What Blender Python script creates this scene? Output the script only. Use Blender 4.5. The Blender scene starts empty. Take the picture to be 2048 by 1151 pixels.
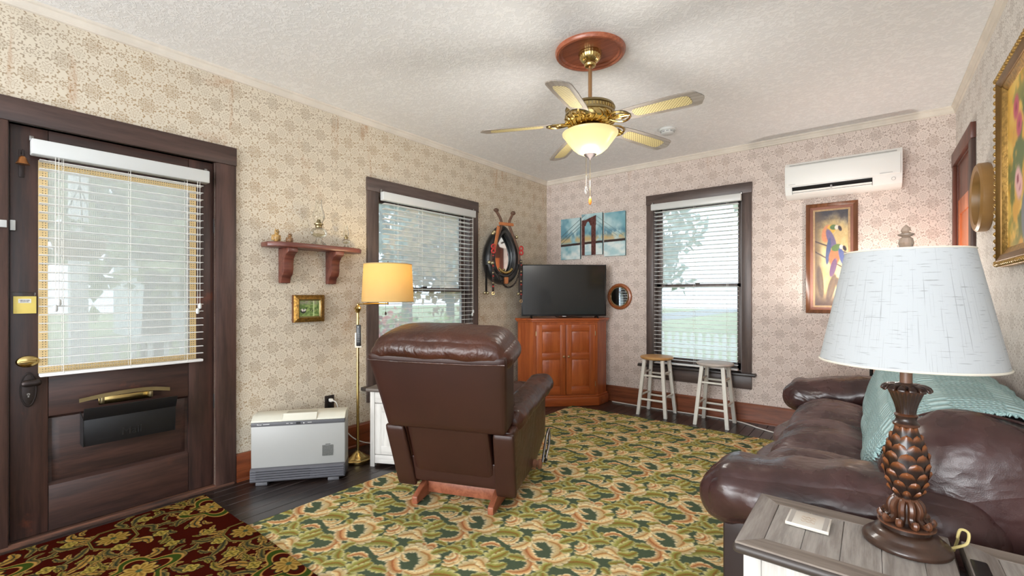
import bpy, bmesh, math, random
import numpy as np
from mathutils import Vector, Matrix, noise

# ------------------------------------------------------------------ camera
SC = bpy.context.scene
COL = SC.collection
A = math.radians(38.3)
cam_d = bpy.data.cameras.new('camera')
cam = bpy.data.objects.new('camera', cam_d)
COL.objects.link(cam)
cam.location = (0, 0, 1.22)
cam.rotation_euler = (math.pi / 2, 0, A)
cam_d.sensor_fit = 'HORIZONTAL'
cam_d.sensor_width = 36.0
cam_d.lens = 36.0 * 910.0 / 2048.0
cam_d.shift_y = 14.5 / 2048.0
cam_d.clip_start = 0.02
SC.camera = cam
# ------------------------------------------------------------------ world, lights, exposure
W = bpy.data.worlds.new('sky')
SC.world = W
W.use_nodes = True
bg = W.node_tree.nodes['Background']
bg.inputs[0].default_value = (0.86, 0.93, 1.0, 1)
bg.inputs[1].default_value = 2.0
VS = SC.view_settings
VS.view_transform = 'Standard'
VS.look = 'None'
VS.gamma = 1.0
VS.exposure = 0.42
VS.use_curve_mapping = False
SC.cycles.use_denoising = True
SC.cycles.max_bounces = 6
SC.cycles.diffuse_bounces = 4
SC.cycles.glossy_bounces = 3
SC.cycles.transmission_bounces = 4
SC.cycles.transparent_max_bounces = 10
SC.cycles.caustics_reflective = False
SC.cycles.caustics_refractive = False
SC.cycles.use_adaptive_sampling = True
SC.cycles.adaptive_threshold = 0.08
SC.cycles.use_light_tree = False
SC.cycles.sample_clamp_indirect = 6.0


def area_light(name, loc, target, sx, sy, power, color=(1, 1, 1)):
    d = bpy.data.lights.new(name, 'AREA')
    d.shape = 'RECTANGLE'
    d.size, d.size_y = sx, sy
    d.energy = power
    d.color = color
    o = bpy.data.objects.new(name, d)
    COL.objects.link(o)
    o.location = loc
    o.rotation_euler = (Vector(target) - Vector(loc)).to_track_quat('-Z', 'Y').to_euler()
    return o


# added fill light behind the camera, brightens the whole room
area_light('added_rear_fill', (-1.40, -4.35, 1.2), (-1.40, 4.0, 2.3), 3.4, 2.3, 235, (0.98, 0.99, 1.0))


def point_light(name, loc, power, color, radius=0.04):
    d = bpy.data.lights.new(name, 'POINT')
    d.energy = power
    d.color = color
    d.shadow_soft_size = radius
    o = bpy.data.objects.new(name, d)
    COL.objects.link(o)
    o.location = loc
    return o


# ------------------------------------------------------------------ colour + node helpers
def lin(c):
    out = []
    for v in c[:3]:
        v = v / 255.0
        out.append(v / 12.92 if v <= 0.04045 else ((v + 0.055) / 1.055) ** 2.4)
    return tuple(out)


def lin4(c):
    return lin(c) + (1.0,)


class S:
    """a node socket with arithmetic"""
    nt = None

    def __init__(self, s):
        self.s = s

    def __add__(a, b): return M('ADD', a, b)
    __radd__ = __add__
    def __sub__(a, b): return M('SUBTRACT', a, b)
    def __rsub__(a, b): return M('SUBTRACT', b, a)
    def __mul__(a, b): return M('MULTIPLY', a, b)
    __rmul__ = __mul__
    def __truediv__(a, b): return M('DIVIDE', a, b)
    def __rtruediv__(a, b): return M('DIVIDE', b, a)
    def __lt__(a, b): return M('LESS_THAN', a, b)
    def __gt__(a, b): return M('GREATER_THAN', a, b)


def M(op, *args, clamp=False):
    n = S.nt.nodes.new('ShaderNodeMath')
    n.operation = op
    n.use_clamp = clamp
    for i, a in enumerate(args):
        if isinstance(a, S):
            S.nt.links.new(a.s, n.inputs[i])
        else:
            n.inputs[i].default_value = a
    return S(n.outputs[0])


def fabs(a): return M('ABSOLUTE', a)
def floor(a): return M('FLOOR', a)
def fract(a): return M('FRACT', a)
def sin(a): return M('SINE', a)
def cos(a): return M('COSINE', a)
def mn(a, b): return M('MINIMUM', a, b)
def mx(a, b): return M('MAXIMUM', a, b)


def sstep(a, b, x):
    n = S.nt.nodes.new('ShaderNodeMapRange')
    n.interpolation_type = 'SMOOTHSTEP'
    S.nt.links.new(x.s, n.inputs[0])
    n.inputs[1].default_value = a
    n.inputs[2].default_value = b
    return S(n.outputs[0])


def link(s, inp):
    S.nt.links.new(s.s if isinstance(s, S) else s, inp)


def mixc(f, a, b):
    n = S.nt.nodes.new('ShaderNodeMix')
    n.data_type = 'RGBA'
    for v, i in ((f, 0), (a, 6), (b, 7)):
        if isinstance(v, S):
            link(v, n.inputs[i])
        elif i == 0:
            n.inputs[0].default_value = v
        else:
            n.inputs[i].default_value = tuple(v)[:3] + (1.0,)
    return S(n.outputs[2])


def texco(kind='Object', scale=(1, 1, 1), rot=(0, 0, 0)):
    t = S.nt.nodes.new('ShaderNodeTexCoord')
    m = S.nt.nodes.new('ShaderNodeMapping')
    m.inputs['Scale'].default_value = scale
    m.inputs['Rotation'].default_value = rot
    S.nt.links.new(t.outputs[kind], m.inputs['Vector'])
    return S(m.outputs[0])


def position():
    g = S.nt.nodes.new('ShaderNodeNewGeometry')
    x = S.nt.nodes.new('ShaderNodeSeparateXYZ')
    S.nt.links.new(g.outputs['Position'], x.inputs[0])
    return S(x.outputs[0]), S(x.outputs[1]), S(x.outputs[2])


def combine(x, y, z):
    n = S.nt.nodes.new('ShaderNodeCombineXYZ')
    for i, v in enumerate((x, y, z)):
        if isinstance(v, S):
            link(v, n.inputs[i])
        else:
            n.inputs[i].default_value = v
    return S(n.outputs[0])


def noise_t(vec, scale, detail=3, rough=0.55, dist=0.0):
    n = S.nt.nodes.new('ShaderNodeTexNoise')
    if vec is not None:
        link(vec, n.inputs['Vector'])
    n.inputs['Scale'].default_value = scale
    n.inputs['Detail'].default_value = detail
    n.inputs['Roughness'].default_value = rough
    n.inputs['Distortion'].default_value = dist
    return S(n.outputs[0])


def voronoi(vec, scale, feature='F1'):
    n = S.nt.nodes.new('ShaderNodeTexVoronoi')
    n.feature = feature
    if vec is not None:
        link(vec, n.inputs['Vector'])
    n.inputs['Scale'].default_value = scale
    return S(n.outputs[0])


def bump(h, strength, dist=0.01, normal=None):
    n = S.nt.nodes.new('ShaderNodeBump')
    n.inputs['Strength'].default_value = strength
    n.inputs['Distance'].default_value = dist
    link(h, n.inputs['Height'])
    if normal is not None:
        link(normal, n.inputs['Normal'])
    return S(n.outputs[0])


def nmat(name):
    m = bpy.data.materials.new(name)
    m.use_nodes = True
    S.nt = m.node_tree
    b = m.node_tree.nodes['Principled BSDF']
    return m, b


def basic(name, rgb, rough=0.5, metal=0.0, spec=0.5, var=0.0, vscale=8.0, bmp=0.0, bscale=60.0, coat=0.0, trans=0.0, emit=None, estr=0.0, sss=0.0):
    m, b = nmat(name)
    c = lin4(rgb)
    b.inputs['Base Color'].default_value = c
    b.inputs['Roughness'].default_value = rough
    b.inputs['Metallic'].default_value = metal
    b.inputs['Specular IOR Level'].default_value = spec
    b.inputs['Coat Weight'].default_value = coat
    b.inputs['Transmission Weight'].default_value = trans
    if var:
        n = noise_t(texco(), vscale, 4)
        d = tuple(v * (1 - var) for v in c[:3])
        l = tuple(min(1, v * (1 + var)) for v in c[:3])
        link(mixc(sstep(0.3, 0.7, n), d, l), b.inputs['Base Color'])
    if bmp:
        link(bump(noise_t(texco(), bscale, 4), bmp, 0.004), b.inputs['Normal'])
    if emit:
        b.inputs['Emission Color'].default_value = lin4(emit)
        b.inputs['Emission Strength'].default_value = estr
    m.diffuse_color = c
    return m


def wood(name, dark, light, axis='X', rough=0.4, scale=3.0, worn=None, coat=0.0, bmp=0.15, ring=9.0):
    m, b = nmat(name)
    st = {'X': (0.08, 1, 1), 'Y': (1, 0.08, 1), 'Z': (1, 1, 0.08)}[axis]
    v = texco('Object', tuple(s * scale for s in st))
    n1 = noise_t(v, ring, 5, 0.6, 0.4)
    n2 = noise_t(v, ring * 6, 3, 0.6)
    f = sstep(0.3, 0.72, n1 * 0.75 + n2 * 0.25)
    c = mixc(f, lin(dark), lin(light))
    if worn:
        w = sstep(0.62, 0.74, noise_t(texco('Object', (2, 2, 2)), 2.2, 5, 0.65))
        c = mixc(w * 0.6, c, lin(worn))
    link(c, b.inputs['Base Color'])
    b.inputs['Roughness'].default_value = rough
    b.inputs['Coat Weight'].default_value = coat
    b.inputs['Coat Roughness'].default_value = 0.2
    if bmp:
        link(bump(n2, bmp, 0.002), b.inputs['Normal'])
    m.diffuse_color = lin4(light)
    return m


def leather(name, dark, light, rough=0.36, wr=0.35, fold=None, fstr=0.5):
    m, b = nmat(name)
    n = noise_t(texco(), 5, 4)
    link(mixc(sstep(0.3, 0.7, n), lin(dark), lin(light)), b.inputs['Base Color'])
    link(sstep(0, 1, n) * 0.16 + (rough - 0.08), b.inputs['Roughness'])
    g = voronoi(texco(), 330)
    w = noise_t(texco(), 10, 2, 0.5, 0.2)
    b1 = bump(g, 0.12, 0.001)
    nn = bump(w, wr, 0.02, b1)
    if fold:
        f1 = noise_t(texco('Object', fold), 1.0, 3, 0.55, 0.5)
        f2 = noise_t(texco('Object', tuple(k * 2.7 for k in fold)), 1.0, 2, 0.5, 0.3)
        rid = (1.0 - fabs(f1 * 2.0 - 1.0) * 1.6) + (1.0 - fabs(f2 * 2.0 - 1.0) * 1.6) * 0.4
        nn = bump(rid, fstr, 0.02, nn)
    link(nn, b.inputs['Normal'])
    m.diffuse_color = lin4(light)
    return m


def painted(name, rough=0.8, bmp=0.0, bscale=300, spec=0.3, sheen=0.0):
    m, b = nmat(name)
    a = S.nt.nodes.new('ShaderNodeAttribute')
    a.attribute_name = 'Col'
    c = S(a.outputs['Color'])
    if bmp:
        n = noise_t(texco(), bscale, 2)
        c = mixc(sstep(0.25, 0.75, n), mixc(0.22, c, (0.0, 0.0, 0.0)), c)
        link(bump(n, bmp, 0.004), b.inputs['Normal'])
    link(c, b.inputs['Base Color'])
    b.inputs['Roughness'].default_value = rough
    b.inputs['Specular IOR Level'].default_value = spec
    b.inputs['Sheen Weight'].default_value = sheen
    return m


# ------------------------------------------------------------------ mesh helpers
class MB:
    def __init__(self, mat=None):
        self.v = []
        self.f = []
        self.m = mat or Matrix.Identity(4)

    def add(self, vs, fs):
        o = len(self.v)
        self.v += [tuple(self.m @ Vector(p)) for p in vs]
        self.f += [tuple(i + o for i in q) for q in fs]
        return self

    def box(self, x0, y0, z0, x1, y1, z1):
        vs = [(x, y, z) for x in (x0, x1) for y in (y0, y1) for z in (z0, z1)]
        return self.add(vs, [(0, 1, 3, 2), (4, 6, 7, 5), (0, 4, 5, 1), (2, 3, 7, 6), (0, 2, 6, 4), (1, 5, 7, 3)])

    def hexa(self, lo, hi):
        """lo, hi: four points each, counter-clockwise"""
        return self.add(list(lo) + list(hi), [(3, 2, 1, 0), (4, 5, 6, 7), (0, 1, 5, 4), (1, 2, 6, 5), (2, 3, 7, 6), (3, 0, 4, 7)])

    def prism(self, poly, a, b, axis='x'):
        def P(p, t):
            u, w = p
            return {'x': (t, u, w), 'y': (u, t, w), 'z': (u, w, t)}[axis]
        n = len(poly)
        vs = [P(p, a) for p in poly] + [P(p, b) for p in poly]
        fs = [tuple(range(n))[::-1], tuple(range(n, 2 * n))]
        fs += [(i, (i + 1) % n, (i + 1) % n + n, i + n) for i in range(n)]
        return self.add(vs, fs)

    def lathe(self, prof, n=24, c=(0, 0, 0), rfun=None, caps=True):
        vs, fs = [], []
        for k, (r, z) in enumerate(prof):
            for i in range(n):
                a = 2 * math.pi * i / n
                rr = r * (rfun(a, z, k) if rfun else 1)
                vs.append((c[0] + rr * math.cos(a), c[1] + rr * math.sin(a), c[2] + z))
        for k in range(len(prof) - 1):
            for i in range(n):
                j = (i + 1) % n
                fs.append((k * n + i, k * n + j, (k + 1) * n + j, (k + 1) * n + i))
        if caps and prof[0][0] > 1e-5:
            fs.append(tuple(range(n))[::-1])
        if caps and prof[-1][0] > 1e-5:
            fs.append(tuple(range((len(prof) - 1) * n, len(prof) * n)))
        return self.add(vs, fs)

    def tube(self, pts, r, n=8, caps=True, flat=None):
        pts = [Vector(p) for p in pts]
        rs = r if isinstance(r, (list, tuple)) else [r] * len(pts)
        vs, fs = [], []
        up = None
        for k, p in enumerate(pts):
            t = (pts[min(k + 1, len(pts) - 1)] - pts[max(k - 1, 0)]).normalized()
            if up is None:
                up = Vector((0, 0, 1)) if abs(t.z) < 0.9 else Vector((1, 0, 0))
            x = t.cross(up).normalized()
            up = x.cross(t).normalized()
            for i in range(n):
                a = 2 * math.pi * i / n
                fl = flat or 1.0
                vs.append(p + (x * math.cos(a) + up * math.sin(a) * fl) * rs[k])
        for k in range(len(pts) - 1):
            for i in range(n):
                j = (i + 1) % n
                fs.append((k * n + i, k * n + j, (k + 1) * n + j, (k + 1) * n + i))
        if caps:
            fs.append(tuple(range(n))[::-1])
            fs.append(tuple(range((len(pts) - 1) * n, len(pts) * n)))
        return self.add(vs, fs)

    def ball(self, c, r, n=12, m=8, s=(1, 1, 1)):
        prof = [(0.0 if k in (0, m) else math.sin(math.pi * k / m), -math.cos(math.pi * k / m)) for k in range(m + 1)]
        vs, fs = [], []
        for rr, z in prof:
            for i in range(n):
                a = 2 * math.pi * i / n
                vs.append((c[0] + r * s[0] * rr * math.cos(a), c[1] + r * s[1] * rr * math.sin(a), c[2] + r * s[2] * z))
        for k in range(m):
            for i in range(n):
                j = (i + 1) % n
                fs.append((k * n + i, k * n + j, (k + 1) * n + j, (k + 1) * n + i))
        return self.add(vs, fs)

    def torus(self, c, R, r, n=24, k=8, axis='z', a0=0, a1=2 * math.pi, sx=1, sy=1):
        pts = []
        full = abs(a1 - a0 - 2 * math.pi) < 1e-6
        vs, fs = [], []
        cnt = n if full else n + 1
        for i in range(cnt):
            a = a0 + (a1 - a0) * i / n
            for j in range(k):
                b = 2 * math.pi * j / k
                u, w, h = (R + r * math.cos(b)) * math.cos(a) * sx, (R + r * math.cos(b)) * math.sin(a) * sy, r * math.sin(b)
                p = {'z': (u, w, h), 'x': (h, u, w), 'y': (u, h, w)}[axis]
                vs.append((c[0] + p[0], c[1] + p[1], c[2] + p[2]))
        for i in range(n):
            i2 = (i + 1) % cnt
            for j in range(k):
                j2 = (j + 1) % k
                fs.append((i * k + j, i2 * k + j, i2 * k + j2, i * k + j2))
        return self.add(vs, fs)

    def grid(self, nu, nv, fn, wrap_u=False, wrap_v=False):
        vs = [fn(i / (nu if wrap_u else nu - 1), j / (nv if wrap_v else nv - 1)) for i in range(nu) for j in range(nv)]
        fs = []
        for i in range(nu if wrap_u else nu - 1):
            for j in range(nv if wrap_v else nv - 1):
                i2, j2 = (i + 1) % nu, (j + 1) % nv
                fs.append((i * nv + j, i2 * nv + j, i2 * nv + j2, i * nv + j2))
        return self.add(vs, fs)

    def rbox(self, c, half, r, n=8, puff=(0, 0, 0), fn=None):
        """rounded, optionally puffed, subdivided box"""
        half = Vector(half)
        c = Vector(c)
        seen, vs, fs = {}, [], []

        def vert(p):
            key = (round(p[0], 5), round(p[1], 5), round(p[2], 5))
            if key in seen:
                return seen[key]
            q = Vector((p[0] * half.x, p[1] * half.y, p[2] * half.z))
            rr = min(r, half.x, half.y, half.z)
            inner = Vector([max(-half[i] + rr, min(half[i] - rr, q[i])) for i in range(3)])
            d = q - inner
            if d.length > 1e-9:
                q = inner + d.normalized() * rr
            u = p
            q.x += puff[0] * u[0] * max(0, 1 - u[1] ** 2) * max(0, 1 - u[2] ** 2)
            q.y += puff[1] * u[1] * max(0, 1 - u[0] ** 2) * max(0, 1 - u[2] ** 2)
            q.z += puff[2] * u[2] * max(0, 1 - u[0] ** 2) * max(0, 1 - u[1] ** 2)
            if fn:
                q = fn(q, u)
            vs.append(tuple(c + q))
            seen[key] = len(vs) - 1
            return seen[key]
        # spacing: denser near the edges
        ts = [math.sin((i / n - 0.5) * math.pi) * 0.6 + (2 * i / n - 1) * 0.4 for i in range(n + 1)]
        for ax in range(3):
            for sg in (-1, 1):
                for i in range(n):
                    for j in range(n):
                        q = []
                        for (a, b) in ((i, j), (i + 1, j), (i + 1, j + 1), (i, j + 1)):
                            p = [0, 0, 0]
                            p[ax] = sg
                            p[(ax + 1) % 3] = ts[a]
                            p[(ax + 2) % 3] = ts[b]
                            q.append(vert(p))
                        fs.append(tuple(q if sg > 0 else q[::-1]))
        return self.add(vs, fs)

    def build(self, name, mat, parent=None, smooth=None, bevel=0.0, seg=2, kind=None):
        me = bpy.data.meshes.new(name)
        me.from_pydata(self.v, [], self.f)
        bm = bmesh.new()
        bm.from_mesh(me)
        bmesh.ops.recalc_face_normals(bm, faces=bm.faces)
        if bevel:
            es = [e for e in bm.edges if len(e.link_faces) == 2 and e.calc_face_angle(0) > 0.6]
            bmesh.ops.bevel(bm, geom=es, offset=bevel, segments=seg, affect='EDGES', clamp_overlap=True, profile=0.5)
        bm.to_mesh(me)
        bm.free()
        if smooth is None:
            smooth = bool(bevel)
        if smooth:
            me.shade_smooth()
            me.set_sharp_from_angle(angle=smooth if not isinstance(smooth, bool) else 0.75)
        return obj(name, me, mat, parent, kind)


def obj(name, me, mat, parent=None, kind=None):
    o = bpy.data.objects.new(name, me)
    COL.objects.link(o)
    if mat is not None and not me.materials:
        me.materials.append(mat)
    if parent is not None:
        o.parent = parent
    if kind:
        o['kind'] = kind
    return o


def tag(o, label, cat, group=None):
    o['label'] = label
    o['category'] = cat
    if group:
        o['group'] = group
    return o


def thing(name, label, cat, loc=(0, 0, 0), rotz=0.0, group=None):
    o = bpy.data.objects.new(name, None)
    o.empty_display_size = 0.1
    COL.objects.link(o)
    o.location = loc
    o.rotation_euler = (0, 0, rotz)
    return tag(o, label, cat, group)


def structure(name, mb, mat, label, cat, **kw):
    o = mb.build(name, mat, **kw)
    o['kind'] = 'structure'
    o['label'] = label
    o['category'] = cat
    return o


def sempty(name, label, cat, loc=(0, 0, 0)):
    o = thing(name, label, cat, loc)
    o['kind'] = 'structure'
    return o


def clone(o, parent=None, **kw):
    c = o.copy()
    COL.objects.link(c)
    c.parent = parent
    return c


def srgb_lin_arr(c):
    c = np.clip(np.asarray(c, dtype=np.float64) / 255.0, 0, 1)
    return np.where(c <= 0.04045, c / 12.92, ((c + 0.055) / 1.055) ** 2.4)


def painted_grid(name, nx, ny, posfn, colfn, mat, parent=None):
    """flat surface with a colour for each vertex; posfn(U,V) -> xyz arrays, colfn(U,V) -> (.., 3) sRGB 0..255"""
    U, V = np.meshgrid(np.linspace(0, 1, nx), np.linspace(0, 1, ny), indexing='ij')
    P = np.stack(posfn(U, V), -1).reshape(-1, 3).astype(np.float32)
    C = srgb_lin_arr(colfn(U, V)).reshape(-1, 3)
    idx = np.arange(nx * ny).reshape(nx, ny)
    q = np.stack([idx[:-1, :-1], idx[1:, :-1], idx[1:, 1:], idx[:-1, 1:]], -1).reshape(-1, 4).astype(np.int32)
    me = bpy.data.meshes.new(name)
    me.vertices.add(len(P))
    me.vertices.foreach_set('co', P.ravel())
    me.loops.add(q.size)
    me.loops.foreach_set('vertex_index', q.ravel())
    me.polygons.add(len(q))
    me.polygons.foreach_set('loop_start', np.arange(0, q.size, 4, dtype=np.int32))
    me.update(calc_edges=True)
    at = me.attributes.new('Col', 'FLOAT_COLOR', 'POINT')
    at.data.foreach_set('color', np.concatenate([C, np.ones((len(C), 1))], 1).astype(np.float32).ravel())
    me.validate()
    return obj(name, me, mat, parent)


_rng = np.random.RandomState(5)
_lat = _rng.rand(64, 64)


def vn(x, y):
    """tileable value noise"""
    xi, yi = np.floor(x).astype(int), np.floor(y).astype(int)
    fx, fy = x - xi, y - yi
    fx, fy = fx * fx * (3 - 2 * fx), fy * fy * (3 - 2 * fy)
    a = _lat[xi % 64, yi % 64]
    b = _lat[(xi + 1) % 64, yi % 64]
    c = _lat[xi % 64, (yi + 1) % 64]
    d = _lat[(xi + 1) % 64, (yi + 1) % 64]
    return (a * (1 - fx) + b * fx) * (1 - fy) + (c * (1 - fx) + d * fx) * fy


def fbm(x, y, o=4):
    s, a, t = 0, 0.5, 0
    for k in range(o):
        s = s + a * vn(x * 2 ** k + 7 * k, y * 2 ** k + 3 * k)
        t += a
        a *= 0.55
    return s / t


def lerp3(a, b, f):
    return np.asarray(a, float) * (1 - f[..., None]) + np.asarray(b, float) * f[..., None]


def ss(a, b, x):
    t = np.clip((x - a) / (b - a), 0, 1)
    return t * t * (3 - 2 * t)


def text_mesh(name, body, size, mat, parent, matrix, extrude=0.001):
    cu = bpy.data.curves.new(name, 'FONT')
    cu.body = body
    cu.size = size
    cu.extrude = extrude
    cu.align_x = 'CENTER'
    cu.align_y = 'CENTER'
    cu.resolution_u = 3
    tmp = bpy.data.objects.new(name, cu)
    COL.objects.link(tmp)
    bpy.context.view_layer.update()
    dg = bpy.context.evaluated_depsgraph_get()
    me = bpy.data.meshes.new_from_object(tmp.evaluated_get(dg))
    COL.objects.unlink(tmp)
    bpy.data.objects.remove(tmp)
    me.transform(matrix)
    me.materials.clear()
    return obj(name, me, mat, parent)


def arc_pts(pts, n=24):
    """Catmull-Rom through points"""
    P = [Vector(p) for p in pts]
    P = [P[0] * 2 - P[1]] + P + [P[-1] * 2 - P[-2]]
    out = []
    segs = len(P) - 3
    for k in range(segs):
        for i in range(n // segs + 1):
            t = i / (n // segs + 1)
            a, b, c, d = P[k:k + 4]
            out.append(0.5 * ((2 * b) + (c - a) * t + (2 * a - 5 * b + 4 * c - d) * t * t + (3 * b - a - 3 * c + d) * t ** 3))
    out.append(P[-2])
    return out
# ================================================================== materials of the room
LX, BY, RX, H = -3.27, 4.86, 0.51, 2.675
REAR = -4.2


def wallpaper(name, axis, base, ink, ink2, stain=0.0):
    m, b = nmat(name)
    x, y, z = position()
    u = {'x': x, 'y': y}[axis]
    u = u - (0.289 if axis == 'y' else 0.03)
    v = z - 2.552 + 0.242 * 20
    cx, p = 0.1165, 0.242
    U, V = u / cx + 60.0, v / p
    colm = floor(U + 0.5)
    lx = (U - colm) * cx
    par = fract(colm * 0.5) * 2.0
    vv = (V + par * 0.5) * 2.0
    rr = floor(vv + 0.5)
    ly = (vv - rr) * (p / 2)
    kind = fract(rr * 0.5) * 2.0
    r = M('SQRT', lx * lx + ly * ly)
    a = M('ARCTAN2', ly, lx)
    # lacy diamond
    d = fabs(lx) / 0.046 + fabs(ly) / 0.058
    lace = fabs(sin(d * 8.0 + cos(a * 8.0) * 1.5 + cos(a * 4.0) * 0.6))
    dia = (sstep(0.66, 0.25, lace) * 0.75 + 0.25) * sstep(1.04, 0.94, d + cos(a * 16.0) * 0.07)
    # small eight-petal flower
    pr = r / (0.024 + cos(a * 8.0) * 0.0075)
    flo = sstep(1.08, 0.95, pr) * sstep(0.75, 0.3, fabs(sin(pr * 6.2 + cos(a * 8.0) * 0.5)))
    # wreath between the columns
    wx = (fract(U) - 0.5) * cx
    wy = (fract(V * 2.0) - 0.5) * (p / 2)
    wr = M('SQRT', wx * wx + wy * wy * 0.82)
    wa = M('ARCTAN2', wy, wx)
    ring = sstep(0.0050, 0.0022, fabs(wr - 0.0425 + sin(wa * 16.0) * 0.0028)) * sstep(-0.7, -0.2, sin(wa * 8.0 + wr * 60.0))
    core = sstep(0.030, 0.027, wr) * sstep(0.55, 0.2, fabs(sin(wr * 190.0 + sin(wa * 5.0) * 1.5)))
    tw = sstep(0.0030, 0.0014, fabs(fabs(wy) - 0.052 + sin(wx * 130.0) * 0.004)) * sstep(-0.3, 0.2, sin(wx * 420.0))
    pat = mx(mx(dia * (1.0 - kind), flo * kind), mx(mx(ring, tw), core * 0.8))
    nz = noise_t(combine(u, v, 0.0), 55.0, 2)
    nb = noise_t(combine(u, v, 3.0), 1.6, 3)
    fade = sstep(0.22, 0.62, nz) * 0.55 + 0.35
    inkc = mixc(sstep(0.35, 0.65, nb), lin(ink), lin(ink2))
    basec = mixc(sstep(0.3, 0.75, noise_t(combine(u, v, 8.0), 2.3, 4)), lin(base), tuple(k * 0.93 for k in lin(base)))
    c = mixc(pat * fade, basec, inkc)
    if stain:
        # water streaks running down from the cornice and blotches
        st = noise_t(combine(u * 9.0, v * 0.9, 1.0), 1.0, 5, 0.65)
        top = sstep(1.7, 2.62, z)
        s1 = sstep(0.57, 0.72, st) * top
        s2 = sstep(0.60, 0.74, noise_t(combine(u, v, 5.0), 2.7, 5, 0.7)) * 0.5
        c = mixc(M('MINIMUM', s1 + s2, 1.0) * stain, c, lin((164, 112, 62)))
    link(c, b.inputs['Base Color'])
    b.inputs['Roughness'].default_value = 0.75
    b.inputs['Specular IOR Level'].default_value = 0.25
    link(bump(pat + nz * 0.6, 0.12, 0.002), b.inputs['Normal'])
    m.diffuse_color = lin4(base)
    return m


MT = {}
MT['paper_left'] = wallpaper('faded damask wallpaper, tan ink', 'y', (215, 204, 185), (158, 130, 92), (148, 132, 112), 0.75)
MT['paper_back'] = wallpaper('faded damask wallpaper, rosy', 'x', (220, 206, 197), (160, 140, 127), (152, 136, 126), 0.25)  # pink bounce light on this wall is put into the paper colour
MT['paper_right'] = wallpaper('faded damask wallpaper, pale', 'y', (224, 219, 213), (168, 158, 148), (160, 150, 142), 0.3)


def ceiling_mat():
    m, b = nmat('white knockdown plaster')
    v = texco('Object')
    n = noise_t(v, 26, 3, 0.6, 1.2)
    n2 = noise_t(v, 70, 2, 0.6, 0.8)
    h = sstep(0.47, 0.56, n * 0.7 + n2 * 0.3)
    link(mixc(h, lin((236, 236, 236)), lin((244, 244, 244))), b.inputs['Base Color'])
    b.inputs['Roughness'].default_value = 0.8
    b.inputs['Specular IOR Level'].default_value = 0.2
    link(bump(h, 0.28, 0.005), b.inputs['Normal'])
    return m


MT['ceiling'] = ceiling_mat()
MT['plank'] = wood('worn black-brown floorboards', (26, 20, 18), (58, 46, 42), 'Y', 0.30, 3.0, worn=(96, 70, 56), coat=0.2)
MT['subfloor'] = basic('dark gap under boards', (14, 11, 10), 0.9)
MT['door_wood'] = wood('dark mahogany door', (42, 30, 27), (80, 53, 45), 'Z', 0.42, 2.0, worn=(112, 58, 38))
MT['door_rail'] = wood('dark mahogany rails', (42, 30, 27), (80, 53, 45), 'Y', 0.42, 2.0, worn=(104, 56, 38))
MT['casing'] = wood('dark brown casing', (52, 36, 31), (88, 62, 54), 'Z', 0.45, 2.0)
MT['casing_h'] = wood('dark brown casing head', (52, 36, 31), (84, 62, 55), 'Y', 0.45, 2.0)
MT['win'] = wood('grey-brown window casing', (66, 54, 50), (100, 84, 78), 'Z', 0.4, 2.0)
MT['win_h'] = wood('grey-brown window head', (64, 52, 48), (98, 82, 76), 'Y', 0.4, 2.0)
MT['win_hx'] = wood('grey-brown window head x', (64, 52, 48), (98, 82, 76), 'X', 0.4, 2.0)
MT['sill'] = wood('dark painted sill', (44, 38, 36), (66, 58, 55), 'Y', 0.35, 2.0)
MT['base_y'] = wood('red-brown baseboard', (92, 42, 20), (148, 78, 42), 'Y', 0.35, 2.5, coat=0.2)
MT['base_x'] = wood('red-brown baseboard x', (92, 46, 26), (142, 80, 50), 'X', 0.35, 2.5, coat=0.2)
MT['crown'] = basic('papered cornice', (216, 207, 194), 0.7, var=0.06, vscale=6)
MT['white'] = basic('white plastic', (206, 208, 206), 0.35)
MT['slat'] = basic('white blind slat', (238, 238, 236), 0.4, spec=0.4)
MT['cord'] = basic('white cord', (225, 222, 214), 0.6)
MT['black'] = basic('black plastic', (16, 16, 17), 0.35)
MT['blackm'] = basic('black painted metal', (20, 20, 22), 0.42, bmp=0.1, bscale=200)
MT['brass'] = basic('polished brass', (204, 178, 118), 0.2, metal=1.0)
MT['brass_dull'] = basic('aged brass', (158, 142, 106), 0.36, metal=1.0, var=0.15)
MT['steel'] = basic('dull steel', (150, 148, 145), 0.3, metal=1.0)
MT['bronze'] = basic('dark bronze', (58, 50, 48), 0.4, metal=0.7, bmp=0.15, bscale=120)


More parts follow.
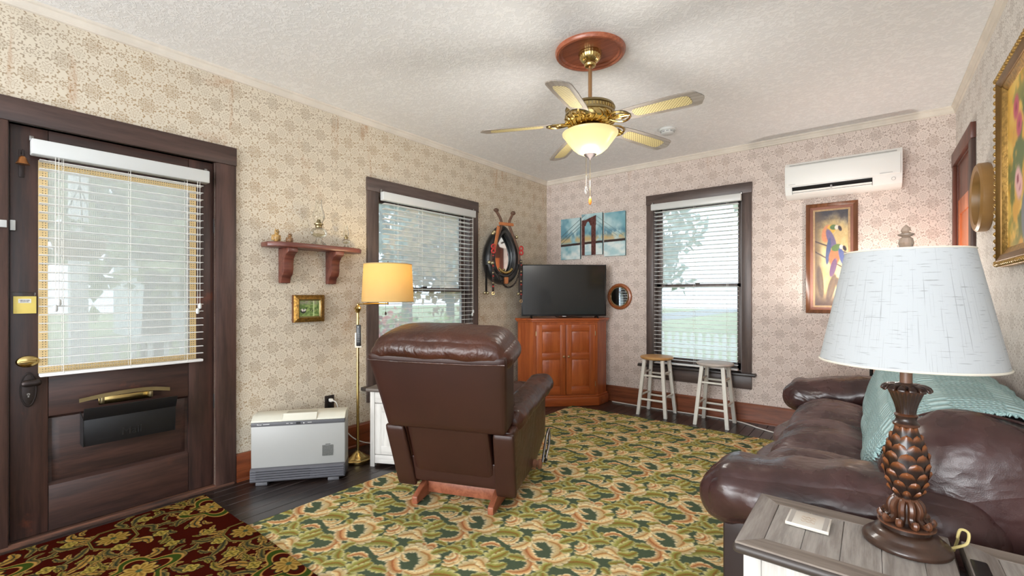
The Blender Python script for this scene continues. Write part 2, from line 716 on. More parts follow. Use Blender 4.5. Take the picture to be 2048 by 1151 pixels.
def glass(name, tint=(0.95, 0.98, 1.0), rough=0.0, alpha=0.1, haze=0.0):
    """thin pane: mostly clear, a little mirror"""
    m, b = nmat(name)
    nt = m.node_tree
    nt.nodes.remove(b)
    out = nt.nodes['Material Output']
    tr = nt.nodes.new('ShaderNodeBsdfTransparent')
    tr.inputs[0].default_value = tint + (1,)
    gl = nt.nodes.new('ShaderNodeBsdfGlossy')
    gl.inputs['Roughness'].default_value = rough
    fr = nt.nodes.new('ShaderNodeLayerWeight')
    fr.inputs[0].default_value = alpha
    sc_ = nt.nodes.new('ShaderNodeMath')
    sc_.operation = 'MULTIPLY'
    sc_.inputs[1].default_value = 0.55
    nt.links.new(fr.outputs['Fresnel'], sc_.inputs[0])
    mi = nt.nodes.new('ShaderNodeMixShader')
    nt.links.new(sc_.outputs[0], mi.inputs[0])
    nt.links.new(tr.outputs[0], mi.inputs[1])
    nt.links.new(gl.outputs[0], mi.inputs[2])
    last = mi
    if haze:  # whitish translucent veil that imitates glare over the view
        du = nt.nodes.new('ShaderNodeBsdfTranslucent')
        du.inputs[0].default_value = (0.9, 0.93, 0.96, 1)
        m2 = nt.nodes.new('ShaderNodeMixShader')
        m2.inputs[0].default_value = haze
        nt.links.new(mi.outputs[0], m2.inputs[1])
        nt.links.new(du.outputs[0], m2.inputs[2])
        last = m2
    nt.links.new(last.outputs[0], out.inputs['Surface'])
    return m


MT['pane'] = glass('clear glazing', (0.97, 0.98, 1.0), 0.0, 0.12)
MT['hazed'] = glass('old window glass with painted haze', (0.80, 0.84, 0.88), 0.0, 0.12, 0.24)  # pale veil in the pane stands in for overexposed haze outdoors
MT['glass'] = glass('clear lamp glass', (0.97, 0.98, 0.97), 0.02, 0.28)
MT['mirror'] = basic('mirror glass', (225, 232, 235), 0.03, metal=1.0)

# ================================================================== floor with its boards
floor_o = structure('floor', MB().box(LX - 0.15, REAR, -0.06, RX + 0.15, BY + 0.15, -0.022), MT['subfloor'], 'dark wooden floor of narrow boards running along the room', 'floor')
bw = 0.0838
nb_ = int((RX - LX) / bw) + 1
pl_me = None
random.seed(3)
for i in range(nb_):
    x0 = LX + i * bw
    x1 = min(x0 + bw, RX)
    if x1 - x0 < 0.01:
        continue
    cut = random.uniform(0.4, 3.2)
    for (a, c) in ((REAR, cut), (cut, BY)):
        MB().box(x0 + 0.0012, a + 0.0008, -0.022, x1 - 0.0012, c - 0.0008, random.uniform(-0.0012, 0.0)).build('plank', MT['plank'], floor_o, bevel=0.0015, seg=1)

structure('ceiling', MB().box(LX - 0.15, REAR, H, RX + 0.15, BY + 0.15, H + 0.1), MT['ceiling'], 'white textured plaster ceiling', 'ceiling')


def holed_wall(axis, a0, a1, z0, z1, t0, t1, holes):
    """wall slab along axis with rectangular holes [(u0,u1,z0,z1)]"""
    us = sorted({a0, a1, *[h[0] for h in holes], *[h[1] for h in holes]})
    zs = sorted({z0, z1, *[h[2] for h in holes], *[h[3] for h in holes]})
    mb = MB()
    for i in range(len(us) - 1):
        for j in range(len(zs) - 1):
            cu, cz = (us[i] + us[i + 1]) / 2, (zs[j] + zs[j + 1]) / 2
            if any(h[0] < cu < h[1] and h[2] < cz < h[3] for h in holes):
                continue
            if axis == 'y':
                mb.box(t0, us[i], zs[j], t1, us[i + 1], zs[j + 1])
            else:
                mb.box(us[i], t0, zs[j], us[i + 1], t1, zs[j + 1])
    return mb


DOOR = (0.215, 1.097, 0.0, 2.06)
WL = (2.309, 3.444, 0.47, 2.085)
WB = (-1.862, -0.985, 0.47, 2.205)
DR = (4.105, 4.80, 0.0, 2.20)
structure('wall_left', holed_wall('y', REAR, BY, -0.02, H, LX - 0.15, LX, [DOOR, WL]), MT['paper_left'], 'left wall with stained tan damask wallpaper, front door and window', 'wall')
structure('wall_back', holed_wall('x', LX - 0.15, RX + 0.15, -0.02, H, BY, BY + 0.15, [WB]), MT['paper_back'], 'far wall with damask wallpaper, pink bounce light in its colour, and one window', 'wall')
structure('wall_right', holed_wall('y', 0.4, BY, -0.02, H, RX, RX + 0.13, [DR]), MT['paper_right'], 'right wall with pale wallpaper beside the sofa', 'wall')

# cornice: small stepped moulding
cp = [(0, 0), (0.028, 0), (0.028, -0.012), (0.02, -0.018), (0.014, -0.034), (0.010, -0.04), (0.010, -0.052), (0, -0.056)]
structure('trim_1', MB().prism([(LX + a, H + z) for a, z in cp], REAR, BY, 'y'), MT['crown'], 'cornice strip at top of the left wall', 'cornice')
structure('trim_2', MB().prism([(BY - a, H + z) for a, z in cp], LX, RX, 'x'), MT['crown'], 'cornice strip at top of the far wall', 'cornice')
structure('trim_3', MB().prism([(RX - a, H + z) for a, z in cp], 0.4, BY, 'y'), MT['crown'], 'cornice strip at top of the right wall', 'cornice')

# baseboards
bp = [(0, 0), (0.03, 0), (0.03, 0.012), (0.02, 0.02), (0.02, 0.165), (0.012, 0.178), (0, 0.18)]
mb = MB()
mb.prism([(LX + a, z) for a, z in bp], 1.216, BY, 'y')
structure('baseboard_left', mb, MT['base_y'], 'red-brown baseboard along the left wall', 'baseboard')
structure('baseboard_back', MB().prism([(BY - a, z) for a, z in bp], LX, RX, 'x'), MT['base_x'], 'red-brown baseboard along the far wall', 'baseboard')
structure('baseboard_right', MB().prism([(RX - a, z) for a, z in bp], 0.4, 4.0, 'y'), MT['base_y'], 'red-brown baseboard along the right wall behind the sofa', 'baseboard')

# ================================================================== front door (left wall)
cas = sempty('trim_4', 'wide dark brown casing around the front door', 'door casing', (LX, 0.66, 0))
cas_loc = Vector((LX, 0.66, 0))


def part(mb, name, mat, parent, **kw):
    """mesh given in world coordinates, parented to an empty that sits at parent.location"""
    o = mb.build(name, mat, None, **kw)
    o.parent = parent
    o.matrix_parent_inverse = (Matrix.Translation(parent.location) @ Matrix.Rotation(parent.rotation_euler.z, 4, 'Z')).inverted()
    return o


def adopt(o, parent):
    o.parent = parent
    o.matrix_parent_inverse = (Matrix.Translation(parent.location) @ Matrix.Rotation(parent.rotation_euler.z, 4, 'Z')).inverted()
    return o


part(MB().box(LX, 1.097, 0, LX + 0.022, 1.214, 2.06), 'side_casing', MT['casing'], cas, bevel=0.003)
part(MB().box(LX, 0.098, 0, LX + 0.022, 0.215, 2.06), 'side_casing', MT['casing'], cas, bevel=0.003)
part(MB().box(LX, 0.085, 2.06, LX + 0.026, 1.216, 2.176), 'head_casing', MT['casing_h'], cas, bevel=0.003)
part(MB().box(LX - 0.15, 0.19, 2.06, LX, 1.12, 2.085), 'jamb', MT['casing_h'], cas)
part(MB().box(LX - 0.15, 1.093, 0, LX - 0.001, 1.099, 2.06), 'jamb', MT['casing'], cas)
part(MB().box(LX - 0.15, 0.213, 0, LX - 0.001, 0.219, 2.06), 'jamb', MT['casing'], cas)
MT['thresh'] = wood('worn threshold', (40, 28, 24), (120, 78, 58), 'Y', 0.6, 3.0, worn=(156, 104, 78))
structure('trim_5', MB().prism([(LX - 0.15, -0.02), (LX + 0.03, -0.02), (LX + 0.03, 0.006), (LX + 0.012, 0.018), (LX - 0.15, 0.018)], 0.1, 1.2, 'y'), MT['thresh'], 'worn wooden threshold under the front door', 'threshold')

door = sempty('door_1', 'dark mahogany front door with a window and one raised panel', 'door', (LX - 0.03, 0.656, 0.02))
fx0, fx1 = LX - 0.058, LX - 0.012
gy0, gy1, gz0, gz1 = 0.355, 0.958, 0.835, 1.885
part(MB().box(fx0, 0.222, 0.022, fx1, gy0 - 0.002, 2.055), 'stile', MT['door_wood'], door, bevel=0.002)
part(MB().box(fx0, gy1 + 0.002, 0.022, fx1, 1.090, 2.055), 'stile', MT['door_wood'], door, bevel=0.002)
part(MB().box(fx0, gy0, gz1, fx1, gy1, 2.055), 'rail', MT['door_rail'], door, bevel=0.002)
part(MB().box(fx0, gy0, 0.605, fx1, gy1, gz0), 'rail', MT['door_rail'], door, bevel=0.002)
part(MB().box(fx0, gy0, 0.022, fx1, gy1, 0.252), 'rail', MT['door_rail'], door, bevel=0.002)
part(MB().box(fx0 + 0.008, gy0, 0.252, fx1 - 0.02, gy1, 0.605), 'panel', MT['door_rail'], door)
# raised field with bevelled border
y0, y1, z0, z1 = 0.40, 0.914, 0.297, 0.560
part(MB().hexa([(fx1 - 0.02, gy0 + .012, .266), (fx1 - 0.02, gy1 - .012, .266), (fx1 - 0.02, gy1 - .012, .592), (fx1 - 0.02, gy0 + .012, .592)],
               [(fx1 - 0.006, y0, z0), (fx1 - 0.006, y1, z0), (fx1 - 0.006, y1, z1), (fx1 - 0.006, y0, z1)]), 'panel_field', MT['door_rail'], door, bevel=0.002)
mb = MB()
for (a, b_, c, d) in ((gy0, gy1, 0.252, 0.266), (gy0, gy1, 0.592, 0.605)):
    mb.prism([(fx1 - 0.02, c), (fx1 - 0.002, c if c < .4 else d), (fx1 - 0.02, d)] if c < .4 else [(fx1 - 0.02, c), (fx1 - 0.002, d), (fx1 - 0.02, d)], a, b_, 'y')
part(mb, 'panel_moulding', MT['door_rail'], door)
part(MB().box(LX - 0.042, gy0, gz0, LX - 0.038, gy1, gz1), 'pane', MT['hazed'], door)
for zc in (0.55, 1.66):
    part(MB().tube([(LX - 0.006, 1.094, zc - 0.045), (LX - 0.006, 1.094, zc + 0.045)], 0.006, 8), 'hinge', MT['bronze'], door, smooth=True)
# latch hardware belongs to the door
part(MB().ball((LX - 0.010, 0.281, 0.892), 0.029, 24, 14, (0.45, 1.42, 1.0)), 'deadbolt_plate', MT['brass'], door, smooth=True)
part(MB().rbox((LX + 0.008, 0.281, 0.892), (0.014, 0.028, 0.005), 0.004, 5), 'thumb_turn', MT['brass'], door, smooth=True)
prof = []
mb = MB()
n = 28
ring0 = [(0.031 * math.cos(2 * math.pi * i / n), 0.086 * math.sin(2 * math.pi * i / n)) for i in range(n)]
mb.prism([(0.284 + a, 0.752 + c) for a, c in ring0], LX - 0.012, LX - 0.004, 'x')
mb.torus((LX - 0.004, 0.284, 0.752), 1.0, 0.003, 28, 6, 'x', sx=0.028, sy=0.083) if False else None
part(mb, 'escutcheon', MT['bronze'], door, bevel=0.002)
part(MB().tube([(LX - 0.004, 0.284 + 0.0265 * math.cos(t * math.pi / 14), 0.752 + 0.0785 * math.sin(t * math.pi / 14)) for t in range(29)], 0.0028, 6, caps=False), 'escutcheon_rim', MT['bronze'], door, smooth=True)
mb = MB()
mb.tube([(LX - 0.01, 0.286, 0.792), (LX + 0.03, 0.286, 0.792)], 0.011, 12)
mb.rbox((LX + 0.045, 0.290, 0.790), (0.017, 0.036, 0.017), 0.017, 8)
part(mb, 'door_knob', MT['bronze'], door, smooth=True)
part(MB().tube([(LX - 0.005, 0.284, 0.730), (LX - 0.0032, 0.284, 0.730)], 0.006, 12).box(LX - 0.005, 0.2815, 0.715, LX - 0.0032, 0.2865, 0.73), 'keyhole', MT['steel'], door)

# interior lace panel covering the door glass
def lace_mat():
    m, b = nmat('cream net with woven border')
    nt = m.node_tree
    x, y, z = position()
    dy = mn(y - 0.318, 0.998 - y)
    dz = mn(z - 0.828, 1.897 - z)
    dd = mn(dy, dz)
    hole = (M('MODULO', y, 0.0085) > 0.0042) * (M('MODULO', z, 0.0105) > 0.0048)
    hb = (M('MODULO', y, 0.0105) > 0.0058) * (M('MODULO', z, 0.0125) > 0.0070)
    border = dd < 0.034
    edge = dd < 0.007
    alpha_c = 0.34 - hole * 0.28
    alpha_b = mx(1.0 - hb * 0.65, edge)
    al = border * alpha_b + (1.0 - border) * alpha_c
    nz = noise_t(combine(y * 60.0, z * 8.0, 0.0), 1.0, 3)
    cb = mixc(nz, lin((214, 186, 132)), lin((226, 200, 152)))
    link(mixc(border, lin((238, 236, 226)), cb), b.inputs['Base Color'])
    b.inputs['Roughness'].default_value = 0.9
    link(al, b.inputs['Alpha'])
    return m


lace = MB().box(LX - 0.011, 0.318, 0.828, LX - 0.0095, 0.998, 1.897).build('lace_panel', lace_mat())
tag(lace, 'cream net panel with woven tan border behind the door blind', 'curtain')


# ================================================================== blinds
def blind(name, label, axis, wall, sgn, u0, u1, zt, zb, hr, pitch, depth=0.05, off=0.03, wand_u=None):
    """axis: direction of slats; wall: wall plane coordinate; sgn: towards the room"""
    cu = (u0 + u1) / 2
    c = wall + sgn * off

    def P(u, w, z):
        return (w, u, z) if axis == 'y' else (u, w, z)
    loc = P(cu, c, zt)
    t = thing(name, label, 'blind', loc)
    L0 = Vector(loc)

    def bxw(ua, ub, wa, wb, za, zb_):
        p, q = P(ua, wa, za), P(ub, wb, zb_)
        return MB().box(min(p[0], q[0]), min(p[1], q[1]), za, max(p[0], q[0]), max(p[1], q[1]), zb_)
    ov = 0.045
    # valance with a slightly rounded front
    w0 = wall + sgn * 0.006
    part(bxw(u0 - ov + 0.015, u1 + ov - 0.015, w0, c + sgn * (depth / 2 + 0.016), zt - hr, zt), 'headrail', MT['white'], t, bevel=0.006)
    # slats: slightly crowned strips sharing one mesh
    span = zt - hr - 0.012 - (zb + 0.018)
    n = int(round(span / pitch))
    mbs = MB()
    prof_ = [(-depth / 2, 0.0), (-depth / 4, 0.0022), (0, 0.003), (depth / 4, 0.0022), (depth / 2, 0.0)]
    poly = [(a, z + 0.0013) for a, z in prof_] + [(a, z - 0.0013) for a, z in prof_[::-1]]
    tl = 0.06
    poly = [(a, z + a * tl * sgn) for a, z in poly]
    mbs.prism(poly, u0 - cu, u1 - cu, 'x' if axis == 'x' else 'x')
    if axis == 'y':
        mbs.v = [(v[1], v[0], v[2]) for v in mbs.v]
    s0 = None
    for i in range(n):
        z = zt - hr - 0.022 - i * span / n
        if s0 is None:
            s0 = mbs.build('slat', MT['slat'], None)
            o = s0
        else:
            o = clone(s0)
            o.name = 'slat'
        o.parent = t
        o.location = (0, 0, z - zt)
    part(bxw(u0, u1, c - depth / 2, c + depth / 2, zb, zb + 0.016), 'bottom_rail', MT['slat'], t, bevel=0.004)
    # ladder cords
    k = 3 if (u1 - u0) < 0.95 else 4
    for i in range(k):
        u = u0 + (u1 - u0) * (0.12 + 0.76 * i / (k - 1))
        mb = MB()
        for w in (c - depth / 2 - 0.001, c + depth / 2 + 0.001):
            mb.tube([P(u, w, zb + 0.01), P(u, w, zt - hr)], 0.0011, 4)
        part(mb, 'ladder_cord', MT['cord'], t)
    for (u, zl) in wand_u or []:
        mb = MB()
        w = c + sgn * (depth / 2 + 0.008)
        mb.tube([P(u, w, zl), P(u, w, zt - hr)], 0.0012, 4)
        mb.tube([P(u + 0.012, w, zl + 0.03), P(u + 0.012, w, zt - hr)], 0.0012, 4)
        pc = part(mb, 'pull_cord', MT['cord'], t)
        for (du, dz) in ((0, 0), (0.012, 0.03)):
            q = P(u + du, w, zl + dz)
            part(MB().lathe([(0.003, 0.012), (0.009, 0.006), (0.0095, -0.014), (0.006, -0.022)][::-1], 10, q), 'tassel', MT['white'], t, smooth=True)
    for u in (u0 - ov + 0.02, u1 + ov - 0.02):
        q = P(u, wall + sgn * 0.012, zt + 0.018)
        mb = MB().box(q[0] - 0.008, q[1] - 0.008, q[2] - 0.02, q[0] + 0.008, q[1] + 0.008, q[2] + 0.004)
        part(mb, 'bracket', MT['steel'], t, bevel=0.002)
    return t


blind('door_blind', 'white slatted blind hanging on the front door window', 'y', LX - 0.004, 1, 0.318, 1.018, 1.985, 0.815, 0.075, 0.043, 0.046, 0.034, [(0.372, 1.16), (0.985, 1.13)])


# ================================================================== windows
def window(n, axis, wall, sgn, hole, label, outer, stool, meet):
    u0, u1, z0, z1 = hole
    cu = (u0 + u1) / 2

    def P(u, w, z):
        return (w, u, z) if axis == 'y' else (u, w, z)

    def B(ua, ub, wa, wb, za, zb, mb=None):
        p, q = P(ua, wa, za), P(ub, wb, zb)
        return (mb or MB()).box(min(p[0], q[0]), min(p[1], q[1]), za, max(p[0], q[0]), max(p[1], q[1]), zb)
    w = sempty('window_%d' % n, label, 'window', P(cu, wall, z0))
    mh = MT['win_h'] if axis == 'y' else MT['win_hx']
    o0, o1, ot, ob = outer
    f = wall + sgn * 0.022
    part(B(o0, u0, wall, f, z0, z1), 'side_casing', MT['win'], w, bevel=0.003)
    part(B(u1, o1, wall, f, z0, z1), 'side_casing', MT['win'], w, bevel=0.003)
    part(B(o0 - 0.004, o1 + 0.004, wall, f + sgn * 0.004, z1, ot), 'head_casing', mh, w, bevel=0.003)
    s0, s1, sz = stool
    part(B(s0, s1, wall - sgn * 0.06, wall + sgn * 0.055, sz - 0.03, sz), 'sill', MT['sill'], w, bevel=0.008)
    part(B(o0, o1, wall, f, ob, sz - 0.03), 'apron', mh, w, bevel=0.003)
    # jamb lining
    t0, t1 = wall, wall - sgn * 0.15
    mb = B(u0, u0 + 0.012, t0, t1, z0, z1)
    B(u1 - 0.012, u1, t0, t1, z0, z1, mb)
    B(u0, u1, t0, t1, z1 - 0.012, z1, mb)
    B(u0, u1, wall - sgn * 0.06, t1, z0 - 0.02, z0 + 0.012, mb)
    part(mb, 'jamb', MT['win'], w)
    ui, uj = u0 + 0.012, u1 - 0.012

    def sash(za, zb, wa, name, rail_b, rail_t):
        s = part(B(ui, ui + 0.045, wa, wa - sgn * 0.03, za, zb), name, MT['win'], w, bevel=0.002)
        mb = B(uj - 0.045, uj, wa, wa - sgn * 0.03, za, zb)
        B(ui, uj, wa, wa - sgn * 0.03, za, za + rail_b, mb)
        B(ui, uj, wa, wa - sgn * 0.03, zb - rail_t, zb, mb)
        a = mb.build('sash_rail', MT['win'], None, bevel=0.002)
        a.parent = s
        g = B(ui + 0.04, uj - 0.04, wa - sgn * 0.013, wa - sgn * 0.017, za + rail_b - 0.005, zb - rail_t + 0.005).build('pane', MT['hazed'], None)
        g.parent = s
        return s
    sash(meet - 0.018, z1 - 0.012, wall - sgn * 0.095, 'upper_sash', 0.036, 0.05)
    sash(z0 + 0.012, meet + 0.018, wall - sgn * 0.06, 'lower_sash', 0.07, 0.036)
    part(B(cu - 0.02, cu + 0.02, wall - sgn * 0.045, wall - sgn * 0.085, meet + 0.018, meet + 0.03), 'sash_lock', MT['bronze'], w, bevel=0.003)
    return w


window(1, 'y', LX, 1, WL, 'sash window with grey-brown casing in the left wall', (2.2, 3.54, 2.196, 0.335), (2.15, 3.6, 0.47), 1.273)
blind('left_window_blind', 'white slatted blind in the left window beside the brass lamp', 'y', LX + 0.024, 1, 2.345, 3.418, 2.088, 0.50, 0.072, 0.042, 0.05, 0.012, [(3.40, 1.03)]).name = 'window_blind'
window(2, 'x', BY, -1, WB, 'sash window with grey-brown casing in the far wall', (-1.94, -0.90, 2.308, 0.315), (-2.03, -0.86, 0.47), 1.32)
blind('window_blind', 'white slatted blind in the far window above the stools', 'x', BY - 0.024, -1, -1.84, -1.012, 2.20, 0.49, 0.068, 0.0425, 0.05, 0.012, None)

# ================================================================== inner doorway in the right wall
MT['orange'] = wood('orange varnished door', (176, 88, 40), (214, 118, 62), 'Z', 0.35, 2.0, coat=0.3)
dr = sempty('trim_6', 'dark red-brown casing of the doorway in the right wall', 'door casing', (RX, 4.45, 0))
MT['redcas'] = wood('red-brown casing', (74, 40, 30), (118, 66, 50), 'Z', 0.4, 2.0)
part(MB().box(RX - 0.022, 4.0, 0, RX, 4.105, 2.20), 'side_casing', MT['casing'], dr, bevel=0.003)
part(MB().box(RX - 0.022, 4.80, 0, RX, 4.858, 2.20), 'side_casing', MT['redcas'], dr, bevel=0.003)
part(MB().box(RX - 0.026, 3.995, 2.20, RX, 4.858, 2.30), 'head_casing', MT['redcas'], dr, bevel=0.003)
mb = MB().box(RX, 4.10, 0, RX + 0.13, 4.112, 2.20).box(RX, 4.79, 0, RX + 0.13, 4.802, 2.20).box(RX, 4.10, 2.19, RX + 0.13, 4.80, 2.20)
part(mb, 'jamb', MT['redcas'], dr)
part(MB().box(RX + 0.006, 4.112, 1.93, RX + 0.04, 4.79, 2.19), 'transom_panel', MT['redcas'], dr)
d2 = sempty('door_2', 'orange varnished inner door in the right wall doorway', 'door', (RX + 0.012, 4.45, 0))
part(MB().box(RX + 0.004, 4.115, 0.01, RX + 0.044, 4.20, 1.93), 'stile', MT['orange'], d2, bevel=0.002)
part(MB().box(RX + 0.004, 4.70, 0.01, RX + 0.044, 4.785, 1.93), 'stile', MT['orange'], d2, bevel=0.002)
for (a, c) in ((0.01, 0.2), (0.9, 1.02), (1.82, 1.93)):
    part(MB().box(RX + 0.004, 4.2, a, RX + 0.044, 4.7, c), 'rail', MT['orange'], d2, bevel=0.002)
for (a, c) in ((0.2, 0.9), (1.02, 1.82)):
    part(MB().box(RX + 0.012, 4.2, a, RX + 0.03, 4.7, c), 'panel', MT['orange'], d2)
# ================================================================== ceiling fan
def cane_mat():
    m, b = nmat('woven cane inlay')
    v = texco('Object', (1, 1, 1), (0, 0, 0.785))
    x = S.nt.nodes.new('ShaderNodeSeparateXYZ')
    link(v, x.inputs[0])
    a, c = S(x.outputs[0]), S(x.outputs[1])
    h = (fract(a * 82.0) > 0.55) * (fract(c * 82.0) > 0.55)
    link(mixc(h, lin((196, 180, 128)), lin((84, 66, 38))), b.inputs['Base Color'])
    b.inputs['Roughness'].default_value = 0.6
    return m


MT['cane'] = cane_mat()
MT['medal'] = wood('red oak medallion', (140, 74, 48), (190, 112, 80), 'X', 0.35, 6.0, coat=0.3)
MT['blade'] = wood('pale limed blade', (118, 108, 98), (164, 156, 147), 'X', 0.35, 4.0)
MT['rod'] = basic('bronze rod', (170, 130, 92), 0.3, metal=0.8)
FX, FY = -1.319, 2.423
fan = thing('ceiling_fan', 'brass ceiling fan with five cane-inlaid blades and lit bowl', 'ceiling fan', (FX, FY, H))
med = MB().lathe([(0.0, -0.006), (0.165, -0.006), (0.172, -0.016), (0.182, -0.016), (0.188, -0.024), (0.2, -0.022), (0.207, -0.012), (0.207, 0.0)], 64)
med.v = [(a, b, c) for a, b, c in med.v]
med.build('medallion', MT['medal'], fan, smooth=True)
def flute(n, amp): return lambda a, z, k: 1 + amp * math.cos(n * a)
MB().lathe([(0.066, -0.006), (0.068, -0.02), (0.06, -0.045), (0.045, -0.062), (0.034, -0.068), (0.036, -0.08), (0.03, -0.09), (0.016, -0.094)], 96, rfun=lambda a, z, k: 1 + (0.02 * math.cos(24 * a) if 0 < k < 4 else 0)).build('canopy', MT['brass'], fan, smooth=True)
MB().tube([(0, 0, -0.088), (0, 0, -0.35)], 0.0115, 16).build('downrod', MT['rod'], fan, smooth=True)
zt = -0.326
mot = MB().lathe([(0.03, zt + 0.02), (0.05, zt + 0.008), (0.125, zt), (0.142, zt - 0.006), (0.148, zt - 0.02), (0.14, zt - 0.024), (0.14, zt - 0.046), (0.148, zt - 0.05), (0.15, zt - 0.06), (0.143, zt - 0.066)], 64)
mo = mot.build('motor_housing', MT['brass_dull'], fan, smooth=True)
ring = MB()
for i in range(48):
    a = 2 * math.pi * i / 48
    ring.m = Matrix.Rotation(a, 4, 'Z')
    ring.box(0.139, -0.0035, zt - 0.044, 0.1445, 0.0035, zt - 0.027)
ring.build('vent_ring', MT['brass'], mo)
MB().lathe([(0.144, zt - 0.064), (0.147, zt - 0.075), (0.135, zt - 0.10), (0.11, zt - 0.118), (0.075, zt - 0.128), (0.06, zt - 0.13)], 64).build('lower_housing', MT['brass'], fan, smooth=True)
# scrolled openwork ribs round the lower housing
sc_ = MB()
for i in range(20):
    sc_.m = Matrix.Rotation(2 * math.pi * i / 20, 4, 'Z')
    sc_.tube(arc_pts([(0.146, -0.016, zt - 0.068), (0.15, 0.004, zt - 0.08), (0.14, 0.016, zt - 0.1), (0.118, 0.006, zt - 0.115), (0.1, -0.006, zt - 0.122)], 10), 0.0045, 6)
sc_.build('scrollwork', MT['brass'], fan, smooth=True)

# blades
bl = [(0.0, 0.048), (0.05, 0.056), (0.12, 0.061), (0.30, 0.068), (0.405, 0.068), (0.43, 0.060), (0.442, 0.040), (0.455, 0.018), (0.46, 0.0)]
outline = [(x, w) for x, w in bl] + [(x, -w) for x, w in bl[::-1][1:]]
outline = [(-0.004, 0)] + outline
cn = [(0.075, 0.018), (0.085, 0.03), (0.10, 0.036), (0.36, 0.042), (0.385, 0.036), (0.395, 0.02)]
cane_o = [(x, w) for x, w in cn] + [(x, -w) for x, w in cn[::-1]]
BL = MB().prism(outline, -0.003, 0.003, 'z')
CN = MB().prism(cane_o, -0.0042, 0.0042, 'z')
IR = MB()
for s in (1, -1):
    IR.tube(arc_pts([(-0.10, 0.0, 0.004), (-0.06, 0.035 * s, -0.004), (-0.01, 0.055 * s, -0.007), (0.035, 0.035 * s, -0.0075), (0.05, 0.0, -0.0075)], 16), 0.006, 6)
    IR.tube(arc_pts([(-0.05, 0.0, -0.003), (-0.01, 0.022 * s, -0.007), (0.03, 0.012 * s, -0.0075)], 8), 0.005, 6)
IR.tube([(-0.13, 0, 0.012), (-0.08, 0, 0.0), (0.055, 0, -0.0075)], [0.012, 0.009, 0.006], 8)
b0 = None
for k in range(5):
    a = math.radians(-147.5 + 72 * k)
    mtx = Matrix.Rotation(a, 4, 'Z') @ Matrix.Translation((0.205, 0, zt - 0.108)) @ Matrix.Rotation(math.radians(3.0), 4, 'Y') @ Matrix.Rotation(math.radians(-11), 4, 'X')
    if b0 is None:
        o = b0 = BL.build('blade', MT['blade'], fan, bevel=0.001, seg=1)
        c0 = CN.build('cane_inlay', MT['cane'], o)
        i0 = IR.build('blade_iron', MT['brass'], o, smooth=True)
    else:
        o = clone(b0, fan)
        for q in (c0, i0):
            qq = clone(q, o)
    o.matrix_local = mtx

# light kit
MT['bowl'] = basic('lit alabaster glass bowl', (150, 132, 92), 0.3, emit=(255, 230, 164), estr=0.56)
lk = MB().lathe([(0.06, zt - 0.12), (0.062, zt - 0.142), (0.10, zt - 0.146), (0.115, zt - 0.152), (0.115, zt - 0.158), (0.06, zt - 0.158)], 48).build('light_fitter', MT['brass'], fan, smooth=True)
MB().lathe([(0.150, zt - 0.156), (0.165, zt - 0.164), (0.164, zt - 0.172), (0.150, zt - 0.19), (0.132, zt - 0.215), (0.105, zt - 0.25), (0.075, zt - 0.275), (0.045, zt - 0.289), (0.0, zt - 0.293)], 48).build('glass_bowl', MT['bowl'], fan, smooth=True)
MB().lathe([(0.0, zt - 0.325), (0.006, zt - 0.318), (0.012, zt - 0.31), (0.034, zt - 0.294), (0.042, zt - 0.285), (0.036, zt - 0.28)], 24).build('finial', MT['bronze'], fan, smooth=True)
ch = MB().tube([(0.0, 0.0, zt - 0.32), (0.0, 0.0, -0.865)], 0.0014, 5)
pc = ch.build('pull_chain', MT['brass_dull'], fan)
MB().lathe([(0.002, -0.865), (0.006, -0.872), (0.009, -0.89), (0.0095, -0.902), (0.004, -0.915)][::-1], 12).build('pull_knob', basic('orange wood knob', (200, 120, 40), 0.3), pc, smooth=True)
ch = MB().tube([(-0.02, -0.012, zt - 0.30), (-0.02, -0.012, -0.80)], 0.0012, 5)
pc = ch.build('pull_chain', MT['brass_dull'], fan)
MB().lathe([(0.001, -0.80), (0.006, -0.815), (0.008, -0.83), (0.003, -0.848)][::-1], 10, (-0.02, -0.012, 0)).build('pull_knob', MT['glass'], pc, smooth=True)
# the lamps inside the light kit shine out over the rim and through the bowl
point_light('ceiling_fan_lamp', (FX, FY, H + zt - 0.44), 17, (1.0, 0.97, 0.92), 0.16)

# ================================================================== smoke detector
sd = thing('smoke_detector', 'white round smoke detector on the ceiling beyond the fan', 'smoke detector', (-1.402, 3.974, H))
MB().lathe([(0.068, 0), (0.07, -0.01), (0.066, -0.018), (0.056, -0.02), (0.054, -0.036), (0.046, -0.044), (0.0, -0.046)], 32).build('cover', MT['white'], sd, smooth=True)
mb = MB()
for i in range(10):
    mb.m = Matrix.Rotation(2 * math.pi * i / 10, 4, 'Z')
    mb.box(0.052, -0.011, -0.033, 0.0562, 0.011, -0.025)
mb.build('vent_slots', basic('grey slots', (150, 150, 150), 0.6), sd)

# ================================================================== wall air conditioner
acx0, acx1 = -0.602, 0.192
ac = thing('air_conditioner', 'white split air conditioner high on the far wall', 'air conditioner', ((acx0 + acx1) / 2, BY, 2.085))
MT['acw'] = basic('white air conditioner plastic', (236, 236, 232), 0.4)
prof = [(BY, 2.085), (BY - 0.10, 2.085), (BY - 0.165, 2.105), (BY - 0.195, 2.165), (BY - 0.2, 2.30), (BY - 0.19, 2.35), (BY - 0.15, 2.385), (BY - 0.06, 2.395), (BY, 2.395)]
part(MB().prism(prof, acx0, acx1, 'x'), 'casing', MT['acw'], ac, bevel=0.004)
part(MB().prism([(BY - 0.199, 2.172), (BY - 0.206, 2.176), (BY - 0.209, 2.31), (BY - 0.2, 2.345), (BY - 0.192, 2.345), (BY - 0.199, 2.30)], acx0 + 0.012, acx1 - 0.012, 'x'), 'front_panel', MT['acw'], ac, bevel=0.002)
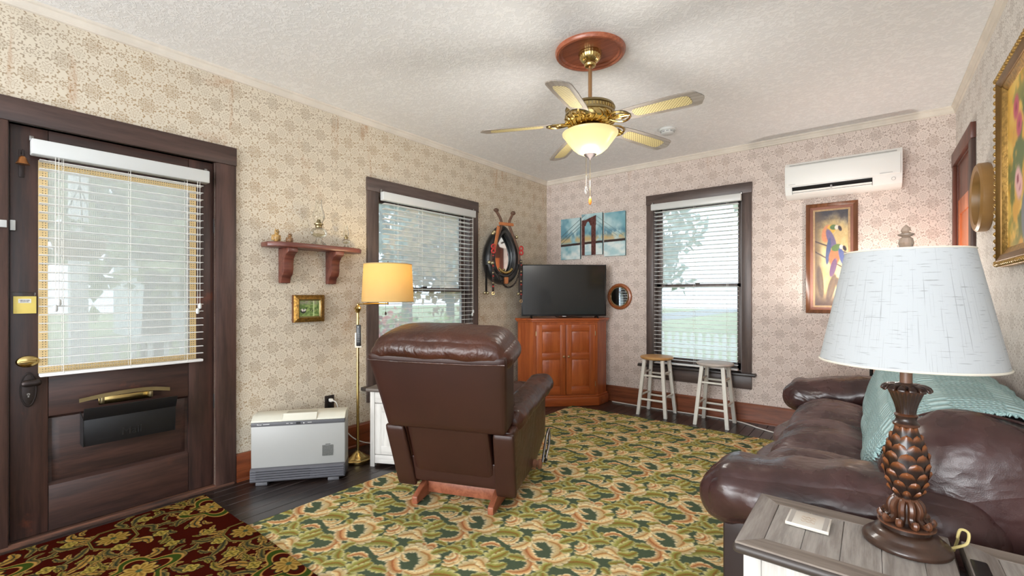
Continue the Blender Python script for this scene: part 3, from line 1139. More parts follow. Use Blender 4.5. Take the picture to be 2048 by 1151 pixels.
part(MB().prism([(BY - 0.17, 2.112), (BY - 0.171, 2.108), (BY - 0.198, 2.16), (BY - 0.196, 2.165)], acx0 + 0.055, acx1 - 0.185, 'x'), 'outlet', MT['black'], ac)
lv = part(MB().prism([(BY - 0.176, 2.118), (BY - 0.195, 2.128), (BY - 0.196, 2.132), (BY - 0.176, 2.123)], acx0 + 0.058, acx1 - 0.188, 'x'), 'louver', MT['acw'], ac)
part(MB().prism([(BY - 0.162, 2.103), (BY - 0.181, 2.111), (BY - 0.182, 2.115), (BY - 0.162, 2.108)], acx0 + 0.058, acx1 - 0.188, 'x'), 'louver', MT['acw'], ac)
part(MB().rbox(((acx0 + acx1) / 2 - 0.06, BY - 0.19, 2.138), (0.008, 0.012, 0.012), 0.004, 4), 'louver_clip', basic('grey clip', (150, 150, 150), 0.5), ac, smooth=True)
mb = MB()
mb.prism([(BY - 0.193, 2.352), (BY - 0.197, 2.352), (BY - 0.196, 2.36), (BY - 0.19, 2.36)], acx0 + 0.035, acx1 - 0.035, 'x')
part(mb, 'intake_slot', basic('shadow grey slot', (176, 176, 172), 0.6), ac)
part(MB().torus((acx1 - 0.055, BY - 0.191, 2.138), 0.012, 0.0016, 20, 6, 'y'), 'indicator_ring', basic('pale grey ring', (190, 190, 188), 0.5), ac, smooth=True)
part(MB().box(acx1 - 0.14, BY - 0.2082, 2.186, acx1 - 0.06, BY - 0.2055, 2.189), 'marking', basic('pale print', (170, 170, 170), 0.6), ac)
part(MB().box(acx0 + 0.03, BY - 0.2082, 2.186, acx0 + 0.08, BY - 0.2055, 2.189), 'marking', basic('pale print b', (175, 175, 175), 0.6), ac)

# ================================================================== pictures
MT['print'] = painted('painted picture', 0.45, spec=0.4)
MT['canvas'] = painted('painted canvas', 0.7, 0.08, 500)
MT['canvas_edge'] = basic('blue-grey canvas edge', (96, 128, 132), 0.8)


def canvas(name, label, x0, x1, z0, z1, colfn, group):
    d = 0.03
    t = thing(name, label, 'canvas', ((x0 + x1) / 2, BY, z0), 0, group)
    part(MB().box(x0, BY - d, z0, x1, BY - 0.002, z1), 'stretcher', MT['canvas_edge'], t, bevel=0.002)
    o = painted_grid('painted_face', 70, 110, lambda U, V: (x0 + U * (x1 - x0), np.full_like(U, BY - d - 0.0006), z0 + V * (z1 - z0)), lambda U, V: colfn(x0 + U * (x1 - x0), z0 + V * (z1 - z0), V), MT['canvas'])
    adopt(o, t)
    return t


def bridge(X, Z, V):
    sky = lerp3((122, 172, 184), (200, 222, 222), ss(0.25, 0.75, fbm(X * 6 + 2, Z * 5)))
    sky = lerp3(sky, (86, 138, 158), ss(0.55, 0.75, fbm(X * 4 + 9, Z * 4 + 5)) * 0.7)
    c = sky
    # hazy far shore
    sh = ss(0.07, 0.0, np.abs(Z - 1.895)) * ss(0.25, 0.6, fbm(X * 14, Z * 10))
    c = lerp3(c, (206, 176, 124), sh)
    bl_ = ss(0.08, 0.0, np.abs(Z - 1.955)) * ss(0.35, 0.6, fbm(X * 18 + 3, Z * 12))
    c = lerp3(c, (84, 130, 150), bl_ * 0.8)
    # water
    wat = lerp3((176, 208, 212), (228, 236, 232), ss(0.3, 0.7, fbm(X * 9, Z * 14 + 2)))
    wat = lerp3(wat, (112, 166, 178), ss(0.45, 0.7, fbm(X * 5 + 1, Z * 4)) * (X < -2.78))
    c = np.where((Z < 1.83)[..., None], wat, c)
    # suspension cables
    for k in (0.0, 0.05, 0.09):
        l1 = 2.15 - k - (-2.745 - X) * 0.72
        c = lerp3(c, (70, 84, 88), ss(0.006, 0.002, np.abs(Z - l1)) * (X < -2.7) * (Z > 1.85) * 0.8)
        l2 = 2.12 - k - (X + 2.5) * 0.75
        c = lerp3(c, (96, 120, 126), ss(0.006, 0.002, np.abs(Z - l2)) * (X > -2.56) * (Z > 1.9) * 0.6)
    # roadway
    rd = ss(0.016, 0.010, np.abs(Z - (1.832 + 0.02 * np.sin((X + 3.0) * 1.6) + 0.004 * fbm(X * 40, Z * 10))))
    c = lerp3(c, (58, 42, 38), rd)
    # stone tower with pointed arch
    tw = ((X > -2.742) & (X < -2.70)) | ((X > -2.615) & (X < -2.555))
    top = (Z > 2.05) & (Z < 2.165 - np.clip(-2.56 - X, 0, 1) * 0.32) & (X > -2.742) & (X < -2.55)
    ar = (np.abs(X + 2.657) < 0.043 * np.sqrt(np.clip(1 - ((Z - 2.0) / 0.10), 0, 1))) & (Z >= 2.0)
    base = Z < 2.12
    t = (tw & base) | (top & ~ar)
    t = t.astype(float)
    c = lerp3(c, np.asarray((92, 52, 46)) + (fbm(X * 60, Z * 60)[..., None] - 0.5) * 60, t)
    return c


canvas('bridge_canvas', 'left canvas of the bridge triptych, cables over blue water', -3.036, -2.765, 1.658, 2.160, bridge, 'bridge triptych canvases')
canvas('bridge_canvas', 'middle canvas of the bridge triptych with the brown arched tower', -2.742, -2.469, 1.70, 2.190, bridge, 'bridge triptych canvases')
canvas('bridge_canvas', 'right canvas of the bridge triptych, pale sky and far shore', -2.447, -2.184, 1.672, 2.178, bridge, 'bridge triptych canvases')


def frame_parts(t, axis, wall, sgn, u0, u1, z0, z1, wds, mats):
    """nested mitred frame rings: wds = [(width, front depth)]"""
    a0, a1, b0, b1 = u0, u1, z0, z1
    prev = 0.0
    for (w, dpt, name), m in zip(wds, mats):
        out = [(a0, b0), (a1, b0), (a1, b1), (a0, b1)]
        inn = [(a0 + w, b0 + w), (a1 - w, b0 + w), (a1 - w, b1 - w), (a0 + w, b1 - w)]
        mb = MB()
        for k in range(4):
            q = [out[k], out[(k + 1) % 4], inn[(k + 1) % 4], inn[k]]

            def P(p, d):
                return (wall + sgn * d, p[0], p[1]) if axis == 'y' else (p[0], wall + sgn * d, p[1])
            mb.hexa([P(p, 0.002) for p in q], [P(p, dd) for p, dd in zip(q, (dpt[0], dpt[0], dpt[1], dpt[1]))])
        part(mb, name, m, t, bevel=0.0015, seg=1)
        a0, a1, b0, b1 = a0 + w, a1 - w, b0 + w, b1 - w
    return a0, a1, b0, b1


# parrots picture
pt = thing('parrot_picture', 'tall wooden framed picture of two parrots below the air conditioner', 'picture', (-0.275, BY, 1.06))
MT['fr_dark'] = wood('dark oak frame', (86, 50, 30), (126, 82, 54), 'Z', 0.35, 4)
MT['fr_red'] = basic('reddish mat board', (164, 112, 92), 0.6, var=0.08)
MT['fr_tan'] = basic('tan bead mat', (196, 158, 112), 0.6, var=0.15, vscale=40)
q = frame_parts(pt, 'x', BY, -1, -0.461, -0.089, 1.062, 2.028, [(0.030, (0.028, 0.024), 'outer_frame'), (0.022, (0.016, 0.012), 'mat_board'), (0.016, (0.010, 0.010), 'bead_border')], [MT['fr_dark'], MT['fr_red'], MT['fr_tan']])


def blob(U, V, cx, cy, rx, ry, ang=0.0, soft=0.12):
    ca, sa = math.cos(ang), math.sin(ang)
    x, y = (U - cx), (V - cy)
    a, b = (x * ca + y * sa) / rx, (-x * sa + y * ca) / ry
    return ss(1.0 + soft, 1.0 - soft, np.sqrt(a * a + b * b))


def parrots(U, V):
    asp = 3.0
    v = V * asp
    c = lerp3((214, 180, 116), (240, 212, 150), ss(0.3, 0.7, fbm(U * 4, v * 3)))
    c = lerp3(c, (74, 66, 66), ss(2.35, 2.95, v + 0.6 * (fbm(U * 5, v * 4) - 0.5)))
    c = lerp3(c, (110, 86, 62), ss(0.30, 0.0, U) * 0.8)
    c = lerp3(c, (92, 66, 50), ss(0.55, 0.05, v) * 0.9)
    c = lerp3(c, (82, 62, 56), ss(0.03, 0.012, np.abs(v - 2.05 + 0.42 * U)))
    c = lerp3(c, (82, 62, 56), ss(0.03, 0.012, np.abs(v - 1.72 + 0.62 * U)))
    for cx, cy, rx, ry, an in ((0.16, 0.75, 0.10, 0.52, 0.1), (0.5, 0.55, 0.11, 0.45, -0.25), (0.78, 0.5, 0.10, 0.4, 0.3)):
        c = lerp3(c, (96, 74, 58), blob(U, v, cx, cy, rx, ry, an) * 0.85)
        c = lerp3(c, (136, 108, 78), blob(U, v, cx + 0.03, cy + 0.05, rx * 0.4, ry * 0.8, an) * 0.6)
    # upper bird
    c = lerp3(c, (222, 142, 92), blob(U, v, 0.36, 2.28, 0.15, 0.28, -0.2))
    c = lerp3(c, (230, 176, 66), blob(U, v, 0.50, 2.42, 0.13, 0.14))
    c = lerp3(c, (98, 122, 66), blob(U, v, 0.57, 2.47, 0.11, 0.08))
    c = lerp3(c, (122, 104, 134), blob(U, v, 0.50, 2.08, 0.11, 0.36, 0.35))
    c = lerp3(c, (88, 96, 132), blob(U, v, 0.41, 1.72, 0.07, 0.42, -0.1))
    c = lerp3(c, (228, 214, 190), blob(U, v, 0.66, 2.46, 0.06, 0.07))
    c = lerp3(c, (66, 48, 44), blob(U, v, 0.76, 2.42, 0.05, 0.09, 0.4))
    # lower bird
    c = lerp3(c, (226, 126, 70), blob(U, v, 0.60, 1.55, 0.17, 0.30, -0.2))
    c = lerp3(c, (110, 132, 70), blob(U, v, 0.66, 1.82, 0.16, 0.11, 0.3))
    c = lerp3(c, (96, 104, 150), blob(U, v, 0.84, 1.5, 0.09, 0.32, 0.3))
    c = lerp3(c, (122, 84, 112), blob(U, v, 0.56, 1.2, 0.09, 0.3, -0.25))
    c = lerp3(c, (232, 220, 200), blob(U, v, 0.80, 1.84, 0.06, 0.07))
    c = lerp3(c, (62, 46, 44), blob(U, v, 0.90, 1.79, 0.05, 0.09, 0.4))
    return c + (fbm(U * 30, v * 30)[..., None] - 0.5) * 22


o = painted_grid('print', 70, 200, lambda U, V: (q[0] + U * (q[1] - q[0]), np.full_like(U, BY - 0.008), q[2] + V * (q[3] - q[2])), parrots, MT['print'])
adopt(o, pt)
part(MB().box(q[0] - 0.03, BY - 0.0185, q[2] - 0.03, q[1] + 0.03, BY - 0.0175, q[3] + 0.03), 'glazing', MT['pane'], pt)

# small farmyard photo below the shelf
MT['gilt'] = basic('antique gilt', (150, 112, 52), 0.38, metal=0.75, var=0.35, vscale=60, bmp=0.9, bscale=90)
MT['gilt_l'] = basic('gilt slip', (150, 132, 88), 0.4, metal=0.5)
sp = thing('small_picture', 'small gilt framed photo of a green yard below the shelf', 'picture', (LX, 1.70, 1.02))
part(MB().box(LX, 1.586, 1.024, LX + 0.022, 1.818, 1.222), 'backing', MT['fr_dark'], sp)
q2 = frame_parts(sp, 'y', LX + 0.02, 1, 1.586, 1.818, 1.024, 1.222, [(0.032, (0.012, 0.024), 'outer_frame'), (0.010, (0.018, 0.012), 'slip')], [MT['gilt'], MT['gilt_l']])


def yard(U, V):
    c = lerp3((96, 124, 66), (150, 170, 104), ss(0.3, 0.7, fbm(U * 12, V * 12)))
    c = lerp3(c, (150, 146, 130), ss(0.7, 0.85, V) * ss(0.35, 0.6, fbm(U * 8, V * 20)))
    c = lerp3(c, (46, 62, 40), ss(0.58, 0.68, fbm(U * 16 + 4, V * 16)) * (np.abs(V - 0.45) < 0.15))
    c = lerp3(c, (40, 44, 40), blob(U, V, 0.2, 0.33, 0.13, 0.13))
    c = lerp3(c, (226, 222, 214), blob(U, V, 0.15, 0.4, 0.05, 0.10, 0.3))
    c = lerp3(c, (220, 216, 208), blob(U, V, 0.27, 0.4, 0.045, 0.09, -0.3))
    c = lerp3(c, (210, 226, 170), ss(0.03, 0.015, np.abs(U - 0.72)))
    return c


o = painted_grid('print', 50, 40, lambda U, V: (np.full_like(U, LX + 0.028), q2[0] + U * (q2[1] - q2[0]), q2[2] + V * (q2[3] - q2[2])), yard, MT['print'])
adopt(o, sp)

# floral painting in a gilt frame on the right wall
fp = thing('flower_painting', 'large gilt framed painting of pink flowers on the right wall', 'painting', (RX, 2.70, 1.35))
MT['gilt2'] = basic('carved gold frame', (176, 140, 78), 0.38, metal=0.7, var=0.3, vscale=50, bmp=0.8, bscale=70)
MT['gilt3'] = basic('dark gold frame band', (120, 90, 46), 0.4, metal=0.7, var=0.2)
q3 = frame_parts(fp, 'y', RX, -1, 2.30, 3.12, 1.352, 2.24, [(0.025, (0.03, 0.05), 'outer_frame'), (0.03, (0.052, 0.04), 'carved_band'), (0.03, (0.036, 0.022), 'inner_band')], [MT['gilt2'], MT['gilt3'], MT['gilt2']])
mbb = MB()
for k in range(26):
    zz = 1.37 + 0.86 * k / 25
    mbb.ball((RX - 0.046, 3.108, zz), 0.012, 8, 6)
    yy = 2.31 + 0.80 * k / 25
    mbb.ball((RX - 0.046, yy, 1.364), 0.012, 8, 6)
    mbb.ball((RX - 0.046, yy, 2.228), 0.012, 8, 6)
part(mbb, 'carved_beads', MT['gilt2'], fp, smooth=True)


def flowers(U, V):
    c = lerp3((226, 170, 60), (240, 200, 96), ss(0.3, 0.7, fbm(U * 5, V * 5)))
    c = lerp3(c, (90, 110, 50), ss(0.45, 0.6, fbm(U * 9 + 2, V * 9)) * ss(0.75, 0.3, np.hypot(U - .5, V - .45)))
    rs = np.random.RandomState(4)
    for k in range(16):
        cx, cy, r = rs.uniform(.2, .85), rs.uniform(.3, .85), rs.uniform(.05, .1)
        col = [(200, 80, 110), (226, 130, 150), (240, 190, 190)][k % 3]
        c = lerp3(c, col, blob(U, V, cx, cy, r, r, 0, .3))
        c = lerp3(c, (150, 40, 70), blob(U, V, cx, cy, r * .35, r * .35, 0, .3))
    c = lerp3(c, (120, 130, 140), blob(U, V, .5, .15, .14, .16))
    return c


o = painted_grid('painted_face', 60, 60, lambda U, V: (np.full_like(U, RX - 0.02), q3[1] + U * (q3[0] - q3[1]), q3[2] + V * (q3[3] - q3[2])), flowers, MT['print'])
adopt(o, fp)

# round mirror on right wall
MT['bronzewood'] = basic('bronze-gold painted wood', (150, 112, 62), 0.4, var=0.1)
rm = thing('round_mirror', 'round bronze framed mirror on the right wall by the doorway', 'mirror', (RX, 3.62, 1.765))
MB(Matrix.Rotation(-math.pi / 2, 4, 'Y')).lathe([(0.185, 0.0), (0.19, 0.01), (0.19, 0.045), (0.178, 0.055), (0.150, 0.05), (0.145, 0.02)], 48, caps=False).build('frame', MT['bronzewood'], rm, smooth=True)
MB(Matrix.Rotation(-math.pi / 2, 4, 'Y')).lathe([(0.147, 0.018), (0.147, 0.022)], 48).build('mirror_glass', MT['mirror'], rm)

# small round mirror with wood frame beside the television
wm = thing('round_mirror', 'small round wood framed mirror on the far wall beside the television', 'mirror', (-2.262, BY, 1.205))
MT['redwood'] = wood('orange-brown turned wood', (120, 62, 28), (170, 98, 52), 'X', 0.3, 5, coat=0.3)
ry = Matrix.Rotation(math.pi / 2, 4, 'X')
MB(ry).lathe([(0.145, 0.0), (0.150, 0.012), (0.142, 0.026), (0.125, 0.03), (0.114, 0.022), (0.110, 0.012)], 48, caps=False).build('frame', MT['redwood'], wm, smooth=True)
MB(ry).lathe([(0.112, 0.012), (0.112, 0.016)], 48).build('mirror_glass', MT['mirror'], wm)
MB(ry).torus((0, 0, 0.02), 0.106, 0.004, 48, 6).build('bezel', MT['brass_dull'], wm, smooth=True)
# ================================================================== corner cabinet
MT['cherry'] = wood('orange cherry wood', (140, 64, 24), (182, 96, 46), 'Z', 0.32, 2.2, coat=0.25, bmp=0.05)
MT['cherry_h'] = wood('orange cherry wood crosswise', (140, 64, 24), (178, 92, 44), 'X', 0.32, 2.2, coat=0.25, bmp=0.05)
ccx, ccy = -2.65, 4.31
cc = thing('corner_cabinet', 'orange cherry wood corner cabinet with two panelled doors under the television', 'cabinet', (ccx, ccy, 0), math.radians(45))
# local frame: x along the front (to the right), y away from the viewer into the corner
hw, sl = 0.3635, 0.147   # front half width; sides go back 45 deg


def cab_poly(e, d0=0.0):
    return [(-hw - e * 0.4, -e), (hw + e * 0.4, -e), (hw + sl + e, sl - e * 0.4), (hw + sl + e, sl + 0.03), (0.0, sl + 0.53), (-hw - sl - e, sl + 0.03), (-hw - sl - e, sl - e * 0.4)]


MB().prism(cab_poly(0.0), 0.115, 0.925, 'z').build('carcass', MT['cherry'], cc)
MB().prism(cab_poly(0.026), 0.0, 0.095, 'z').build('plinth', MT['cherry_h'], cc, bevel=0.006)
MB().prism(cab_poly(0.016), 0.095, 0.116, 'z').build('plinth_moulding', MT['cherry_h'], cc, bevel=0.006)
MB().prism(cab_poly(0.018), 0.925, 0.942, 'z').build('top_moulding', MT['cherry_h'], cc, bevel=0.005)
MB().prism(cab_poly(0.032), 0.942, 0.965, 'z').build('top', MT['cherry_h'], cc, bevel=0.006)


def cab_door(s):
    x0, x1 = (-hw + 0.035, -0.002) if s < 0 else (0.002, hw - 0.035)
    zb, zt_ = 0.13, 0.895
    f = -0.02
    w = 0.062
    d = MB().box(x0, f, zb, x0 + w, 0, zt_).box(x1 - w, f, zb, x1, 0, zt_).build('door', MT['cherry'], cc, bevel=0.002)
    for (a, b_) in ((zb, zb + 0.085), (0.515, 0.585), (zt_ - 0.07, zt_)):
        MB().box(x0 + w, f, a, x1 - w, 0, b_).build('rail', MT['cherry_h'], d, bevel=0.002)
    for (a, b_) in ((zb + 0.085, 0.515), (0.585, zt_ - 0.07)):
        x_0, x_1 = x0 + w, x1 - w
        MB().box(x_0, -0.010, a, x_1, 0, b_).build('panel', MT['cherry'], d)
        e = 0.03
        MB().hexa([(x_0 + .006, -.010, a + .006), (x_0 + .006, -.010, b_ - .006), (x_1 - .006, -.010, b_ - .006), (x_1 - .006, -.010, a + .006)],
                  [(x_0 + e, -.019, a + e), (x_0 + e, -.019, b_ - e), (x_1 - e, -.019, b_ - e), (x_1 - e, -.019, a + e)]).build('raised_panel', MT['cherry'], d, bevel=0.002)
    kx = x1 - 0.025 if s < 0 else x0 + 0.025
    MB(Matrix.Translation((kx, f, 0.548)) @ Matrix.Rotation(math.pi / 2, 4, 'X')).lathe([(0.006, 0), (0.005, 0.010), (0.013, 0.016), (0.014, 0.022), (0.008, 0.027), (0.0, 0.028)], 16).build('knob', basic('bronze knob', (150, 116, 82), 0.35, metal=0.6), d, smooth=True)
    hx = x0 - 0.004 if s < 0 else x1 + 0.004
    for z in (0.24, 0.80):
        MB().tube([(hx, -0.018, z - 0.025), (hx, -0.018, z + 0.025)], 0.004, 8).build('hinge', MT['brass_dull'], d, smooth=True)


cab_door(-1)
cab_door(1)

# ================================================================== television
tv = thing('television', 'black flat screen television standing on the corner cabinet', 'television', (-2.71, 4.372, 0.965), math.radians(41.0))
MT['screen'] = basic('dark glossy screen', (12, 13, 15), 0.22, spec=0.5, coat=0.6)
MT['screen'].node_tree.nodes['Principled BSDF'].inputs['Coat IOR'].default_value = 1.5
MT['screen'].node_tree.nodes['Principled BSDF'].inputs['Coat Roughness'].default_value = 0.08
MB().box(-0.478, -0.012, 0.022, 0.478, 0.03, 0.598).build('housing', MT['black'], tv, bevel=0.004)
MB().box(-0.462, -0.0135, 0.042, 0.462, -0.0115, 0.586).build('screen', MT['screen'], tv)
MB().box(-0.02, -0.0145, 0.016, 0.022, -0.008, 0.024).build('badge', basic('silver badge', (190, 190, 190), 0.4), tv)
for s in (-1, 1):
    MB().prism([(-0.085, 0.0), (-0.07, 0.0), (0.0, 0.022), (0.07, 0.0), (0.085, 0.0), (0.02, 0.036), (-0.02, 0.036)], s * 0.37 - 0.009, s * 0.37 + 0.009, 'x').build('foot', MT['black'], tv, bevel=0.002)
cb = MB().tube(arc_pts([(-0.10, 0.02, 0.03), (-0.085, 0.02, 0.012), (-0.05, 0.02, 0.006), (0.02, 0.02, 0.004), (0.08, 0.02, 0.010), (0.12, 0.02, 0.007), (0.17, 0.02, 0.006), (0.21, 0.02, 0.009)], 30), 0.0045, 6)
cb.build('power_lead', MT['black'], tv, smooth=True)

# ================================================================== stools
MT['stoolw'] = basic('chipped white paint', (226, 223, 214), 0.5, var=0.04, vscale=12)
MT['pine'] = wood('honey pine seat', (190, 138, 78), (216, 170, 112), 'X', 0.4, 4)
MT['grey_seat'] = basic('worn greyish white seat', (196, 186, 178), 0.45, var=0.08, vscale=14)


def stool(label, x, y, rot, seat_mat, h=0.595):
    t = thing('bar_stool', label, 'stool', (x, y, 0), rot, 'stools under the far window')
    MB().lathe([(0.0, h - 0.030), (0.150, h - 0.030), (0.162, h - 0.022), (0.165, h - 0.012), (0.160, h - 0.003), (0.150, h), (0.0, h - 0.004)], 48).build('seat', seat_mat, t, smooth=True)
    bt, tp = 0.142, 0.092

    def at(sx, sy, z):
        f = z / (h - 0.03)
        w = bt + (tp - bt) * f
        return Vector((sx * w, sy * w, z))
    for sx in (-1, 1):
        for sy in (-1, 1):
            a, b_ = at(sx, sy, 0), at(sx, sy, h - 0.028)
            e = 0.0165
            MB().hexa([(a.x - e, a.y - e, 0), (a.x + e, a.y - e, 0), (a.x + e, a.y + e, 0), (a.x - e, a.y + e, 0)],
                      [(b_.x - e, b_.y - e, b_.z), (b_.x + e, b_.y - e, b_.z), (b_.x + e, b_.y + e, b_.z), (b_.x - e, b_.y + e, b_.z)]).build('leg', MT['stoolw'], t, bevel=0.003)
    for (ax, z0_, z1_) in (('x', 0.16, 0.40), ('y', 0.20, 0.43)):
        for z in (z0_, z1_):
            for s in (-1, 1):
                p, q_ = (at(-1, s, z), at(1, s, z)) if ax == 'x' else (at(s, -1, z), at(s, 1, z))
                MB().tube([p, q_], 0.0105, 10).build('rung', MT['stoolw'], t, smooth=True)
    return t


stool('white stool with honey wood seat, nearer the corner cabinet', -1.737, 4.608, 0.0, MT['pine'])
stool('white stool with greyish seat, nearer the sofa', -1.167, 4.592, 0.0, MT['grey_seat'], 0.585)

# white extension cord trailing along the far baseboard
pts = [(-2.33, 4.80, 0.006), (-2.15, 4.79, 0.006), (-1.95, 4.785, 0.006), (-1.72, 4.79, 0.006), (-1.5, 4.80, 0.006), (-1.32, 4.805, 0.006), (-1.1, 4.80, 0.006), (-0.98, 4.775, 0.006), (-0.9, 4.73, 0.006), (-0.8, 4.66, 0.006), (-0.62, 4.57, 0.006), (-0.4, 4.5, 0.006)]
tag(MB().tube(arc_pts(pts, 70), 0.006, 6).build('extension_cord', MT['cord'], smooth=True), 'white extension cord trailing on the floor under the stools', 'cord')

# ================================================================== shelf with lamps and figurines
MT['shelfw'] = wood('red mahogany shelf', (84, 42, 34), (124, 72, 58), 'Y', 0.4, 3, coat=0.15)
sh = thing('wall_shelf', 'mahogany wall shelf on two scrolled brackets holding oil lamps', 'shelf', (LX, 1.745, 1.54))
poly = [(LX + 0.002, 1.372), (LX + 0.10, 1.372), (LX + 0.155, 1.43), (LX + 0.175, 1.50), (LX + 0.175, 1.95), (LX + 0.155, 2.04), (LX + 0.10, 2.09), (LX + 0.002, 2.09)]
part(MB().prism(poly, 1.548, 1.582, 'z'), 'board', MT['shelfw'], sh, bevel=0.006)
bpf = [(0.002, 1.548), (0.15, 1.548), (0.15, 1.518), (0.118, 1.505), (0.092, 1.475), (0.086, 1.44), (0.088, 1.40), (0.076, 1.365), (0.05, 1.345), (0.042, 1.32), (0.040, 1.305), (0.002, 1.305)]
for yc in (1.523, 1.875):
    part(MB().prism([(LX + a, z) for a, z in bpf], yc - 0.034, yc + 0.034, 'y'), 'bracket', MT['shelfw'], sh, bevel=0.004)

SZ = 1.5825


def oil_lamp(label, x, y, s):
    t = thing('oil_lamp', label, 'oil lamp', (x, y, SZ), 0, 'oil lamps on the wall shelf')
    P = lambda pr: [(r * s, z * s) for r, z in pr]
    MB().lathe(P([(0.055, 0), (0.056, 0.006), (0.05, 0.016), (0.03, 0.03), (0.02, 0.045), (0.022, 0.06), (0.045, 0.07), (0.058, 0.085), (0.06, 0.105), (0.05, 0.125), (0.03, 0.135), (0.024, 0.14)]), 28).build('font', MT['glass'], t, smooth=True)
    MB().lathe(P([(0.0, 0.068), (0.04, 0.074), (0.053, 0.088), (0.0, 0.088)]), 24).build('oil', glass('pale lamp oil', (0.94, 0.92, 0.84), 0.05, 0.1), t, smooth=True)
    MB().lathe(P([(0.024, 0.138), (0.026, 0.15), (0.022, 0.155), (0.034, 0.16), (0.035, 0.168), (0.02, 0.172), (0.013, 0.19), (0.011, 0.2), (0.0, 0.2)]), 24).build('burner', MT['brass_dull'], t, smooth=True)
    MB().lathe(P([(0.028, 0.166), (0.030, 0.18), (0.042, 0.20), (0.047, 0.225), (0.042, 0.255), (0.03, 0.285), (0.024, 0.31), (0.023, 0.34), (0.026, 0.352)]), 28, caps=False).build('chimney', MT['glass'], t, smooth=True)
    return t


oil_lamp('large clear glass oil lamp at the middle of the wall shelf', LX + 0.10, 1.735, 0.95)
oil_lamp('miniature clear glass oil lamp on the right of the wall shelf', LX + 0.10, 1.955, 0.5)
MT['fig1'] = basic('gold-brown glazed figurine', (176, 140, 84), 0.35, var=0.3, vscale=60)
MT['fig2'] = basic('brown glazed figurine', (140, 104, 70), 0.35, var=0.3, vscale=60)
for (lab, y, s, m) in (('pale gold bird figurine at the left end of the wall shelf', 1.44, 1.0, MT['fig1']), ('smaller brown bird figurine next to the pale gold one', 1.53, 0.8, MT['fig2'])):
    t = thing('bird_figurine', lab, 'figurine', (LX + 0.085, y, SZ), 0, 'bird figurines on the wall shelf')
    mb = MB().ball((0, 0, 0.03 * s), 0.024 * s, 14, 10, (1, 0.95, 1.25))
    mb.tube([(-0.012 * s, 0.0, 0.02 * s), (-0.03 * s, 0, 0.004 * s)], [0.012 * s, 0.005 * s], 8)
    mb.build('body', m, t, smooth=True)
    mb = MB().ball((0.006 * s, 0, 0.068 * s), 0.016 * s, 14, 10)
    mb.lathe([(0.005 * s, 0), (0.0, 0.016 * s)], 8, (0.004 * s, 0.009 * s, 0.078 * s))
    mb.lathe([(0.005 * s, 0), (0.0, 0.016 * s)], 8, (0.004 * s, -0.009 * s, 0.078 * s))
    mb.build('head', m, t, smooth=True)
    MB().tube([(0.018 * s, 0, 0.067 * s), (0.032 * s, 0, 0.062 * s)], [0.006 * s, 0.001], 8).build('beak', MT['brass_dull'], t, smooth=True)
    for e in (-1, 1):
        MB().ball((0.018 * s, e * 0.008 * s, 0.073 * s), 0.0035 * s, 8, 6).build('eye', MT['black'], t, smooth=True)
        MB().rbox((-0.004 * s, e * 0.022 * s, 0.03 * s), (0.016 * s, 0.005 * s, 0.02 * s), 0.005 * s, 4).build('wing', m, t, smooth=True)

# ================================================================== horse collar mirror
hc = thing('horse_collar_mirror', 'black leather horse collar framing a mirror with bells and straps', 'horse collar', (LX, 3.87, 1.2))
MT['collar'] = leather('black collar leather', (22, 22, 23), (48, 47, 47), 0.36, 0.3)
MT['rustwood'] = basic('rusty brown hame', (96, 68, 52), 0.55, var=0.2, vscale=30)
MT['tanstrap'] = basic('tan leather strap', (176, 106, 60), 0.5, var=0.1, vscale=30)
MT['redbead'] = basic('red rosette', (178, 52, 48), 0.4)
MT['bell'] = basic('tarnished bell metal', (188, 176, 140), 0.3, metal=0.9)
C0 = Vector((LX + 0.075, 3.88, 1.645))


def tear(t, w, h):
    """pear outline: pointed at the top; t in 0..1 from the top"""
    a = 2 * math.pi * t
    y = math.sin(a)
    z = math.cos(a)
    k = 1.0 - 0.34 * (z + 1) / 2 - 0.22 * max(0, z) ** 2
    return Vector((0, w * y * k, h * z))


def tube_closed(mb, fn, rfn, n, k):
    ring = []
    for i in range(n):
        p = fn(i / n)
        tn = (fn((i + 1) / n) - fn((i - 1) / n)).normalized()
        x = Vector((1, 0, 0))
        s = tn.cross(x).normalized()
        ra, rb = rfn(i / n)
        ring.append([p + s * ra * math.cos(2 * math.pi * j / k) + x * rb * math.sin(2 * math.pi * j / k) for j in range(k)])
    vs = [q for r_ in ring for q in r_]
    fs = [(i * k + j, ((i + 1) % n) * k + j, ((i + 1) % n) * k + (j + 1) % k, i * k + (j + 1) % k) for i in range(n) for j in range(k)]
    mb.add(vs, fs)


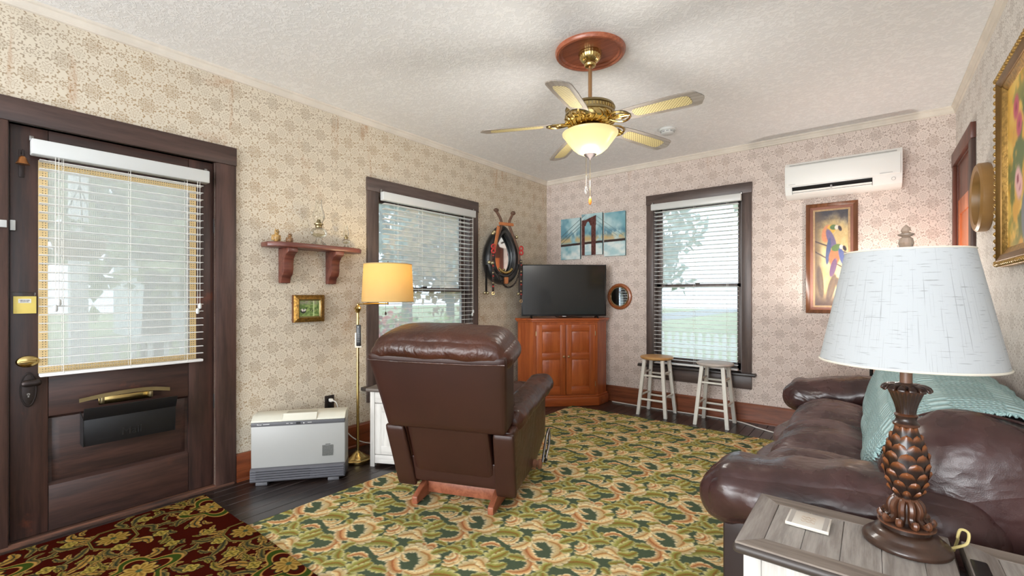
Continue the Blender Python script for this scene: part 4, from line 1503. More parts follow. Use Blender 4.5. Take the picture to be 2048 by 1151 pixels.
mb = MB()
tube_closed(mb, lambda t: C0 + tear(t, 0.185, 0.265), lambda t: (0.036 + 0.018 * (1 - math.cos(2 * math.pi * t)) / 2, 0.058 + 0.012 * (1 - math.cos(2 * math.pi * t)) / 2), 44, 12)
part(mb, 'collar_body', MT['collar'], hc, smooth=True)
mb = MB()
tube_closed(mb, lambda t: C0 + Vector((0.055, 0, 0)) + tear(t, 0.152, 0.228), lambda t: (0.019, 0.022), 44, 10)
part(mb, 'collar_rim', MT['collar'], hc, smooth=True)
mp = [C0 + Vector((0.02, 0, 0)) + tear(i / 36, 0.152, 0.222) for i in range(36)]
part(MB().prism([(p.y, p.z) for p in mp], C0.x + 0.005, C0.x + 0.012, 'x'), 'mirror_glass', MT['mirror'], hc)
for s, dy, dz in ((-1, -0.01, 0.0), (1, 0.0, -0.01)):
    pts = [C0 + Vector((0.075, s * 0.165, -0.10)), C0 + Vector((0.085, s * 0.155, 0.02)), C0 + Vector((0.085, s * 0.10, 0.16)), C0 + Vector((0.08, s * 0.052, 0.27)), C0 + Vector((0.08, s * 0.045 + dy, 0.34 + dz)), C0 + Vector((0.08, s * 0.075 + dy * 2, 0.405 + dz)), C0 + Vector((0.08, s * 0.09 + dy * 2, 0.425 + dz))]
    hm = part(MB().tube(arc_pts(pts, 24), 0.0135, 8), 'hame', MT['rustwood'], hc, smooth=True)
    e = pts[-1]
    bo = MB().ball(tuple(e + Vector((0, 0, 0.008))), 0.026, 12, 8, (1, 1, 0.8)).build('hame_ball', MT['rustwood'], None, smooth=True)
    bo.parent = hm
    bo.matrix_parent_inverse = hm.matrix_parent_inverse.copy() if False else Matrix.Identity(4)
part(MB().rbox(tuple(C0 + Vector((0.092, 0.0, 0.30))), (0.010, 0.085, 0.016), 0.006, 5), 'hame_strap', MT['tanstrap'], hc, smooth=True)
part(MB().rbox(tuple(C0 + Vector((0.09, 0.0, -0.275))), (0.014, 0.02, 0.035), 0.006, 5), 'bottom_strap', MT['tanstrap'], hc, smooth=True)
part(MB().tube([C0 + Vector((0.1, -0.095, 0.27)), C0 + Vector((0.105, -0.13, 0.1)), C0 + Vector((0.105, -0.155, 0.0))], 0.018, 6, flat=0.25), 'tan_strap', MT['tanstrap'], hc, smooth=True)
for s in (-1, 1):
    # studded hanging strap: alternating dark and pale segments
    x, y0_ = C0.x + 0.11, C0.y + s * 0.165
    zt_ = C0.z + (0.02 if s < 0 else -0.06)
    n = 12
    dz = 0.034
    st = part(MB().box(x - 0.003, y0_ - 0.012, zt_ - n * dz, x + 0.003, y0_ + 0.012, zt_), 'studded_strap', basic('dark strap', (58, 40, 34), 0.6), hc, bevel=0.002)
    for k in range(n):
        o = MB().ball((x + 0.005, y0_, zt_ - (k + 0.5) * dz), 0.011, 8, 6, (0.5, 1, 0.7)).build('stud', [MT['bell'], MT['redbead'], MT['bronze']][k % 3], None, smooth=True)
        o.parent = st
    o = MB().torus((x, y0_, zt_ - n * dz - 0.018), 0.014, 0.003, 16, 6, 'x').build('end_ring', MT['brass'], None, smooth=True)
    o.parent = st
    for k in range(2):
        part(MB().torus((x + 0.006, y0_, C0.z + 0.06 - 0.045 * k), 0.02, 0.008, 16, 8, 'x'), 'rosette', MT['redbead'], hc, smooth=True)
for (dy, z_, l) in ((-0.205, -0.12, 0.27), (0.19, -0.1, 0.3)):
    x = C0.x + 0.05
    part(MB().box(x - 0.003, C0.y + dy - 0.010, C0.z + z_ - l, x + 0.003, C0.y + dy + 0.010, C0.z + z_), 'black_strap', MT['black'], hc)
    for k in (-1, 1):
        part(MB().ball((x, C0.y + dy + k * 0.016, C0.z + z_ - l - 0.012), 0.016, 10, 8), 'bell', MT['bell'], hc, smooth=True)
for (dx, dy, dz) in ((0.085, -0.135, 0.21), (0.085, -0.15, 0.195), (0.085, 0.13, 0.18), (0.12, -0.215, -0.1), (0.12, -0.18, -0.105)):
    part(MB().ball(tuple(C0 + Vector((dx, dy, dz))), 0.019, 10, 8), 'bell', MT['bell'], hc, smooth=True)
for i in range(11):
    t = 0.40 + 0.2 * i / 10
    p = C0 + Vector((0.082, 0, 0)) + tear(t, 0.125, 0.195)
    part(MB().ball(tuple(p), 0.0145, 8, 6), 'brass_bell', MT['brass'], hc, smooth=True)
cpts = [C0 + Vector((0.11, -0.12, -0.16)), C0 + Vector((0.115, -0.08, -0.28)), C0 + Vector((0.115, 0.0, -0.345)), C0 + Vector((0.115, 0.09, -0.30)), C0 + Vector((0.11, 0.15, -0.16)), C0 + Vector((0.11, 0.16, -0.06))]
cp_ = arc_pts(cpts, 40)
mb = MB()
for i in range(0, len(cp_) - 1):
    p, q_ = cp_[i], cp_[i + 1]
    d = (q_ - p).normalized()
    mb.m = Matrix.Translation((p + q_) / 2) @ d.to_track_quat('X', 'Z').to_matrix().to_4x4() @ Matrix.Rotation((i % 2) * math.pi / 2, 4, 'X')
    mb.torus((0, 0, 0), 0.0085, 0.0026, 10, 5, 'z', sx=1.3)
part(mb, 'trace_chain', MT['bronze'], hc, smooth=True)
hc.rotation_euler = (0, 0, -0.30)
hc.location = (LX + 0.05, 3.80, 1.2)
hc.scale = (1.08, 1.08, 1.04)
# ================================================================== things on the front door
mbx = thing('mail_box', 'black metal mail catcher box hanging open inside the front door', 'mail box', (LX, 0.675, 0.43))
DX = LX - 0.012


def P5(mb, name, mat, **kw):
    return part(mb, name, mat, mbx, **kw)


y0, y1, zb, zt5 = 0.475, 0.868, 0.432, 0.575
P5(MB().prism([(DX, zb + 0.005), (DX + 0.075, zb), (DX + 0.085, zt5), (DX + 0.08, zt5), (DX + 0.071, zb + 0.006), (DX + 0.004, zb + 0.01), (DX + 0.004, zt5), (DX, zt5)], y0, y1, 'y'), 'box_body', MT['blackm'], bevel=0.001)
P5(MB().prism([(DX, zb), (DX + 0.078, zb), (DX + 0.084, zt5), (DX, zt5 + 0.03)], y0 - 0.003, y0, 'y'), 'box_end', MT['blackm'])
P5(MB().prism([(DX, zb), (DX + 0.078, zb), (DX + 0.084, zt5), (DX, zt5 + 0.03)], y1, y1 + 0.003, 'y'), 'box_end', MT['blackm'])
P5(MB().hexa([(DX + 0.082, y0 - .004, zt5 - .002), (DX + 0.086, y0 - .004, zt5 - .004), (DX + 0.086, y1 + .004, zt5 - .004), (DX + 0.082, y1 + .004, zt5 - .002)],
             [(DX + 0.112, y0 - .004, zt5 + .062), (DX + 0.117, y0 - .004, zt5 + .060), (DX + 0.117, y1 + .004, zt5 + .060), (DX + 0.112, y1 + .004, zt5 + .062)]), 'lid', MT['blackm'], bevel=0.001)
xx = DX + 0.0795
mb = MB()
mb.tube([(xx + .002, y0 + .045, zt5 - .02), (xx - .004, y0 + .045, zb + .04), (xx - .004, y0 + .055, zb + .028), (xx - .004, y0 + .115, zb + .028)], 0.0018, 5)
mb.tube([(xx - .004, y1 - .115, zb + .028), (xx - .004, y1 - .055, zb + .028), (xx - .004, y1 - .045, zb + .04), (xx + .002, y1 - .045, zt5 - .02)], 0.0018, 5)
P5(mb, 'embossed_border', MT['blackm'])
mt = Matrix.Translation((DX + 0.0800, (y0 + y1) / 2, zb + 0.045)) @ Matrix.Rotation(math.radians(5), 4, 'Y') @ Matrix(((0, 0, 1, 0), (1, 0, 0, 0), (0, 1, 0, 0), (0, 0, 0, 1)))
tx = text_mesh('lettering', 'Mail', 0.055, basic('embossed black', (34, 34, 36), 0.35), None, mt, 0.0015)
adopt(tx, mbx)

ms = thing('mail_slot_handle', 'long brass mail slot with arched pull above the mail box', 'mail slot', (DX, 0.66, 0.64))
part(MB().box(DX, 0.545, 0.628, DX + 0.004, 0.775, 0.668), 'slot_plate', MT['brass'], ms, bevel=0.001)
bar = arc_pts([(DX + 0.045, 0.462, 0.672), (DX + 0.045, 0.56, 0.684), (DX + 0.045, 0.66, 0.690), (DX + 0.045, 0.76, 0.688), (DX + 0.045, 0.852, 0.672)], 20)
mb = MB()
for i in range(len(bar) - 1):
    a, b_ = bar[i], bar[i + 1]
    mb.hexa([(a.x - .005, a.y, a.z - .011), (a.x + .005, a.y, a.z - .011), (a.x + .005, a.y, a.z + .009), (a.x - .005, a.y, a.z + .009)],
            [(b_.x - .005, b_.y, b_.z - .011), (b_.x + .005, b_.y, b_.z - .011), (b_.x + .005, b_.y, b_.z + .009), (b_.x - .005, b_.y, b_.z + .009)])
part(mb, 'pull_bar', MT['brass_dull'], ms)
for y in (0.555, 0.765):
    part(MB().box(DX, y - 0.008, 0.640, DX + 0.045, y + 0.008, 0.672), 'post', MT['brass_dull'], ms, bevel=0.002)

bl5 = thing('door_bell', 'small copper bell on a dark bracket at the top of the door', 'bell', (DX, 0.262, 1.80))
part(MB().box(DX, 0.252, 1.80, DX + 0.004, 0.270, 1.935), 'bracket_plate', MT['bronze'], bl5, bevel=0.001)
part(MB().tube(arc_pts([(DX + .004, 0.261, 1.915), (DX + 0.05, 0.261, 1.925), (DX + 0.055, 0.261, 1.895)], 8), 0.003, 6), 'spring_arm', MT['bronze'], bl5, smooth=True)
part(MB().lathe([(0.026, 0.0), (0.023, 0.004), (0.017, 0.016), (0.013, 0.032), (0.006, 0.04), (0.0, 0.041)], 24, (DX + 0.052, 0.261, 1.855)), 'bell_body', basic('copper', (170, 112, 66), 0.3, metal=0.9), bl5, smooth=True)

kb = thing('key_card_box', 'yellow card in a clear plastic case on the door stile', 'card case', (DX, 0.272, 1.15))
part(MB().box(DX, 0.233, 1.13, DX + 0.012, 0.311, 1.215), 'yellow_card', basic('pale yellow card', (232, 208, 112), 0.6, var=0.05), kb, bevel=0.001)
part(MB().box(DX, 0.227, 1.216, DX + 0.02, 0.307, 1.236), 'clear_clip', MT['glass'], kb, bevel=0.002)
lb5 = part(MB().box(DX + 0.012, 0.249, 1.182, DX + 0.0128, 0.293, 1.202), 'paper_label', basic('white label', (232, 230, 224), 0.7), kb)
mb = MB()
random.seed(8)
for (zz, a, c) in ((1.195, 0.255, 0.288), (1.188, 0.257, 0.287)):
    y = a
    while y < c:
        w_ = random.uniform(0.002, 0.004)
        mb.box(DX + 0.0128, y, zz - 0.0022, DX + 0.0131, y + w_, zz + 0.0022)
        y += w_ + 0.0014
part(mb, 'printed_lines', basic('dark print', (60, 60, 66), 0.7), kb)['kind'] = 'stuff'
sw = thing('door_sensor', 'small white contact sensor at the left edge of the front door', 'sensor', (LX, 0.215, 1.55))
part(MB().box(LX - 0.010, 0.222, 1.535, LX + 0.006, 0.240, 1.585), 'magnet', MT['white'], sw, bevel=0.002)
part(MB().box(LX + 0.022, 0.150, 1.543, LX + 0.036, 0.210, 1.578), 'sensor_body', MT['white'], sw, bevel=0.002)

# ================================================================== gas heater
hv = Vector((-2.761 + 3.128, 1.695 - 1.252, 0))
hang = math.atan2(hv.y, hv.x)
ht = thing('space_heater', 'pale grey floor heater with louvred grille next to the brass floor lamp', 'heater', (-3.128 + hv.x / 2, 1.252 + hv.y / 2, 0), hang)
HL = hv.length / 2
MT['heat'] = basic('pale grey enamel', (158, 158, 155), 0.4)
MT['heat_cap'] = basic('ivory plastic', (208, 206, 192), 0.35)
MT['heat_dk'] = basic('charcoal plastic', (84, 84, 88), 0.5)
MT['heat_gr'] = basic('dark grille', (40, 40, 44), 0.5)
D5 = 0.155
MB().prism([(0.004, 0.105), (-0.0, 0.38), (D5, 0.38), (D5, 0.03), (0.03, 0.03)], -HL, HL, 'x').build('body', MT['heat'], ht, bevel=0.008)
MB().box(-HL + 0.002, -0.003, 0.372, HL - 0.002, 0.05, 0.398).build('control_strip', MT['heat_dk'], ht, bevel=0.003)
MB().prism([(-0.002, 0.398), (0.0, 0.408), (0.03, 0.43), (0.05, 0.438), (D5, 0.438), (D5, 0.372), (0.04, 0.372), (0.04, 0.398)], -HL, HL, 'x').build('top_cap', MT['heat_cap'], ht, bevel=0.006)
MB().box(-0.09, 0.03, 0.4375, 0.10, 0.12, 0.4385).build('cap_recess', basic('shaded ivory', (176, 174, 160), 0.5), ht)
MB().prism([(-0.004, 0.400), (-0.002, 0.412), (0.026, 0.434), (0.03, 0.445), (0.024, 0.445), (0.018, 0.432), (-0.006, 0.41)], -0.10, 0.11, 'x').build('handle_lip', MT['heat_cap'], ht, bevel=0.002)
# curved grille foot with louvres
MB().prism([(0.0, 0.108), (-0.012, 0.10), (-0.018, 0.03), (-0.012, 0.018), (D5, 0.018), (D5, 0.1), (0.02, 0.1)], -HL - 0.001, HL + 0.001, 'x').build('grille_base', MT['heat_dk'], ht, bevel=0.003)
MB().box(-HL + 0.035, -0.0195, 0.03, HL - 0.215, -0.006, 0.098).build('outlet', MT['heat_gr'], ht)
for k in range(5):
    z = 0.036 + k * 0.0155
    MB().prism([(-0.010, z), (-0.027, z - 0.003), (-0.027, z + 0.001), (-0.010, z + 0.006)], -HL + 0.004, HL - 0.006, 'x').build('louver', basic('grey louver', (98, 98, 104), 0.45) if k == 0 else bpy.data.materials['grey louver'], ht)
for s in (-1, 1):
    MB().box(s * (HL - 0.07) - 0.035, -0.022, 0.0, s * (HL - 0.07) + 0.035, D5 - 0.01, 0.02).build('foot', MT['heat_dk'], ht, bevel=0.003)
MB().box(-0.015, -0.0036, 0.379, 0.012, -0.0025, 0.392).build('display', MT['black'], ht)
MP = basic('white print', (216, 216, 214), 0.6)
fr5 = Matrix(((1, 0, 0, 0), (0, 0, -1, 0), (0, 1, 0, 0), (0, 0, 0, 1)))
text_mesh('brand_print', 'Rinnai', 0.011, MP, ht, Matrix.Translation((-HL + 0.052, -0.0033, 0.385)) @ fr5, 0.0003)
mb = MB()
for (x0, x1) in ((-HL + 0.075, -HL + 0.112), (0.055, 0.08), (-0.075, -0.06), (-0.05, -0.035)):
    mb.box(x0, -0.0035, 0.3845, x1, -0.0028, 0.387)
mb.tube([(0.032, -0.0036, 0.384), (0.032, -0.0028, 0.384)], 0.0035, 8)
mb.build('panel_print', MP, ht)
mb = MB()
random.seed(12)
mb.box(0.165, -0.0012, 0.232, 0.195, 0.002, 0.236)
for r in range(13):
    z = 0.226 - r * 0.0055
    x = 0.145
    while x < 0.212:
        w_ = random.uniform(0.003, 0.010)
        mb.box(x, -0.0012 + (0.004 - 0.004 * (z / 0.38)) * 0, z - 0.0017, min(x + w_, 0.213), 0.004, z + 0.0017)
        x += w_ + 0.002
wp = mb.build('warning_print', basic('dark grey print', (92, 92, 88), 0.7), ht)
wp['kind'] = 'stuff'

# ================================================================== wall outlet with plug
ol = thing('wall_outlet', 'dark brown double wall outlet with white plug above the heater', 'outlet', (LX, 1.875, 0.40))
part(MB().box(LX, 1.836, 0.34, LX + 0.006, 1.912, 0.452), 'cover_plate', basic('brown bakelite', (38, 30, 28), 0.4), ol, bevel=0.002)
for z in (0.372, 0.42):
    part(MB().box(LX + 0.006, 1.856, z - 0.016, LX + 0.009, 1.892, z + 0.016), 'socket', MT['black'], ol, bevel=0.002)
lc = thing('lamp_cord', 'off-white cord and plug running from the outlet to the floor', 'cord', (LX + 0.05, 1.875, 0.3))
part(MB().rbox((LX + 0.026, 1.874, 0.418), (0.018, 0.012, 0.012), 0.006, 5), 'plug', MT['cord'], lc, smooth=True)
part(MB().tube(arc_pts([(LX + 0.04, 1.874, 0.418), (LX + 0.075, 1.89, 0.40), (LX + 0.07, 1.92, 0.30), (LX + 0.06, 1.97, 0.18), (LX + 0.07, 2.06, 0.08), (LX + 0.10, 2.2, 0.02), (LX + 0.16, 2.4, 0.006)], 40), 0.0045, 6), 'flex', MT['cord'], lc, smooth=True)

# ================================================================== brass floor lamp
FLX, FLY = -2.967, 1.925
fl = thing('floor_lamp', 'brass floor lamp with lit yellow drum shade on a swing arm', 'floor lamp', (FLX, FLY, 0))
MB().lathe([(0.092, 0.0), (0.096, 0.006), (0.096, 0.02), (0.09, 0.026), (0.078, 0.028), (0.074, 0.034), (0.06, 0.04), (0.045, 0.052), (0.03, 0.064), (0.018, 0.07), (0.013, 0.08)], 40).build('base', MT['brass'], fl, smooth=True)
MB().tube([(0, 0, 0.07), (0, 0, 1.13)], 0.0105, 16).build('pole', MT['brass'], fl, smooth=True)
MB().lathe([(0.0105, 1.09), (0.017, 1.10), (0.024, 1.118), (0.026, 1.124), (0.02, 1.134), (0.012, 1.142), (0.009, 1.152), (0.010, 1.158), (0.0, 1.165)], 20).build('pole_cap', MT['brass'], fl, smooth=True)
arm = Vector((math.cos(A), math.sin(A), 0)) * 0.222
MB().tube([(0, 0, 1.155), tuple(arm * 0.55 + Vector((0.01, -0.01, 1.158))), tuple(arm + Vector((0, 0, 1.158)))], 0.0055, 8).build('swing_arm', MT['brass'], fl, smooth=True)
MB().tube([tuple(arm + Vector((0, 0, 1.15))), tuple(arm + Vector((0, 0, 1.40)))], 0.004, 8).tube([tuple(arm + Vector((0, 0, 1.40))), tuple(arm + Vector((0, 0, 1.472)))], 0.0035, 6).build('harp_stem', MT['bronze'], fl, smooth=True)


def shade_mat(name, rgb, emit, estr, thread=0.0):
    m, b = nmat(name)
    nt = m.node_tree
    b.inputs['Roughness'].default_value = 0.9
    b.inputs['Specular IOR Level'].default_value = 0.1
    tx_ = S.nt.nodes.new('ShaderNodeTexCoord')
    sx = S.nt.nodes.new('ShaderNodeSeparateXYZ')
    S.nt.links.new(tx_.outputs['Object'], sx.inputs[0])
    x, y, z = S(sx.outputs[0]), S(sx.outputs[1]), S(sx.outputs[2])
    an = M('ARCTAN2', y, x)
    n1 = noise_t(combine(an * 24.0, z * 1.4, 0.0), 3.0, 3, 0.6)
    n2 = noise_t(combine(an * 0.9, z * 110.0, 5.0), 3.0, 3, 0.6)
    th = mx(sstep(0.60, 0.68, n1), sstep(0.60, 0.68, n2))
    fine = noise_t(combine(an * 90.0, z * 400.0, 0.0), 2.0, 2)
    c = mixc(th * thread, lin(rgb), tuple(v * 0.42 for v in lin(rgb)))
    link(mixc(fine * 0.12, c, (0.2, 0.19, 0.18)), b.inputs['Base Color'])
    tr = nt.nodes.new('ShaderNodeBsdfTranslucent')
    link(c, tr.inputs[0])
    mi = nt.nodes.new('ShaderNodeMixShader')
    mi.inputs[0].default_value = 0.4
    nt.links.new(b.outputs[0], mi.inputs[1])
    nt.links.new(tr.outputs[0], mi.inputs[2])
    nt.links.new(mi.outputs[0], nt.nodes['Material Output'].inputs['Surface'])
    return m


MT['shade_y'] = shade_mat('yellow linen shade', (226, 200, 138), None, 0)
MT['shade_trim'] = basic('tan shade binding', (176, 152, 110), 0.8)
sh5 = MB()
R0, R1 = 0.186, 0.172
for (ra, rb) in ((0, -0.0015),):
    sh5.lathe([(R0, 1.172), (R1, 1.448), (R1 - 0.002, 1.448), (R0 - 0.002, 1.172), (R0, 1.172)], 56, tuple(arm), caps=False)
sho = sh5.build('lamp_shade', MT['shade_y'], fl, smooth=True)
mb = MB().torus((arm.x, arm.y, 1.173), R0, 0.003, 56, 6).torus((arm.x, arm.y, 1.447), R1, 0.003, 56, 6)
mb.build('shade_binding', MT['shade_trim'], fl, smooth=True)
MB().lathe([(0.006, 1.435), (0.0065, 1.44)], 8, tuple(arm)).tube([(arm.x - R1, arm.y, 1.44), (arm.x + R1, arm.y, 1.44)], 0.0018, 5).tube([(arm.x, arm.y - R1, 1.44), (arm.x, arm.y + R1, 1.44)], 0.0018, 5).build('spider', MT['bronze'], fl)
MB().ball((arm.x, arm.y, 1.33), 0.03, 14, 10, (1, 1, 1.15)).build('bulb', basic('warm bulb', (255, 240, 200), 0.4, emit=(255, 220, 150), estr=12.0), fl, smooth=True)
point_light('floor_lamp_bulb', (FLX + arm.x, FLY + arm.y, 1.39), 4.5, (1.0, 0.83, 0.52), 0.03)
pc = MB().tube([(arm.x, arm.y - 0.02, 1.17), (arm.x, arm.y - 0.02, 1.10)], 0.0012, 5).build('pull_chain', MT['bronze'], fl)
MB().lathe([(0.003, 1.075), (0.008, 1.08), (0.006, 1.095), (0.002, 1.10)], 10, (arm.x, arm.y - 0.02, 0)).build('pull_knob', MT['bronze'], pc, smooth=True)
fo = Vector((math.sin(A), -math.cos(A), 0))
ri = Vector((math.cos(A), math.sin(A), 0))


def lampbox(name, mat, c0, w, h, d, bev=0.003):
    mt_ = Matrix(((ri.x, fo.x, 0, c0.x), (ri.y, fo.y, 0, c0.y), (0, 0, 1, c0.z), (0, 0, 0, 1)))
    return MB(mt_).box(-w / 2, -d / 2, -h / 2, w / 2, d / 2, h / 2).build(name, mat, None, bevel=bev)


hold = lampbox('remote_holder', basic('pale plastic holder', (226, 218, 204), 0.4), Vector((FLX, FLY, 0.892)) + ri * 0.012 + fo * 0.02, 0.05, 0.11, 0.016)
tag(hold, 'pale plastic holder clipped to the brass lamp pole', 'holder')
rc = thing('remote_control', 'small black remote control in the holder on the lamp pole', 'remote', (FLX, FLY, 0.87))
body = lampbox('remote_body', MT['black'], Vector((FLX, FLY, 0.928)) + ri * 0.018 + fo * 0.036, 0.033, 0.155, 0.013, 0.005)
adopt(body, rc)
mbk = None
for r in range(5):
    for c in range(2):
        o = lampbox('button', basic('grey button', (120, 120, 120), 0.5) if mbk is None else mbk, Vector((FLX, FLY, 0.882 + r * 0.014)) + ri * (0.0125 + c * 0.011) + fo * 0.0432, 0.007, 0.007, 0.003, 0.001)
        mbk = o.data.materials[0]
        o.parent = body
adopt(lampbox('power_button', MT['white'], Vector((FLX, FLY, 0.99)) + ri * 0.018 + fo * 0.0432, 0.006, 0.006, 0.003, 0.001), rc)

# ================================================================== white side cabinet
ang = math.radians(27.8)
wc = thing('side_cabinet', 'whitewashed side cabinet with dark top between lamp and recliner', 'cabinet', (-2.807, 1.92, 0), ang)
# local: x along the front to the right, y back
MT['wash'] = wood('whitewashed wood', (190, 186, 180), (222, 219, 213), 'Z', 0.55, 3, bmp=0.25)
MT['wash_h'] = wood('whitewashed wood crosswise', (192, 188, 182), (222, 219, 213), 'X', 0.55, 3, bmp=0.25)
MT['greytop'] = wood('grey-brown weathered top', (74, 66, 62), (112, 102, 94), 'X', 0.45, 3, bmp=0.3)
CW, CD, CH = 0.255, 0.46, 0.535
MB().box(0.016, 0.016, 0.03, CW - 0.016, CD, CH).build('carcass', MT['wash'], wc)
for x in (0.0, CW - 0.034):
    MB().box(x, 0.0, 0.0, x + 0.034, 0.034, CH).build('leg', MT['wash'], wc, bevel=0.002)
    MB().box(x, CD - 0.034, 0.0, x + 0.034, CD, CH).build('leg', MT['wash'], wc, bevel=0.002)
MB().box(0.034, 0.004, 0.455, CW - 0.034, 0.03, CH).build('top_rail', MT['wash_h'], wc, bevel=0.002)
MB().box(0.034, 0.004, 0.025, CW - 0.034, 0.03, 0.085).build('bottom_rail', MT['wash_h'], wc, bevel=0.002)
dr5 = MB().box(0.037, 0.004, 0.09, CW - 0.037, 0.019, 0.45).build('door', MT['wash'], wc, bevel=0.002)
for x in (0.037, CW - 0.083):
    MB().box(x, 0.0, 0.09, x + 0.046, 0.018, 0.45).build('stile', MT['wash'], dr5, bevel=0.002)
MB().box(0.083, 0.0, 0.09, CW - 0.083, 0.018, 0.145).build('rail', MT['wash_h'], dr5, bevel=0.002)
MB().box(0.083, 0.0, 0.395, CW - 0.083, 0.018, 0.45).build('rail', MT['wash_h'], dr5, bevel=0.002)
MB().box(0.083, 0.0035, 0.145, CW - 0.083, 0.018, 0.395).build('panel', MT['wash'], dr5)
mb = MB()
x0, x1, z0, z1, e = 0.083, CW - 0.083, 0.145, 0.395, 0.012
mb.hexa([(x0, .008, z0), (x1, .008, z0), (x1 - e, .008, z0 + e), (x0 + e, .008, z0 + e)], [(x0, .001, z0), (x1, .001, z0), (x1 - e, .005, z0 + e), (x0 + e, .005, z0 + e)])
mb.hexa([(x0, .008, z1), (x1, .008, z1), (x1 - e, .008, z1 - e), (x0 + e, .008, z1 - e)], [(x0, .001, z1), (x1, .001, z1), (x1 - e, .005, z1 - e), (x0 + e, .005, z1 - e)])
mb.hexa([(x0, .008, z0), (x0, .008, z1), (x0 + e, .008, z1 - e), (x0 + e, .008, z0 + e)], [(x0, .001, z0), (x0, .001, z1), (x0 + e, .005, z1 - e), (x0 + e, .005, z0 + e)])
mb.hexa([(x1, .008, z0), (x1, .008, z1), (x1 - e, .008, z1 - e), (x1 - e, .008, z0 + e)], [(x1, .001, z0), (x1, .001, z1), (x1 - e, .005, z1 - e), (x1 - e, .005, z0 + e)])
mb.build('panel_moulding', MT['wash'], dr5)
MB().box(-0.025, -0.025, CH, CW + 0.025, CD + 0.01, CH + 0.026).build('top', MT['greytop'], wc, bevel=0.008)

# ================================================================== recliner
rcl = thing('recliner', 'dark brown leather recliner seen from behind on a wooden rocker base', 'recliner', (-1.880, 1.866, 0), math.radians(21.4))
MT['lea_b'] = leather('dark brown leather', (54, 28, 19), (76, 41, 28), 0.34, 0.2, (9, 16, 6), 0.22)
MT['lea_back'] = basic('brown vinyl back panel', (52, 25, 17), 0.46, bmp=0.08, bscale=260, var=0.08, vscale=5)
MT['rockw'] = wood('red-brown rocker wood', (122, 66, 44), (162, 98, 70), 'Y', 0.4, 4)
TAU = math.radians(13)
TM = Matrix.Translation((0, 0, 0.105)) @ Matrix.Rotation(TAU, 4, 'X')
# body frame: x right, y forward, z up from the rear bottom edge, tilted back by TAU


def wrinkle(amp, sx, sy, sz):
    def f(q, u):
        n_ = noise.noise(Vector((q.x * sx, q.y * sy, q.z * sz)))
        return q + q.normalized() * amp * n_
    return f


for s in (-1, 1):
    # arm panel: outer side leans out a little
    def armfn(q, u, s=s):
        z = q.z + 0.205
        q = q.copy()
        q.x += s * 0.05 * z
        q.y -= 0.10 * z * max(0, (0.4 - q.y) / 0.8)
        q.z -= 0.11 * (z / 0.41) * (u[1] + 1) / 2
        yy = q.y + 0.39
        q.z -= (0.21 * min(yy, 0.45) - 0.12 * max(0, yy - 0.45)) * max(0.0, 1 - z / 0.3)
        return q
    MB(TM).rbox((s * 0.297, 0.39, 0.205), (0.058, 0.39, 0.205), 0.022, 10, fn=armfn).build('arm_panel', MT['lea_b'], rcl, smooth=True)

    def padfn(q, u, s=s):
        q = q.copy()
        q.z += 0.013 * noise.noise(Vector((q.x * 9, q.y * 30, 3 + s))) - 0.125 * (u[1] + 1) / 2
        q.x += 0.006 * noise.noise(Vector((q.y * 20, q.z * 30, s)))
        k = 1 - 0.18 * max(0, -u[1]) ** 2
        q.x *= k
        q.z -= 0.05 * max(0, -u[1] - 0.4)
        return q
    MB(TM).rbox((s * 0.328, 0.48, 0.43), (0.086, 0.42, 0.062), 0.06, 44, puff=(0, 0, 0.012), fn=padfn).build('arm_pad', MT['lea_b'], rcl, smooth=True)
    # rear cap of the arm: slightly proud panel with rolled top
    MB(TM).rbox((s * 0.306, -0.012, 0.20), (0.060, 0.018, 0.20), 0.016, 8, fn=lambda q, u, s=s: q + Vector((s * 0.05 * (q.z + .2), -0.075 * (q.z + .2), 0.0))).build('arm_back_panel', MT['lea_back'], rcl, smooth=True)
# skirt panel between the arms
MB(TM).rbox((0, -0.006, 0.116), (0.262, 0.014, 0.080), 0.010, 8).build('rear_skirt', MT['lea_back'], rcl, smooth=True)
# lower back between the arms
MB(TM).rbox((0, 0.02, 0.29), (0.243, 0.04, 0.20), 0.02, 8, fn=lambda q, u: q + Vector((0, -0.12 * (q.z + 0.2), 0))).build('lower_back', MT['lea_back'], rcl, smooth=True)


def backfn(q, u):
    z = (q.z + 0.225) / 0.45
    q = q.copy()
    q.x *= 0.90 + 0.115 * z
    q.y -= 0.045 * z
    return q


BZ = 0.405
MB(TM).rbox((0, 0.005, BZ + 0.225), (0.388, 0.085, 0.225), 0.022, 12, puff=(0, 0.006, 0), fn=backfn).build('back_shell', MT['lea_back'], rcl, smooth=True)


def frontfn(q, u):
    q = q.copy()
    q.y += 0.010 * noise.noise(Vector((q.x * 6, q.z * 14, 2)))
    return q


MB(TM).rbox((0, 0.14, 0.60), (0.33, 0.09, 0.26), 0.07, 14, puff=(0, 0.05, 0), fn=frontfn).build('back_cushion', MT['lea_b'], rcl, smooth=True)


def headfn(q, u):
    q = q.copy()
    wr = noise.noise(Vector((q.x * 7, 0.5, q.z * 3)))
    edge = max(0, abs(u[0]) - 0.55) / 0.45
    q.z += 0.007 * wr - 0.045 * edge ** 2
    q.y += 0.006 * wr + 0.010 * noise.noise(Vector((q.x * 30, q.z * 20, 7))) * edge
    q.y += 0.05 * max(0, -u[2]) * max(0, u[1]) * 0.0
    return q


